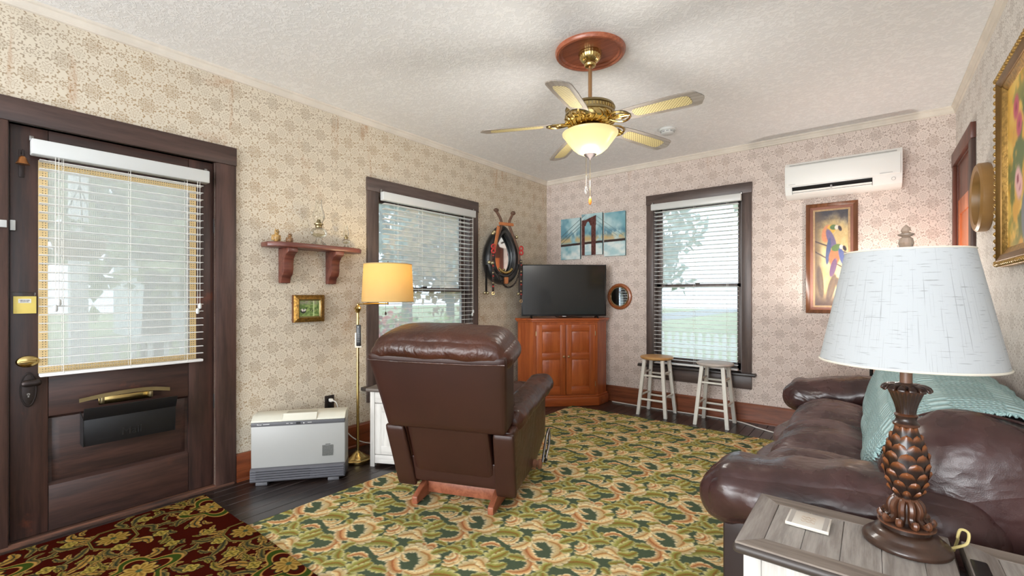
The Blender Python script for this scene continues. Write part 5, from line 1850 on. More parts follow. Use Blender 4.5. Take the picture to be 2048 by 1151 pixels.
MB(TM).rbox((0, 0.030, 0.868), (0.398, 0.150, 0.072), 0.068, 22, puff=(0.014, 0.012, 0.030), fn=headfn).build('headrest_roll', MT['lea_b'], rcl, smooth=True)
MB(TM).tube([(-0.39, -0.128, 0.822), (-0.2, -0.134, 0.818), (0.2, -0.134, 0.818), (0.39, -0.128, 0.822)], 0.004, 6).build('back_seam', MT['lea_b'], rcl, smooth=True)
MB(TM).rbox((0, 0.46, 0.28), (0.245, 0.30, 0.085), 0.06, 12, puff=(0, 0, 0.03)).build('seat_cushion', MT['lea_b'], rcl, smooth=True)
MB(TM).rbox((0, 0.79, 0.17), (0.245, 0.045, 0.16), 0.04, 10, puff=(0, 0.02, 0)).build('footrest', MT['lea_b'], rcl, smooth=True)
MB(TM).box(-0.24, 0.02, 0.02, 0.24, 0.74, 0.2).build('seat_box', MT['lea_back'], rcl)
# rocker base
for x in (-0.232, 0.232):
    pr = [(-0.075, 0.016), (-0.075, 0.058), (0.05, 0.108), (0.18, 0.125), (0.45, 0.125), (0.60, 0.095), (0.70, 0.05), (0.70, 0.016)]
    MB().prism(pr, x - 0.017, x + 0.017, 'x').build('rocker_runner', MT['rockw'], rcl, bevel=0.004)
for (y, z0_, z1_) in ((0.06, 0.035, 0.105), (0.56, 0.04, 0.10)):
    MB().box(-0.215, y, z0_, 0.215, y + 0.022, z1_).build('cross_bar', MT['rockw'], rcl, bevel=0.003)
for x in (-0.15, 0.15):
    MB().box(x - 0.02, 0.15, 0.09, x + 0.02, 0.55, 0.16).build('rocker_spring', MT['black'], rcl)
# recline handle on the right flank
hx = 0.385
HM = TM @ Matrix.Translation((0, -0.10, -0.165))
kn = MB(HM @ Matrix.Translation((hx - 0.02, 0.50, 0.115)) @ Matrix.Rotation(math.pi / 2, 4, 'Y')).lathe([(0.026, -0.01), (0.028, 0.008), (0.02, 0.012), (0.02, 0.018), (0.03, 0.022), (0.032, 0.036), (0.024, 0.044), (0, 0.046)], 20).build('handle_knob', basic('brown wooden knob', (140, 98, 76), 0.4), rcl, smooth=True)
loop = arc_pts([(hx + 0.03, 0.50, 0.13), (hx + 0.032, 0.56, 0.19), (hx + 0.034, 0.64, 0.245), (hx + 0.034, 0.70, 0.255), (hx + 0.034, 0.715, 0.21), (hx + 0.034, 0.68, 0.15), (hx + 0.034, 0.62, 0.125), (hx + 0.032, 0.56, 0.09)], 40)
MB(HM).tube(loop, 0.0085, 8, flat=0.6).build('handle_loop', MT['steel'], rcl, smooth=True)
for p in ((hx + 0.036, 0.555, 0.175), (hx + 0.036, 0.57, 0.105), (hx + 0.036, 0.535, 0.155)):
    MB(HM).ball(p, 0.010, 8, 6).build('handle_bolt', MT['black'], rcl, smooth=True)
# ================================================================== rugs
LEAVES = [([(0.58, 0.472), (0.644, 0.548), (0.711, 0.575), (0.742, 0.55)], 0.034, 'g'), ([(0.742, 0.55), (0.742, 0.502), (0.699, 0.476)], 0.013, 'c'), ([(0.871, 0.426), (0.916, 0.42), (0.935, 0.369), (0.911, 0.324), (0.862, 0.298)], 0.021, 'r'), ([(0.878, 0.424), (0.838, 0.414), (0.791, 0.39)], 0.024, 'g'), ([(0.907, 0.218), (0.86, 0.217), (0.804, 0.234), (0.759, 0.289)], 0.014, 'r'), ([(0.778, 0.264), (0.75, 0.337), (0.74, 0.386), (0.742, 0.44)], 0.034, 'g'), ([(0.791, 0.242), (0.727, 0.25), (0.681, 0.188)], 0.032, 'c'), ([(0.773, 0.267), (0.726, 0.291), (0.693, 0.278)], 0.026, 'c'), ([(0.82, 0.227), (0.795, 0.201), (0.768, 0.18)], 0.02, 'g'), ([(0.771, 0.285), (0.812, 0.298), (0.834, 0.348)], 0.024, 'g'), ([(0.755, 0.327), (0.774, 0.384), (0.777, 0.43)], 0.024, 'g'), ([(0.88, 0.185), (0.829, 0.18), (0.8, 0.139)], 0.028, 'c'), ([(0.865, 0.22), (0.885, 0.242), (0.908, 0.23)], 0.018, 'r'), ([(0.806, 0.56), (0.836, 0.492), (0.905, 0.452), (0.944, 0.477)], 0.026, 'r'), ([(0.823, 0.55), (0.864, 0.528), (0.899, 0.534)], 0.013, 'c'), ([(0.808, 0.562), (0.839, 0.611), (0.894, 0.622)], 0.024, 'c'), ([(0.882, 0.62), (0.94, 0.619), (0.98, 0.569), (0.971, 0.505)], 0.036, 'c'), ([(0.932, 0.644), (0.954, 0.693), (0.983, 0.7)], 0.022, 'g'), ([(0.946, 0.471), (1.001, 0.487), (1.036, 0.563)], 0.024, 'c'), ([(0.975, 0.586), (0.994, 0.602), (1.01, 0.629)], 0.018, 'g'), ([(0.808, 0.562), (0.8, 0.508), (0.77, 0.454)], 0.026, 'c'), ([(0.806, 0.56), (0.775, 0.576), (0.758, 0.57)], 0.018, 'g'), ([(0.571, 0.398), (0.54, 0.407), (0.509, 0.416)], 0.024, 'c'), ([(0.571, 0.398), (0.557, 0.437), (0.571, 0.473)], 0.02, 'g'), ([(0.574, 0.393), (0.565, 0.362), (0.565, 0.33)], 0.02, 'g'), ([(0.577, 0.387), (0.602, 0.36), (0.634, 0.347)], 0.024, 'g'), ([(0.609, 0.283), (0.642, 0.238), (0.637, 0.182), (0.601, 0.162)], 0.017, 'c'), ([(0.597, 0.266), (0.624, 0.23), (0.616, 0.196), (0.586, 0.191)], 0.016, 'r'), ([(0.584, 0.252), (0.599, 0.235), (0.59, 0.217), (0.574, 0.215)], 0.014, 'c'), ([(0.616, 0.281), (0.562, 0.29), (0.519, 0.264)], 0.024, 'g'), ([(0.616, 0.281), (0.655, 0.326), (0.702, 0.334)], 0.026, 'g'), ([(0.645, 0.386), (0.672, 0.431), (0.724, 0.436)], 0.016, 'r')]
TW, TH = 0.425, 0.45


def spline2(pts, n):
    P = [np.array(p, float) for p in pts]
    P = [P[0] * 2 - P[1]] + P + [P[-1] * 2 - P[-2]]
    out = []
    m = max(2, n // (len(P) - 3))
    for k in range(len(P) - 3):
        a, b, c, d = P[k:k + 4]
        for i in range(m):
            t = i / m
            out.append(0.5 * (2 * b + (c - a) * t + (2 * a - 5 * b + 4 * c - d) * t * t + (3 * b - a - 3 * c + d) * t ** 3))
    out.append(P[-2])
    return np.array(out)


def draw_leaf(img, X, Y, pts, w, pal, tile, lobes=None, lob_d=0.42):
    """paint a lobed, veined leaf along a spine (broad base, pointed tip); X, Y metric grids"""
    sp = spline2(pts, 30)
    seg = np.hypot(*np.diff(sp, axis=0).T)
    L = seg.sum()
    t = np.concatenate([[0], np.cumsum(seg)]) / L
    c = sp.mean(0)
    R = np.hypot(sp[:, 0] - c[0], sp[:, 1] - c[1]).max() + w * 1.4
    if tile:
        dx = (X - c[0] + tile[0] / 2) % tile[0] - tile[0] / 2
        dy = (Y - c[1] + tile[1] / 2) % tile[1] - tile[1] / 2
    else:
        i0, i1 = np.searchsorted(X[:, 0], (c[0] - R, c[0] + R))
        j0, j1 = np.searchsorted(Y[0], (c[1] - R, c[1] + R))
        if i1 <= i0 or j1 <= j0:
            return
        img, X, Y = img[i0:i1, j0:j1], X[i0:i1, j0:j1], Y[i0:i1, j0:j1]
        dx, dy = X - c[0], Y - c[1]
    sel = (np.abs(dx) < R) & (np.abs(dy) < R)
    if not sel.any():
        return
    px, py = dx[sel] + c[0], dy[sel] + c[1]
    d2 = (px[:, None] - sp[None, :, 0]) ** 2 + (py[:, None] - sp[None, :, 1]) ** 2
    k = d2.argmin(1)
    dist = np.sqrt(d2[np.arange(len(k)), k])
    tan = np.gradient(sp, axis=0)
    tan /= np.hypot(tan[:, 0], tan[:, 1])[:, None] + 1e-9
    al = ((px - sp[k, 0]) * tan[k, 0] + (py - sp[k, 1]) * tan[k, 1]) / L
    tt = t[k] + al
    side = (px - sp[k, 0]) * tan[k, 1] - (py - sp[k, 1]) * tan[k, 0]
    ad = np.abs(side)
    wid = w * np.clip((1 - np.clip(tt, 0, 1)) ** 0.5 * (0.30 + 1.25 * np.clip(tt + 0.05, 0, 1) ** 0.6), 0.02, 1)
    nl = lobes or max(2.0, L / 0.030)
    ph = nl * (tt - 0.55 * ad / L) + (side > 0) * 0.5
    fr = ph - np.floor(ph)
    lob = 1 - lob_d * (1 - np.sqrt(np.clip(1 - (2 * fr - 1) ** 2, 0, 1)))
    r = dist / (wid * lob + 1e-6)
    inside = ss(1.04, 0.92, r)
    mid, body, edge = [np.asarray(p, float) for p in pal]
    vein = ss(0.16, 0.0, np.minimum(fr, 1 - fr)) * ss(0.08, 0.3, r)
    f2 = ss(0.35, 0.95, r)
    col = body[None] * (1 - f2[:, None]) + edge[None] * f2[:, None]
    col = col * (1 - 0.45 * vein[:, None]) + mid[None] * 0.45 * vein[:, None]
    f1 = ss(0.26, 0.08, r)
    col = col * (1 - f1[:, None]) + mid[None] * f1[:, None]
    # one half of the blade a little deeper in tone
    col = col * (1 - 0.10 * (side > 0))[:, None]
    img[sel] = img[sel] * (1 - inside[:, None]) + col * inside[:, None]


def sample_tile(T, tw, th, X, Y):
    n, m = T.shape[:2]
    a = (X / tw % 1.0) * n - 0.5
    b = (Y / th % 1.0) * m - 0.5
    i, j = np.floor(a).astype(int), np.floor(b).astype(int)
    fa, fb = (a - i)[..., None], (b - j)[..., None]
    g = lambda p, q: T[p % n, q % m]
    return (g(i, j) * (1 - fa) + g(i + 1, j) * fa) * (1 - fb) + (g(i, j + 1) * (1 - fa) + g(i + 1, j + 1) * fa) * fb


def green_tile():
    n = 240
    X, Y = np.meshgrid((np.arange(n) + .5) / n * TW, (np.arange(n) + .5) / n * TH, indexing='ij')
    img = np.zeros((n, n, 3)) + np.array((82, 94, 74.0))
    pals = {'g': ((150, 112, 58), (152, 152, 78), (214, 208, 148)), 'c': ((190, 138, 84), (226, 200, 146), (242, 228, 184)), 'r': ((176, 104, 64), (212, 164, 112), (244, 226, 180))}
    extra = [([(0.62, 0.40), (0.66, 0.375), (0.70, 0.38)], .016, 'g'), ([(0.70, 0.215), (0.66, 0.235), (0.655, 0.27)], .016, 'g'), ([(0.66, 0.50), (0.63, 0.52), (0.59, 0.515)], .018, 'g'), ([(0.80, 0.47), (0.75, 0.49), (0.72, 0.47)], .015, 'r'), ([(0.95, 0.40), (0.98, 0.42), (1.0, 0.46)], .016, 'g'), ([(0.62, 0.60), (0.66, 0.62), (0.70, 0.615)], .016, 'g'), ([(0.87, 0.27), (0.90, 0.285), (0.94, 0.28)], .016, 'g'), ([(0.99, 0.36), (0.97, 0.33), (0.96, 0.29)], .015, 'g'), ([(0.72, 0.53), (0.70, 0.50), (0.66, 0.49)], .014, 'c')]
    for pts, w, k in extra + LEAVES:
        big = 1.62 if w < 0.03 else 1.75
        draw_leaf(img, X, Y, pts, w * big * 1.05, tuple(np.array(c) * 0.62 + 16 for c in pals[k]), (TW, TH), lob_d=0.5)
        draw_leaf(img, X, Y, pts, w * big * 0.97, pals[k], (TW, TH), lob_d=0.58)
    return np.clip(img * 1.07, 0, 255)


GT = green_tile()
MT['pile'] = painted('wool carpet pile', 0.98, 0.4, 420, spec=0.0, sheen=0.0)
gx0, gx1, gy0r, gy1r = -2.58, 0.40, 0.55, 4.33
RUGZ = 0.011
o = painted_grid('pile', 560, 740, lambda U, V: (gx0 + U * (gx1 - gx0), gy0r + V * (gy1r - gy0r), np.full_like(U, RUGZ) - 0.006 * (np.minimum(np.minimum(U, 1 - U) * 2.98, np.minimum(V, 1 - V) * 3.78) < 0.004)),
                 lambda U, V: sample_tile(GT, TW, TH, gx0 + U * (gx1 - gx0) + 1.7, gy0r + V * (gy1r - gy0r) - 1.7), MT['pile'])
gr = thing('area_rug', 'large green area rug with cream and rust acanthus leaves', 'rug', (-1.1, 2.4, 0))
adopt(o, gr)
part(MB().box(gx0, gy0r, 0.0, gx1, gy1r, 0.006), 'backing', basic('dark green rug backing', (58, 62, 44), 0.95), gr)

# red rug by the door
rx0, rx1, ry0, ry1 = -3.175, -1.62, -0.35, 1.012


def red_img(nx=520, ny=460):
    U, V = np.meshgrid(np.linspace(0, 1, nx), np.linspace(0, 1, ny), indexing='ij')
    X, Y = rx0 + U * (rx1 - rx0), ry0 + V * (ry1 - ry0)
    img = np.zeros(X.shape + (3,)) + np.array((70, 20, 12.0))
    tx, ty = 0.458, 0.43
    blue = (40, 50, 48)
    P1 = (blue, (104, 94, 52), (190, 150, 78))
    P2 = (blue, (186, 138, 60), (214, 172, 92))
    P3 = ((60, 64, 44), (142, 122, 48), (196, 166, 84))
    rs = np.random.RandomState(21)
    fill = []
    for k in range(40):
        a = rs.uniform(0, 6.28)
        x, y = rs.uniform(-.229, .229), rs.uniform(-.215, .215)
        l = rs.uniform(.05, .085)
        b = rs.choice([-1, 1]) * rs.uniform(.5, 1.1)
        p1 = (x + math.cos(a) * l * .55, y + math.sin(a) * l * .55)
        p2 = (p1[0] + math.cos(a + b) * l * .6, p1[1] + math.sin(a + b) * l * .6)
        fill.append(([(x, y), p1, p2], rs.uniform(.013, .020), [P1, P2, P3][k % 3]))
    rel = [([(-.05, .02), (-.11, .06), (-.16, .05), (-.20, .10)], .022, P1), ([(-.10, .10), (-.16, .13), (-.18, .19)], .022, P1), ([(-.05, .10), (.0, .16), (.06, .15), (.09, .20)], .022, P1),
           ([(.09, .02), (.13, .10), (.19, .10)], .030, P2), ([(.10, -.02), (.15, -.05), (.22, -.02)], .020, P1), ([(.10, .14), (.16, .17), (.21, .15)], .018, P1),
           ([(-.08, -.08), (-.15, -.13), (-.21, -.12)], .030, P2), ([(.02, -.10), (.08, -.14), (.12, -.20)], .022, P1), ([(-.03, -.11), (-.05, -.17), (-.11, -.20)], .020, P1), ([(.12, -.10), (.19, -.15), (.22, -.21)], .024, P2)]
    cs = [(-2.961 + a * tx, 0.548 + b * ty, (a + b) % 2) for a in range(-1, 5) for b in range(-3, 3)]
    cs = [c for c in cs if rx0 - .35 < c[0] < rx1 + .35 and ry0 - .35 < c[1] < ry1 + .35]
    for lst in (fill, rel):
        for cx, cy, odd in cs:
            s = -1 if odd else 1
            for pts, w, pal in lst:
                q = [(cx + a * s, cy + b) for a, b in pts]
                draw_leaf(img, X, Y, q, w * 1.18, (blue, blue, blue), None, 3.0)
                draw_leaf(img, X, Y, q, w, pal, None, 3.0)
    st = {'i': img}

    def rosette(cx, cy, r, n, c1, c2, c3):
        dx, dy = X - cx, Y - cy
        rr, a = np.hypot(dx, dy), np.arctan2(dy, dx)
        pr = rr / (r * (0.66 + 0.34 * np.abs(np.cos(a * n / 2))))
        i = lerp3(st['i'], (44, 48, 36), ss(1.12, 1.04, pr))
        i = lerp3(i, c1, ss(1.0, 0.93, pr))
        i = lerp3(i, c2, ss(0.80, 0.68, pr) * (0.5 + 0.5 * np.cos(a * n)))
        st['i'] = lerp3(i, c3, ss(0.24, 0.16, pr))
    for cx, cy, odd in cs:
        dx, dy = np.abs(X - cx), np.abs(Y - cy)
        if not odd:
            oc = np.maximum(np.maximum(dx / 0.118, dy / 0.092), (dx / 0.118 + dy / 0.092) / 1.42)
            i = lerp3(st['i'], (70, 20, 12), ss(1.02, 1.0, oc))
            i = lerp3(i, (150, 132, 66), ss(0.07, 0.05, np.abs(oc - 0.94)))
            st['i'] = lerp3(i, (48, 52, 40), ss(0.022, 0.012, np.abs(oc - 0.94)))
            rosette(cx, cy, 0.070, 10, (190, 150, 74), (136, 110, 46), (70, 82, 60))
        else:
            an = np.arctan2(Y - cy, X - cx)
            qf = np.hypot(dx, dy) / (0.165 * (0.78 + 0.22 * np.cos(4 * an)))
            i = lerp3(st['i'], (200, 152, 80), ss(1.03, 0.99, qf))
            i = lerp3(i, (64, 82, 30), ss(0.96, 0.92, qf))
            i = lerp3(i, (200, 152, 80), ss(0.75, 0.72, qf))
            st['i'] = lerp3(i, (74, 22, 14), ss(0.69, 0.66, qf))
            rosette(cx, cy, 0.072, 10, (204, 164, 84), (146, 112, 48), (80, 96, 66))
    for fx, fy in [(-2.835, .71), (-2.675, .713), (-2.658, .864), (-2.503, .856), (-2.332, .852), (-2.155, .877), (-2.35, .696), (-2.837, .546), (-3.08, .70), (-3.05, .40), (-2.70, .42), (-2.99, .86), (-2.2, .62), (-2.0, .8), (-2.85, .30)]:
        rosette(fx, fy, 0.034, 4, (200, 172, 84), (132, 116, 46), (96, 90, 50))
    return st['i'] * 0.86


RIMG = red_img()
rr6 = thing('red_rug', 'dark red rug with gold leaves and medallions by the front door', 'rug', (-2.4, 0.4, 0))
o = painted_grid('pile', 520, 460, lambda U, V: (rx0 + U * (rx1 - rx0), ry0 + V * (ry1 - ry0), 0.0215 - 0.0105 * ss(gx0 + 0.02, gx0 - 0.12, rx0 + U * (rx1 - rx0))), lambda U, V: RIMG, MT['pile'])
adopt(o, rr6)
mb = MB()
n = 24
mb.grid(n, 2, lambda u, v: (rx0 + u * (rx1 - rx0), ry1 + 0.001, (0.0005 if v == 0 else 1) * 1.0 * ((0.0215 - 0.0105 * float(ss(gx0 + 0.02, gx0 - 0.12, rx0 + u * (rx1 - rx0)))) - (0.0 if v else 0.008) if v else 0.0005)))
part(mb, 'bound_edge', basic('dark red binding', (66, 30, 20), 0.95), rr6)

# ================================================================== sofa
sf = thing('sofa', 'dark burgundy leather three-seat sofa along the right wall', 'sofa', (0.0, 2.83, 0))
MT['lea_p'] = leather('burgundy brown leather', (54, 35, 34), (80, 54, 52), 0.27, 0.15, (4, 7, 5), 0.2)
MT['lea_seat'] = leather('worn seat leather with painted window sheen', (74, 54, 53), (110, 86, 84), 0.29, 0.15, (3, 15, 5), 0.42)  # worn leather, made lighter with the window sheen put into its colour
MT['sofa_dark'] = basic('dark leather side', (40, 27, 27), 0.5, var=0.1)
SY0, SY1 = 1.70, 4.02


def crease(q, sx, sy, amp, seed):
    """leather folds that run mostly along x"""
    p = Vector((q.x * sx + seed, q.y * sy, q.z * 4 + seed))
    n1 = 1 - abs(noise.noise(p)) * 2
    n2 = noise.noise(p * 2.3 + Vector((5, 1, 0)))
    n3 = 1 - abs(noise.noise(p * 3.1 + Vector((2, 8, 1)))) * 2
    return amp * (n1 * 0.8 + n2 * 0.5 + n3 * 0.28)


part(MB().box(-0.36, SY0 + 0.05, 0.05, 0.44, SY1 - 0.05, 0.30), 'base_frame', MT['sofa_dark'], sf, bevel=0.02)
cw = 0.605
ys = 1.985
for k in range(3):
    yc = ys + cw * (k + 0.5)

    def seatfn(q, u, k=k):
        q = q.copy()
        if u[2] > 0:
            q.z += crease(q, 1.8, 11, 0.020, k * 3.1) * (1 - u[0] ** 4)
        q.x += 0.012 * noise.noise(Vector((q.y * 8, q.z * 8, k))) * max(0, -u[0])
        q.z -= 0.05 * max(0, -u[0]) ** 5
        return q
    part(MB().rbox((-0.175, yc, 0.355), (0.27, cw / 2 - 0.008, 0.085), 0.085, 56, puff=(0.07, 0, 0.105), fn=seatfn), 'seat_cushion', MT['lea_seat'], sf, smooth=1.2)

for (k, yc) in ((0, SY0 + 0.145), (1, SY1 - 0.145)):
    part(MB().rbox((-0.03, yc, 0.245), (0.39, 0.11, 0.225), 0.03, 8), 'arm_panel', MT['sofa_dark'], sf, smooth=True)

    def armfn6(q, u, k=k):
        q = q.copy()
        fr = max(0, -u[0])
        q.z += crease(q, 6, 3, 0.010, 9 + k) - 0.045 * fr ** 3 + 0.018 * math.sin(u[0] * 3.0)
        q.y += 0.010 * noise.noise(Vector((q.x * 9, q.z * 9, k + 4)))
        # pleats gathered at the front
        q.x += 0.008 * math.sin(q.y * 90) * max(0, fr - 0.75) * 2
        return q
    part(MB().rbox((-0.10, yc, 0.535), (0.395, 0.150, 0.105), 0.098, 44, puff=(0.012, 0.012, 0.02), fn=armfn6), 'arm_pillow', MT['lea_p'], sf, smooth=1.2)

# back: profile in x-z, shared by cushions and throw
BP = [(0.05, 0.40), (0.015, 0.50), (0.01, 0.60), (0.04, 0.72), (0.095, 0.81), (0.18, 0.86), (0.29, 0.865), (0.385, 0.835), (0.44, 0.77), (0.455, 0.66), (0.45, 0.45), (0.44, 0.22)]
BPV = [Vector((a, 0, b)) for a, b in BP]
BPC = arc_pts(BPV, 66)


def back_at(s, off=0.0):
    f = max(0, min(1, s)) * (len(BPC) - 1)
    i = min(int(f), len(BPC) - 2)
    p = BPC[i].lerp(BPC[i + 1], f - i)
    tn = (BPC[i + 1] - BPC[i]).normalized()
    nrm = Vector((-tn.z, 0, tn.x))
    return p + nrm * off, nrm


cbp = Vector((0.23, 0, 0.55))
bw6 = (SY1 - SY0 - 0.10) / 3
for k in range(3):
    y0_, y1_ = SY0 + 0.05 + bw6 * k, SY0 + 0.05 + bw6 * (k + 1)

    def bk(u, v, k=k, y0_=y0_, y1_=y1_):
        # u around profile, v along y with rounded ends
        p, nn = back_at(u)
        y = y0_ + (y1_ - y0_) * v
        e = min(v, 1 - v) * (y1_ - y0_)
        rr_ = 0.11 if (k == 0 and v < 0.5) or (k == 2 and v > 0.5) else 0.05
        t_ = max(0.0, 1 - e / rr_)
        sh_ = 1 - math.sqrt(max(0, 1 - t_ * t_))
        q = p - nn * (sh_ * rr_ * 0.9)
        f_ = crease(Vector((p.z * 2 + u, y, p.x)), 1.6, 4.5, 0.019 if k == 0 else 0.012, 21 + k * 7) * (1 - t_)
        q = q + nn * (f_ * (0.25 if 0.3 < u < 0.75 and k else 1.0) - (0.012 if k else 0.0))
        return (q.x, y, q.z)
    mb = MB()
    nu, nv = 58, 40
    mb.grid(nu, nv, bk)
    # end caps
    for vv_ in (0, nv - 1):
        mb.f.append(tuple(i * nv + vv_ for i in range(nu)))
    part(mb, 'back_cushion', MT['lea_p'], sf, smooth=1.2)
# piped seams on the near back cushion
pp = []
for i in range(30):
    u = 0.10 + 0.5 * i / 29
    p, nn = back_at(u, 0.012)
    pp.append((p.x, 1.93 - 0.12 * (i / 29) + 0.05 * math.sin(i / 29 * 3), p.z))
part(MB().tube(pp, 0.0035, 5), 'seam', MT['lea_p'], sf, smooth=True)

# ================================================================== throw blanket
def throw_mat():
    m, b = nmat('teal knitted throw')
    x, y, z = position()
    g = S.nt.nodes.new('ShaderNodeUVMap')
    sep = S.nt.nodes.new('ShaderNodeSeparateXYZ')
    S.nt.links.new(g.outputs[0], sep.inputs[0])
    u, v = S(sep.outputs[0]), S(sep.outputs[1])
    w1 = sin(v * 620.0) * 0.5 + 0.5
    w2 = sin(u * 380.0 + sin(v * 310.0) * 1.2) * 0.5 + 0.5
    band = sstep(0.55, 0.75, sin(u * 30.0))
    rib = sin(v * 330.0) * 0.5 + 0.5
    kn = (w1 * w2) * (1.0 - band) + rib * band
    nz = noise_t(combine(u * 40.0, v * 40.0, 0.0), 2.0, 4)
    c = mixc(kn * 0.6 + nz * 0.4, lin((138, 170, 172)), lin((200, 222, 222)))
    link(c, b.inputs['Base Color'])
    b.inputs['Roughness'].default_value = 0.95
    b.inputs['Specular IOR Level'].default_value = 0.1
    link(bump(kn + nz * 0.5, 0.8, 0.006), b.inputs['Normal'])
    return m


MT['throw'] = throw_mat()
tb = thing('throw_blanket', 'teal knitted throw with fringe draped over the sofa back', 'throw', (0.1, 2.75, 0.86))


def thr(u, v):
    """u: along the profile from the seat, up over the back, to the wall; v: along y"""
    s = 0.035 + 0.60 * u
    yn = 2.16 - 0.26 * ss(0.0, 0.5, np.float64(u)) + 0.015 * math.sin(u * 14)
    yf = 3.42 + 0.08 * math.sin(u * 5)
    y = float(yn) + (yf - float(yn)) * v
    wv = noise.noise(Vector((u * 6, y * 5, 0))) * 0.014 + noise.noise(Vector((u * 3, y * 11, 4))) * 0.010
    p, nn = back_at(s, 0.031 + wv - 0.018 * max(0.0, 1 - v / 0.05) - 0.012 * max(0.0, 1 - u / 0.05))
    if u < 0.12:
        k = (0.12 - u) / 0.12
        p = p + Vector((-0.035 * k, 0, 0.02 * k))
    return (p.x, y, p.z)


nu, nv = 90, 120
mb = MB().grid(nu, nv, thr)
th = part(mb, 'knit', MT['throw'], tb, smooth=True)
uvl = th.data.uv_layers.new(name='UVMap')
vi = np.empty(len(th.data.loops), dtype=np.int32)
th.data.loops.foreach_get('vertex_index', vi)
uv = np.stack([(vi // nv) / nu * 1.0, (vi % nv) / nv * 1.2], -1).astype(np.float32)
uvl.data.foreach_set('uv', uv.ravel())
sol = th.modifiers.new('thickness', 'SOLIDIFY')
sol.thickness = 0.006
fr_ = MB()
random.seed(5)
for i in range(170):
    v = i / 169
    p = Vector(thr(0.0, v))
    l = random.uniform(0.06, 0.10)
    d = Vector((-0.6 + random.uniform(-.3, .2), random.uniform(-.5, .3), -0.75)).normalized()
    fr_.tube([p, p + d * l * 0.5 + Vector((0, random.uniform(-.006, .006), 0)), p + d * l + Vector((random.uniform(-.008, .008), 0, 0.004))], [0.0046, 0.004, 0.0022], 5, caps=False)
for i in range(150):
    u = 0.02 + 0.93 * i / 149
    p = Vector(thr(u, 0.0))
    l = random.uniform(0.014, 0.026)
    p2, nn = back_at(0.035 + 0.60 * u, 0.02)
    fr_.tube([p, p + Vector((random.uniform(-.006, .006), -l * 0.7, 0.003)), p + Vector((random.uniform(-.008, .008), -l, -0.002))], [0.0036, 0.003, 0.0018], 5, caps=False)
fo6 = part(fr_, 'fringe', basic('teal fringe', (172, 204, 204), 0.95), tb, smooth=True)
fo6['kind'] = 'stuff'

# ================================================================== dark floor lamp beyond the sofa
bp6 = thing('black_floor_lamp', 'thin black floor lamp pole rising behind the far sofa arm', 'floor lamp', (0.0, 4.42, 0))
MB().lathe([(0.11, 0), (0.115, 0.008), (0.1, 0.02), (0.03, 0.03), (0.012, 0.04)], 32).build('base', MT['black'], bp6, smooth=True)
MB().tube([(0, 0, 0.03), (0, 0, 1.07)], 0.011, 12).build('pole', MT['black'], bp6, smooth=True)
MB().lathe([(0.012, 1.05), (0.03, 1.06), (0.08, 1.08), (0.13, 1.125), (0.127, 1.127), (0.075, 1.086), (0.0, 1.07)], 32).build('lamp_bowl', MT['black'], bp6, smooth=True)
MB().ball((0, 0, 1.085), 0.022, 12, 8).build('bulb', basic('lit bulb', (255, 240, 210), 0.4, emit=(255, 226, 180), estr=8.0), bp6, smooth=True)

point_light('black_floor_lamp_bulb', (0.0, 4.42, 1.128), 22, (1.0, 0.92, 0.84), 0.03)

# ================================================================== end tables
MT['tt_x'] = wood('grey weathered oak lengthwise', (104, 92, 84), (150, 138, 128), 'X', 0.5, 3.5, bmp=0.35)
MT['tt_y'] = wood('grey weathered oak crosswise', (118, 108, 102), (168, 160, 154), 'Y', 0.5, 3.5, bmp=0.35)
MT['tt_in'] = wood('silvery oak plank', (132, 124, 118), (188, 182, 176), 'Y', 0.5, 3.0, bmp=0.8)
MT['tt_edge'] = basic('dark rounded edge', (66, 58, 54), 0.4)


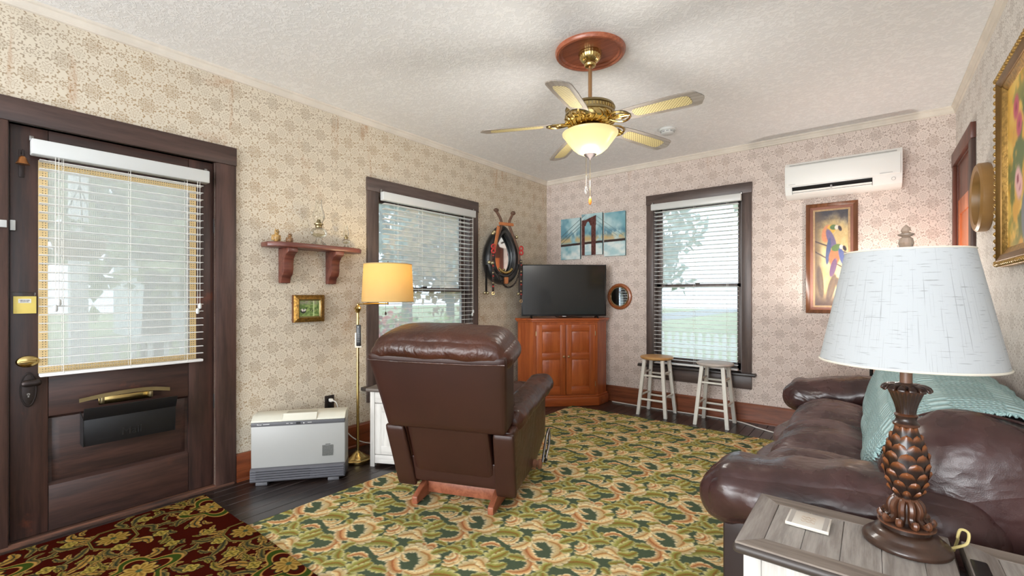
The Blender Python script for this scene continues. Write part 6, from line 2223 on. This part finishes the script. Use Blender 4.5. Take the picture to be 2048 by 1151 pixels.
def end_table(label, x0, x1, y0, y1, cut=None):
    t = thing('end_table', label, 'end table', ((x0 + x1) / 2, (y0 + y1) / 2, 0), 0, 'end tables in front of the sofa arm')
    zt_ = 0.60
    th_ = 0.03
    part(MB().box(x0, y0, zt_ - th_, x1, y1, zt_ - 0.004), 'top_edge', MT['tt_edge'], t, bevel=0.011, seg=3)
    f = 0.056
    e = 0.003
    def Q(pts, name, m, z=zt_):
        lo = [(a, b, zt_ - 0.010) for a, b in pts]
        hi = [(a, b, z) for a, b in pts]
        part(MB().hexa(lo, hi), name, m, t, bevel=0.001, seg=1)
    a0, a1, b0, b1 = x0 + 0.006, x1 - 0.006, y0 + 0.006, y1 - 0.006
    Q([(a0, b0), (a1, b0), (a1 - f, b0 + f), (a0 + f, b0 + f)], 'border_board', MT['tt_x'])
    Q([(a1, b1), (a0, b1), (a0 + f, b1 - f), (a1 - f, b1 - f)], 'border_board', MT['tt_x'])
    Q([(a0, b1), (a0, b0), (a0 + f, b0 + f), (a0 + f, b1 - f)], 'border_board', MT['tt_y'])
    Q([(a1, b0), (a1, b1), (a1 - f, b1 - f), (a1 - f, b0 + f)], 'border_board', MT['tt_y'])
    n = 4
    for k in range(n):
        u0 = a0 + f + (a1 - a0 - 2 * f) * k / n
        u1 = a0 + f + (a1 - a0 - 2 * f) * (k + 1) / n
        Q([(u0 + .0006, b0 + f + .0006), (u1 - .0006, b0 + f + .0006), (u1 - .0006, b1 - f - .0006), (u0 + .0006, b1 - f - .0006)], 'top_plank', MT['tt_in'], zt_ - 0.0012)
    i = 0.022
    for (px, py) in ((x0 + i, y0 + i), (x1 - i - 0.04, y0 + i), (x0 + i, y1 - i - 0.04), (x1 - i - 0.04, y1 - i - 0.04)):
        part(MB().box(px, py, 0.011, px + 0.04, py + 0.04, zt_ - th_), 'leg', MT['wash'], t, bevel=0.002)
    part(MB().box(x0 + i + 0.04, y0 + i + 0.006, 0.12, x1 - i - 0.04, y0 + i + 0.022, zt_ - th_), 'side_panel', MT['wash'], t)
    part(MB().box(x0 + i + 0.04, y1 - i - 0.022, 0.12, x1 - i - 0.04, y1 - i - 0.006, zt_ - th_), 'side_panel', MT['wash'], t)
    part(MB().box(x0 + i + 0.006, y0 + i + 0.04, 0.12, x0 + i + 0.022, y1 - i - 0.04, zt_ - th_), 'side_panel', MT['wash'], t)
    part(MB().box(x1 - i - 0.022, y0 + i + 0.04, 0.12, x1 - i - 0.006, y1 - i - 0.04, zt_ - th_), 'side_panel', MT['wash'], t)
    part(MB().box(x0 + i - 0.004, y0 + i + 0.01, 0.09, x1 - i + 0.004, y1 - i - 0.01, 0.12), 'lower_shelf', MT['wash_h'], t, bevel=0.003)
    part(MB().box(x0 + i - 0.012, y0 + i - 0.010, 0.47, x0 + i + 0.03, y0 + i + 0.03, 0.482), 'corner_ledge', MT['wash_h'], t, bevel=0.002)
    return t


end_table('grey oak end table carrying the pineapple lamp', -0.277, 0.160, 1.248, 1.612)
t2 = end_table('grey oak end table against the right wall beside the lamp table', 0.172, 0.49, 1.248, 1.612)
part(MB().rbox((0.196, 1.455, 0.5965), (0.016, 0.055, 0.005), 0.004, 5), 'charging_inset', MT['black'], t2, smooth=True)

cz = 0.6005
ct = thing('tile_coaster', 'small white tile with grey side stripes lying on the lamp table', 'tile', (-0.134, 1.472, cz), math.radians(-1.5))
MB().box(-0.049, -0.045, 0, 0.049, 0.045, 0.009).build('tile_body', basic('ivory ceramic tile', (222, 216, 206), 0.3), ct, bevel=0.0015)
for x in (-0.039, 0.039):
    MB().box(x - 0.005, -0.0445, 0.0088, x + 0.005, 0.0445, 0.0094).build('stripe', basic('grey stripe', (182, 176, 170), 0.4), ct)
mb = MB()
for k in range(3):
    pts = [(-0.016 + 0.004 * i, 0.012 - 0.014 * k + 0.004 * math.sin(i * 2.1 + k), 0.0092) for i in range(9)]
    mb.tube(arc_pts(pts, 24), 0.0007, 4)
mb.build('script_print', basic('faded brown script', (176, 146, 120), 0.5), ct)

# ================================================================== pineapple table lamp
PLX, PLY = 0.068, 1.500
pl6 = thing('table_lamp', 'bronze pineapple table lamp with large white linen shade', 'table lamp', (PLX, PLY, cz))
MT['carve'] = basic('dark carved bronze resin', (62, 42, 32), 0.32, var=0.25, vscale=30, coat=0.3)


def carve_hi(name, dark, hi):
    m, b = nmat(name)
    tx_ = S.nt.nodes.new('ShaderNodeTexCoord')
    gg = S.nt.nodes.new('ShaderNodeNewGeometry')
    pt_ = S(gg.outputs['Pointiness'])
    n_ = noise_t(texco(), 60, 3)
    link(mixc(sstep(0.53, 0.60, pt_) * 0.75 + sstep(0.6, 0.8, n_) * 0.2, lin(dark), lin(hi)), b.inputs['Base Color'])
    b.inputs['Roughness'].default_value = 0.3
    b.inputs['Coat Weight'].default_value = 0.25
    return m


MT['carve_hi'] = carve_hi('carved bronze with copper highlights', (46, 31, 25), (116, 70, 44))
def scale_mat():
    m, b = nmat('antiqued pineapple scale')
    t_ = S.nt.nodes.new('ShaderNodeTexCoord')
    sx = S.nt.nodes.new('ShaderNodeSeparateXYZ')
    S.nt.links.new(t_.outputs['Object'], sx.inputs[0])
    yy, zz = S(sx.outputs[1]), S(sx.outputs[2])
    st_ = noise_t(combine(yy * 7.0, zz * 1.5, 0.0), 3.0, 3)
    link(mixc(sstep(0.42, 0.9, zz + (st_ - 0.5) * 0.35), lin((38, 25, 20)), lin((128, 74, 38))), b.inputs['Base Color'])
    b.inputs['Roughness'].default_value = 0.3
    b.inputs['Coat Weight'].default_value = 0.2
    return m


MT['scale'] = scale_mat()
MB().lathe([(0.086, 0), (0.088, 0.005), (0.086, 0.011), (0.079, 0.018), (0.070, 0.022), (0.068, 0.025), (0.066, 0.030), (0.058, 0.036), (0.050, 0.039)], 56).build('base', MT['carve'], pl6, smooth=True)
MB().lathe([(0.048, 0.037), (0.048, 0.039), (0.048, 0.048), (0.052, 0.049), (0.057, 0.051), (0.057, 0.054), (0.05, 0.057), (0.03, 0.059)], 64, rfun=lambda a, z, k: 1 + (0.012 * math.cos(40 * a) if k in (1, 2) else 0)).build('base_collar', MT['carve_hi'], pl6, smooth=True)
# acanthus foot: eight ribs that flare outward into curled toes
MB().lathe([(0.024, 0.055), (0.025, 0.075), (0.028, 0.095), (0.025, 0.108), (0.016, 0.114)], 32).build('foot_core', MT['carve'], pl6, smooth=True)
pr0 = None
for k in range(10):
    a = 2 * math.pi * k / 10
    pts = [(0.017, 0, 0.113), (0.026, 0, 0.105), (0.030, 0, 0.092), (0.0275, 0, 0.078), (0.030, 0, 0.068), (0.038, 0, 0.061), (0.046, 0, 0.0615), (0.049, 0, 0.067), (0.046, 0, 0.070)]
    if pr0 is None:
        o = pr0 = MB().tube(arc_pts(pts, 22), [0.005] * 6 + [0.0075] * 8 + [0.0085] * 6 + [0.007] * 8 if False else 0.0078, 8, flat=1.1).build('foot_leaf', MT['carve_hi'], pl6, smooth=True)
    else:
        o = clone(pr0, pl6)
    o.rotation_euler = (0, 0, a)
MB().lathe([(0.016, 0.110), (0.024, 0.111), (0.026, 0.115), (0.023, 0.119), (0.018, 0.121)], 32).build('foot_ring', MT['carve_hi'], pl6, smooth=True)
# pineapple body
PZ0, PZ1, PR = 0.118, 0.296, 0.0445


def pine_r(z):
    f = (z - PZ0) / (PZ1 - PZ0)
    return PR * (math.sin(math.pi * (0.10 + 0.80 * f ** 0.92))) ** 0.8 * 0.95


core = MB().lathe([(pine_r(PZ0 + (PZ1 - PZ0) * i / 24), PZ0 + (PZ1 - PZ0) * i / 24) for i in range(25)], 32).build('pineapple_body', MT['carve'], pl6, smooth=True)
# one scale: a pointed shield, tip up
SCM = MB()


def scl(u, v):
    # u 0..1 up, v -1..1 across
    w = math.sqrt(max(0.0, 1 - (max(0.0, u - 0.35) / 0.65) ** 1.7)) * (0.8 + 0.2 * min(1, u / 0.35)) + 0.02
    y = (v * 2 - 1) * w
    h = (1 - abs(v * 2 - 1) ** 1.6) * (0.35 + 0.65 * u) * (1 if u < 0.97 else 0.45)
    return (0.25 + 0.75 * h * (0.4 + 0.6 * u), y, u)


SCM.grid(8, 9, scl)
s0 = None
rows = 8
for r in range(rows):
    z = PZ0 + 0.002 + (PZ1 - PZ0 - 0.030) * r / (rows - 1)
    f = (z - PZ0) / (PZ1 - PZ0)
    R_ = pine_r(z + 0.006)
    n = 8
    slope = (pine_r(z + 0.012) - pine_r(z)) / 0.012
    for k in range(n):
        a = 2 * math.pi * (k + 0.5 * (r % 2)) / n
        hgt = 0.034
        wid = math.pi * R_ / n * 1.06
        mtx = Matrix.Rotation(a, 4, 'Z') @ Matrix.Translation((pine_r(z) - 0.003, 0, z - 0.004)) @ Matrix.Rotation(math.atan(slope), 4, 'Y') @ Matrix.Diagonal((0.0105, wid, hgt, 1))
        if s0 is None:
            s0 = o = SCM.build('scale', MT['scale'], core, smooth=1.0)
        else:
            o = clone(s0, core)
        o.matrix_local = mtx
MB().lathe([(0.02, 0.292), (0.026, 0.296), (0.027, 0.301), (0.022, 0.306), (0.020, 0.312), (0.022, 0.318), (0.024, 0.322), (0.02, 0.326)], 36).build('neck_ring', MT['carve_hi'], pl6, smooth=True)
MB().lathe([(0.019, 0.324), (0.020, 0.336), (0.024, 0.352), (0.031, 0.372), (0.036, 0.384), (0.03, 0.388)], 72, rfun=lambda a, z, k: 1 + 0.03 * math.cos(24 * a) * (1 if 0 < k < 5 else 0)).build('fluted_neck', MT['carve_hi'], pl6, smooth=True)
pt0 = None
for k in range(14):
    a = 2 * math.pi * k / 14
    if pt0 is None:
        o = pt0 = MB().rbox((0.034, 0, 0.3925), (0.016, 0.0085, 0.0055), 0.005, 6, fn=lambda q, u: Vector((q.x, q.y * (0.75 + 0.3 * u[0]), q.z - 0.006 * max(0, u[0]) ** 2 - 0.0 * u[0]))).build('crown_petal', MT['carve_hi'], pl6, smooth=True)
    else:
        o = clone(pt0, pl6)
    o.rotation_euler = (0, 0, a)
MB().lathe([(0.0, 0.388), (0.026, 0.390), (0.022, 0.399), (0.012, 0.402)], 24).build('crown_cap', MT['carve'], pl6, smooth=True)
MB().tube([(0, 0, 0.398), (0, 0, 0.46)], 0.0125, 14).build('socket_tube', basic('brown tube', (120, 88, 70), 0.4), pl6, smooth=True)
MB().tube([(0, 0, 0.45), (0, 0, 0.735)], 0.003, 6).build('harp_stem', MT['bronze'], pl6)
MT['shade_w'] = shade_mat('white slub linen shade', (224, 228, 231), None, 0, 0.62)
SB, ST_, SZ0, SZ1 = 0.179, 0.124, 0.452, 0.728
MB().lathe([(SB, SZ0), (ST_, SZ1), (ST_ - 0.002, SZ1), (SB - 0.002, SZ0), (SB, SZ0)], 72, caps=False).build('lamp_shade', MT['shade_w'], pl6, smooth=True)
MT['bind'] = basic('off-white binding', (226, 220, 206), 0.8)
MB().torus((0, 0, SZ0), SB, 0.0028, 72, 6).build('shade_binding', MT['bind'], pl6, smooth=True)
MB().torus((0, 0, SZ1), ST_, 0.0022, 72, 6).build('shade_binding', MT['bind'], pl6, smooth=True)
mb = MB()
for k in range(3):
    a = k * 2.094
    mb.tube([(0, 0, SZ1 - 0.012), (ST_ * math.cos(a), ST_ * math.sin(a), SZ1 - 0.004)], 0.0018, 5)
mb.build('spider', MT['steel'], pl6)
fn6 = MB().lathe([(0.006, 0.733), (0.013, 0.739), (0.0155, 0.750), (0.013, 0.761), (0.008, 0.765), (0.016, 0.769), (0.0165, 0.772), (0.008, 0.776), (0.0105, 0.779), (0.008, 0.787), (0.0, 0.796)], 14).build('crystal_finial', basic('smoky crystal', (206, 182, 162), 0.08, trans=0.55), pl6, smooth=0.3)
lcd = MB().tube(arc_pts([(0.08, 0.02, 0.006), (0.098, 0.045, 0.006), (0.115, 0.055, 0.016), (0.118, 0.06, 0.04), (0.105, 0.066, 0.042), (0.10, 0.072, 0.02), (0.102, 0.09, 0.006), (0.099, 0.13, -0.04)], 40), 0.0032, 6)
lcd.build('flex', basic('yellowed cord', (214, 196, 132), 0.5), pl6, smooth=True)
# ================================================================== outdoors, seen through the glass
GZ = -0.5
MT['lawn'] = basic('lawn', (156, 164, 116), 0.95, var=0.25, vscale=1.5)
MT['asphalt'] = basic('pale asphalt', (150, 150, 150), 0.9, var=0.08)
MT['bark'] = basic('grey bark', (104, 92, 80), 0.9, var=0.2)
MT['paintw'] = basic('white exterior paint', (236, 236, 232), 0.6)
g = MB().box(-60, -30, GZ - 0.1, -3.45, 60, GZ).box(-3.45, 5.03, GZ - 0.1, 40, 60, GZ).build('lawn', MT['lawn'])
g['kind'] = 'structure'
g['label'] = 'lawn around the house seen through the blinds'
g['category'] = 'lawn'
g = MB().box(-15.5, -30, GZ, -11.0, 60, GZ + 0.012).build('street', MT['asphalt'])
g['kind'] = 'structure'
g['label'] = 'pale street beyond the front lawn'
g['category'] = 'street'


def leaf_mat(name, c1, c2):
    m, b = nmat(name)
    n = noise_t(texco(), 1.3, 3)
    link(mixc(sstep(0.35, 0.65, n), lin(c1), lin(c2)), b.inputs['Base Color'])
    b.inputs['Roughness'].default_value = 0.7
    return m


LM = [leaf_mat('olive leaves', (128, 140, 96), (176, 182, 128)), leaf_mat('grey green leaves', (146, 160, 144), (190, 200, 186)), leaf_mat('autumn leaves', (170, 130, 84), (196, 160, 104)), leaf_mat('fresh leaves', (120, 150, 60), (176, 192, 92)), leaf_mat('red blossoms', (190, 50, 46), (216, 84, 70))]


def foliage(rs, c, rad, n, size):
    mb = MB()
    for i in range(n):
        d = rs.normal(size=3)
        d /= np.linalg.norm(d)
        r = rs.uniform(0.55, 1.0) * (1 + 0.25 * math.sin(d[0] * 7 + d[2] * 5))
        p = Vector((c[0] + d[0] * rad[0] * r, c[1] + d[1] * rad[1] * r, c[2] + d[2] * rad[2] * r))
        e1 = Vector(rs.normal(size=3)).normalized() * size * rs.uniform(0.6, 1.2)
        e2 = e1.cross(Vector(rs.normal(size=3))).normalized() * size * 0.6
        mb.add([p - e1, p - e2, p + e1, p + e2], [(0, 1, 2, 3)])
    return mb


def plain_build(mb, name, mat, parent):
    me = bpy.data.meshes.new(name)
    me.from_pydata(mb.v, [], mb.f)
    return obj(name, me, mat, parent)


rs = np.random.RandomState(11)


def tree(label, x, y, h, mat, n=1300):
    t = thing('tree', label, 'tree', (x, y, GZ), 0, 'trees outside')
    MB().tube([(0, 0, 0), (0.05, 0.02, h * 0.3), (0.0, 0.08, h * 0.62)], [h * 0.035, h * 0.026, h * 0.012], 10).build('trunk', MT['bark'], t, smooth=True)
    for k in range(4):
        a = k * 1.7 + x
        MB().tube([(0.03, 0.02, h * (0.3 + 0.05 * k)), (math.cos(a) * h * 0.12, math.sin(a) * h * 0.12, h * (0.45 + 0.05 * k)), (math.cos(a) * h * 0.2, math.sin(a) * h * 0.2, h * (0.6 + 0.05 * k))], [h * 0.014, h * 0.009, h * 0.004], 6).build('branch', MT['bark'], t, smooth=True)
    o = plain_build(foliage(rs, (0, 0, h * 0.64), (h * 0.32, h * 0.32, h * 0.36), n, h * 0.035), 'foliage', mat, t)
    o['kind'] = 'stuff'
    return t


tree('olive green tree on the front lawn, nearest the door', -9.2, 2.2, 6.0, LM[0])
tree('tall grey-green tree across the street opposite the front door', -18.0, 4.5, 8.5, LM[1])
tree('broad grey-green tree across the street opposite the left window', -17.5, 14.0, 8.0, LM[1])
tree('tan autumn tree on the lawn outside the left window', -9.6, 9.2, 4.6, LM[2])
tree('grey-green tree far behind the left window blind', -20.0, 22.0, 9.0, LM[1])
tree('grey-green tree behind the picket fence, to the left', -6.4, 15.5, 5.5, LM[1])
tree('olive tree behind the picket fence, in the middle', -2.6, 24.0, 7.5, LM[0])
tree('small grey-green tree behind the picket fence, to the right', 1.5, 17.0, 5.5, LM[1])


def shrub(label, x, y, h, mat, flowers=None):
    t = thing('shrub', label, 'shrub', (x, y, GZ), 0, 'shrubs outside the left window')
    for k in range(5):
        a = k * 1.26
        MB().tube([(0, 0, 0), (math.cos(a) * 0.12, math.sin(a) * 0.12, h * 0.5), (math.cos(a) * 0.25, math.sin(a) * 0.25, h * 0.8)], [0.014, 0.01, 0.005], 5).build('stem', MT['bark'], t)
    o = plain_build(foliage(rs, (0, 0, h * 0.6), (0.5, 0.5, h * 0.42), 700, 0.055), 'foliage', mat, t)
    o['kind'] = 'stuff'
    if flowers is not None:
        o = plain_build(foliage(rs, (0, 0, h * 0.66), (0.5, 0.5, h * 0.42), 330, 0.06), 'blossoms', flowers, t)
        o['kind'] = 'stuff'
    return t


shrub('red flowering shrub outside the left window', -5.35, 4.05, 1.45, LM[3], LM[4])
shrub('fresh green shrub outside, next to the red flowering one', -5.5, 5.05, 1.35, LM[3])
shrub('fresh green shrub outside, right of the left window', -5.5, 6.2, 1.42, LM[3])
shrub('yellow-green shrub far right outside the left window', -5.6, 7.5, 1.5, LM[3])

pf = thing('picket_fence', 'white picket fence beyond the far window', 'fence', (-2.4, 9.0, GZ))
pk = MB().prism([(-0.04, 0.03), (0.04, 0.03), (0.04, 0.95), (0.0, 1.02), (-0.04, 0.95)], -0.01, 0.01, 'y')
p0 = None
for i in range(44):
    if p0 is None:
        p0 = o = pk.build('picket', MT['paintw'], pf)
    else:
        o = clone(p0, pf)
    o.location = (-3.2 + i * 0.145, 0, 0)
for z in (0.25, 0.75):
    MB().box(-3.3, 0.012, z - 0.04, 3.2, 0.05, z + 0.04).build('rail', MT['paintw'], pf)
for x in (-3.25, -1.1, 1.05, 3.15):
    MB().box(x - 0.045, 0.05, 0, x + 0.045, 0.14, 1.05).build('post', MT['paintw'], pf)

# porch outside the front door
pb = MB().box(-5.6, -1.6, 2.64, -5.42, 2.0, 2.80).box(-4.65, -1.6, 2.58, -4.55, 2.0, 2.66).box(-5.6, 1.9, 2.66, LX - 0.16, 2.0, 2.78).build('porch_beam', MT['paintw'])
pb['kind'] = 'structure'
pb['label'] = 'white porch beams outside the front door'
pb['category'] = 'beam'
po = MB().box(-5.6, -1.6, GZ + 0.02, LX - 0.16, 2.0, -0.06).build('porch_deck', basic('grey porch boards', (160, 158, 152), 0.7, var=0.1))
po['kind'] = 'structure'
po['label'] = 'grey porch deck outside the front door'
po['category'] = 'porch'
for (y, lab) in ((0.78, 'white porch post outside the left half of the front door'), (1.95, 'white porch post outside the hinge side of the front door')):
    t = thing('porch_post', lab, 'post', (-5.5, y, -0.06), 0, 'porch posts')
    MB().box(-0.06, -0.06, 0, 0.06, 0.06, 2.69).build('shaft', MT['paintw'], t, bevel=0.006)
    MB().box(-0.085, -0.085, 0, 0.085, 0.085, 0.16).build('base_block', MT['paintw'], t, bevel=0.006)
    MB().box(-0.085, -0.085, 2.58, 0.085, 0.085, 2.7).build('cap_block', MT['paintw'], t, bevel=0.006)
rl = thing('porch_railing', 'white porch railing outside the front door', 'railing', (-5.5, 1.36, -0.06))
for z in (0.1, 0.85):
    MB().box(-0.03, -0.495, z - 0.03, 0.03, 0.495, z + 0.03).build('rail', MT['paintw'], rl)
b0 = None
for i in range(8):
    if b0 is None:
        b0 = o = MB().box(-0.018, -0.018, 0.13, 0.018, 0.018, 0.82).build('baluster', MT['paintw'], rl)
    else:
        o = clone(b0, rl)
    o.location = (0, -0.45 + i * 0.128, 0)
hb = thing('hanging_basket', 'tan hanging basket on the porch behind the door net', 'basket', (-4.6, 0.66, 1.48))
MB().lathe([(0.09, 0.0), (0.14, 0.06), (0.16, 0.16), (0.155, 0.16), (0.13, 0.06), (0.0, 0.02)], 20).build('bowl', basic('tan coir', (170, 140, 92), 0.9, var=0.15), hb, smooth=True)
for k in range(3):
    a = k * 2.094
    MB().tube([(0.15 * math.cos(a), 0.15 * math.sin(a), 0.16), (0, 0, 0.55), (0, 0, 1.10)], 0.004, 5).build('hanger', MT['bronze'], hb)
plain_build(foliage(rs, (0, 0, 0.2), (0.2, 0.2, 0.12), 160, 0.03), 'foliage', LM[0], hb)['kind'] = 'stuff'
MT['card'] = basic('brown cardboard', (190, 158, 108), 0.85, var=0.06)
for (lab, y, z, w, h) in (('larger cardboard box on the porch behind the door net', 0.62, -0.06, 0.2, 0.75), ('flat cardboard box on the porch left of the larger one', 0.40, -0.06, 0.18, 0.80)):
    t = thing('cardboard_box', lab, 'box', (-4.3, y, z), 0, 'boxes on the porch')
    MB().box(-0.12, -w / 2, 0, 0.12, w / 2, h).build('carton', MT['card'], t, bevel=0.004)
    MB().box(-0.121, -0.02, h - 0.12, 0.121, 0.02, h + 0.001).build('tape', basic('pale tape', (214, 196, 160), 0.4), t)
# pale house across the street
hs = thing('house', 'pale clapboard house across the street', 'house', (-24, 9.5, GZ))
MB().box(-3, -4.5, 0, 3, 4.5, 3.2).build('walls', basic('pale siding', (206, 208, 206), 0.8), hs)
MB().prism([(-3.5, 3.2), (3.5, 3.2), (0, 5.4)], -4.8, 4.8, 'y').build('roof', basic('grey roof', (120, 118, 116), 0.9), hs)
for y in (-3.0, -0.8, 2.2):
    w_ = MB().box(3.0, y - 0.5, 1.0, 3.05, y + 0.5, 2.4).build('window_frame', MT['paintw'], hs)
    MB().box(3.05, y - 0.42, 1.08, 3.06, y + 0.42, 2.32).build('window_pane', basic('dark pane', (70, 80, 90), 0.2), w_)
MB().box(3.0, 0.4, 0.2, 3.06, 1.3, 2.3).build('front_door', basic('brown house door', (110, 80, 60), 0.6), hs)
bpy.context.view_layer.update()
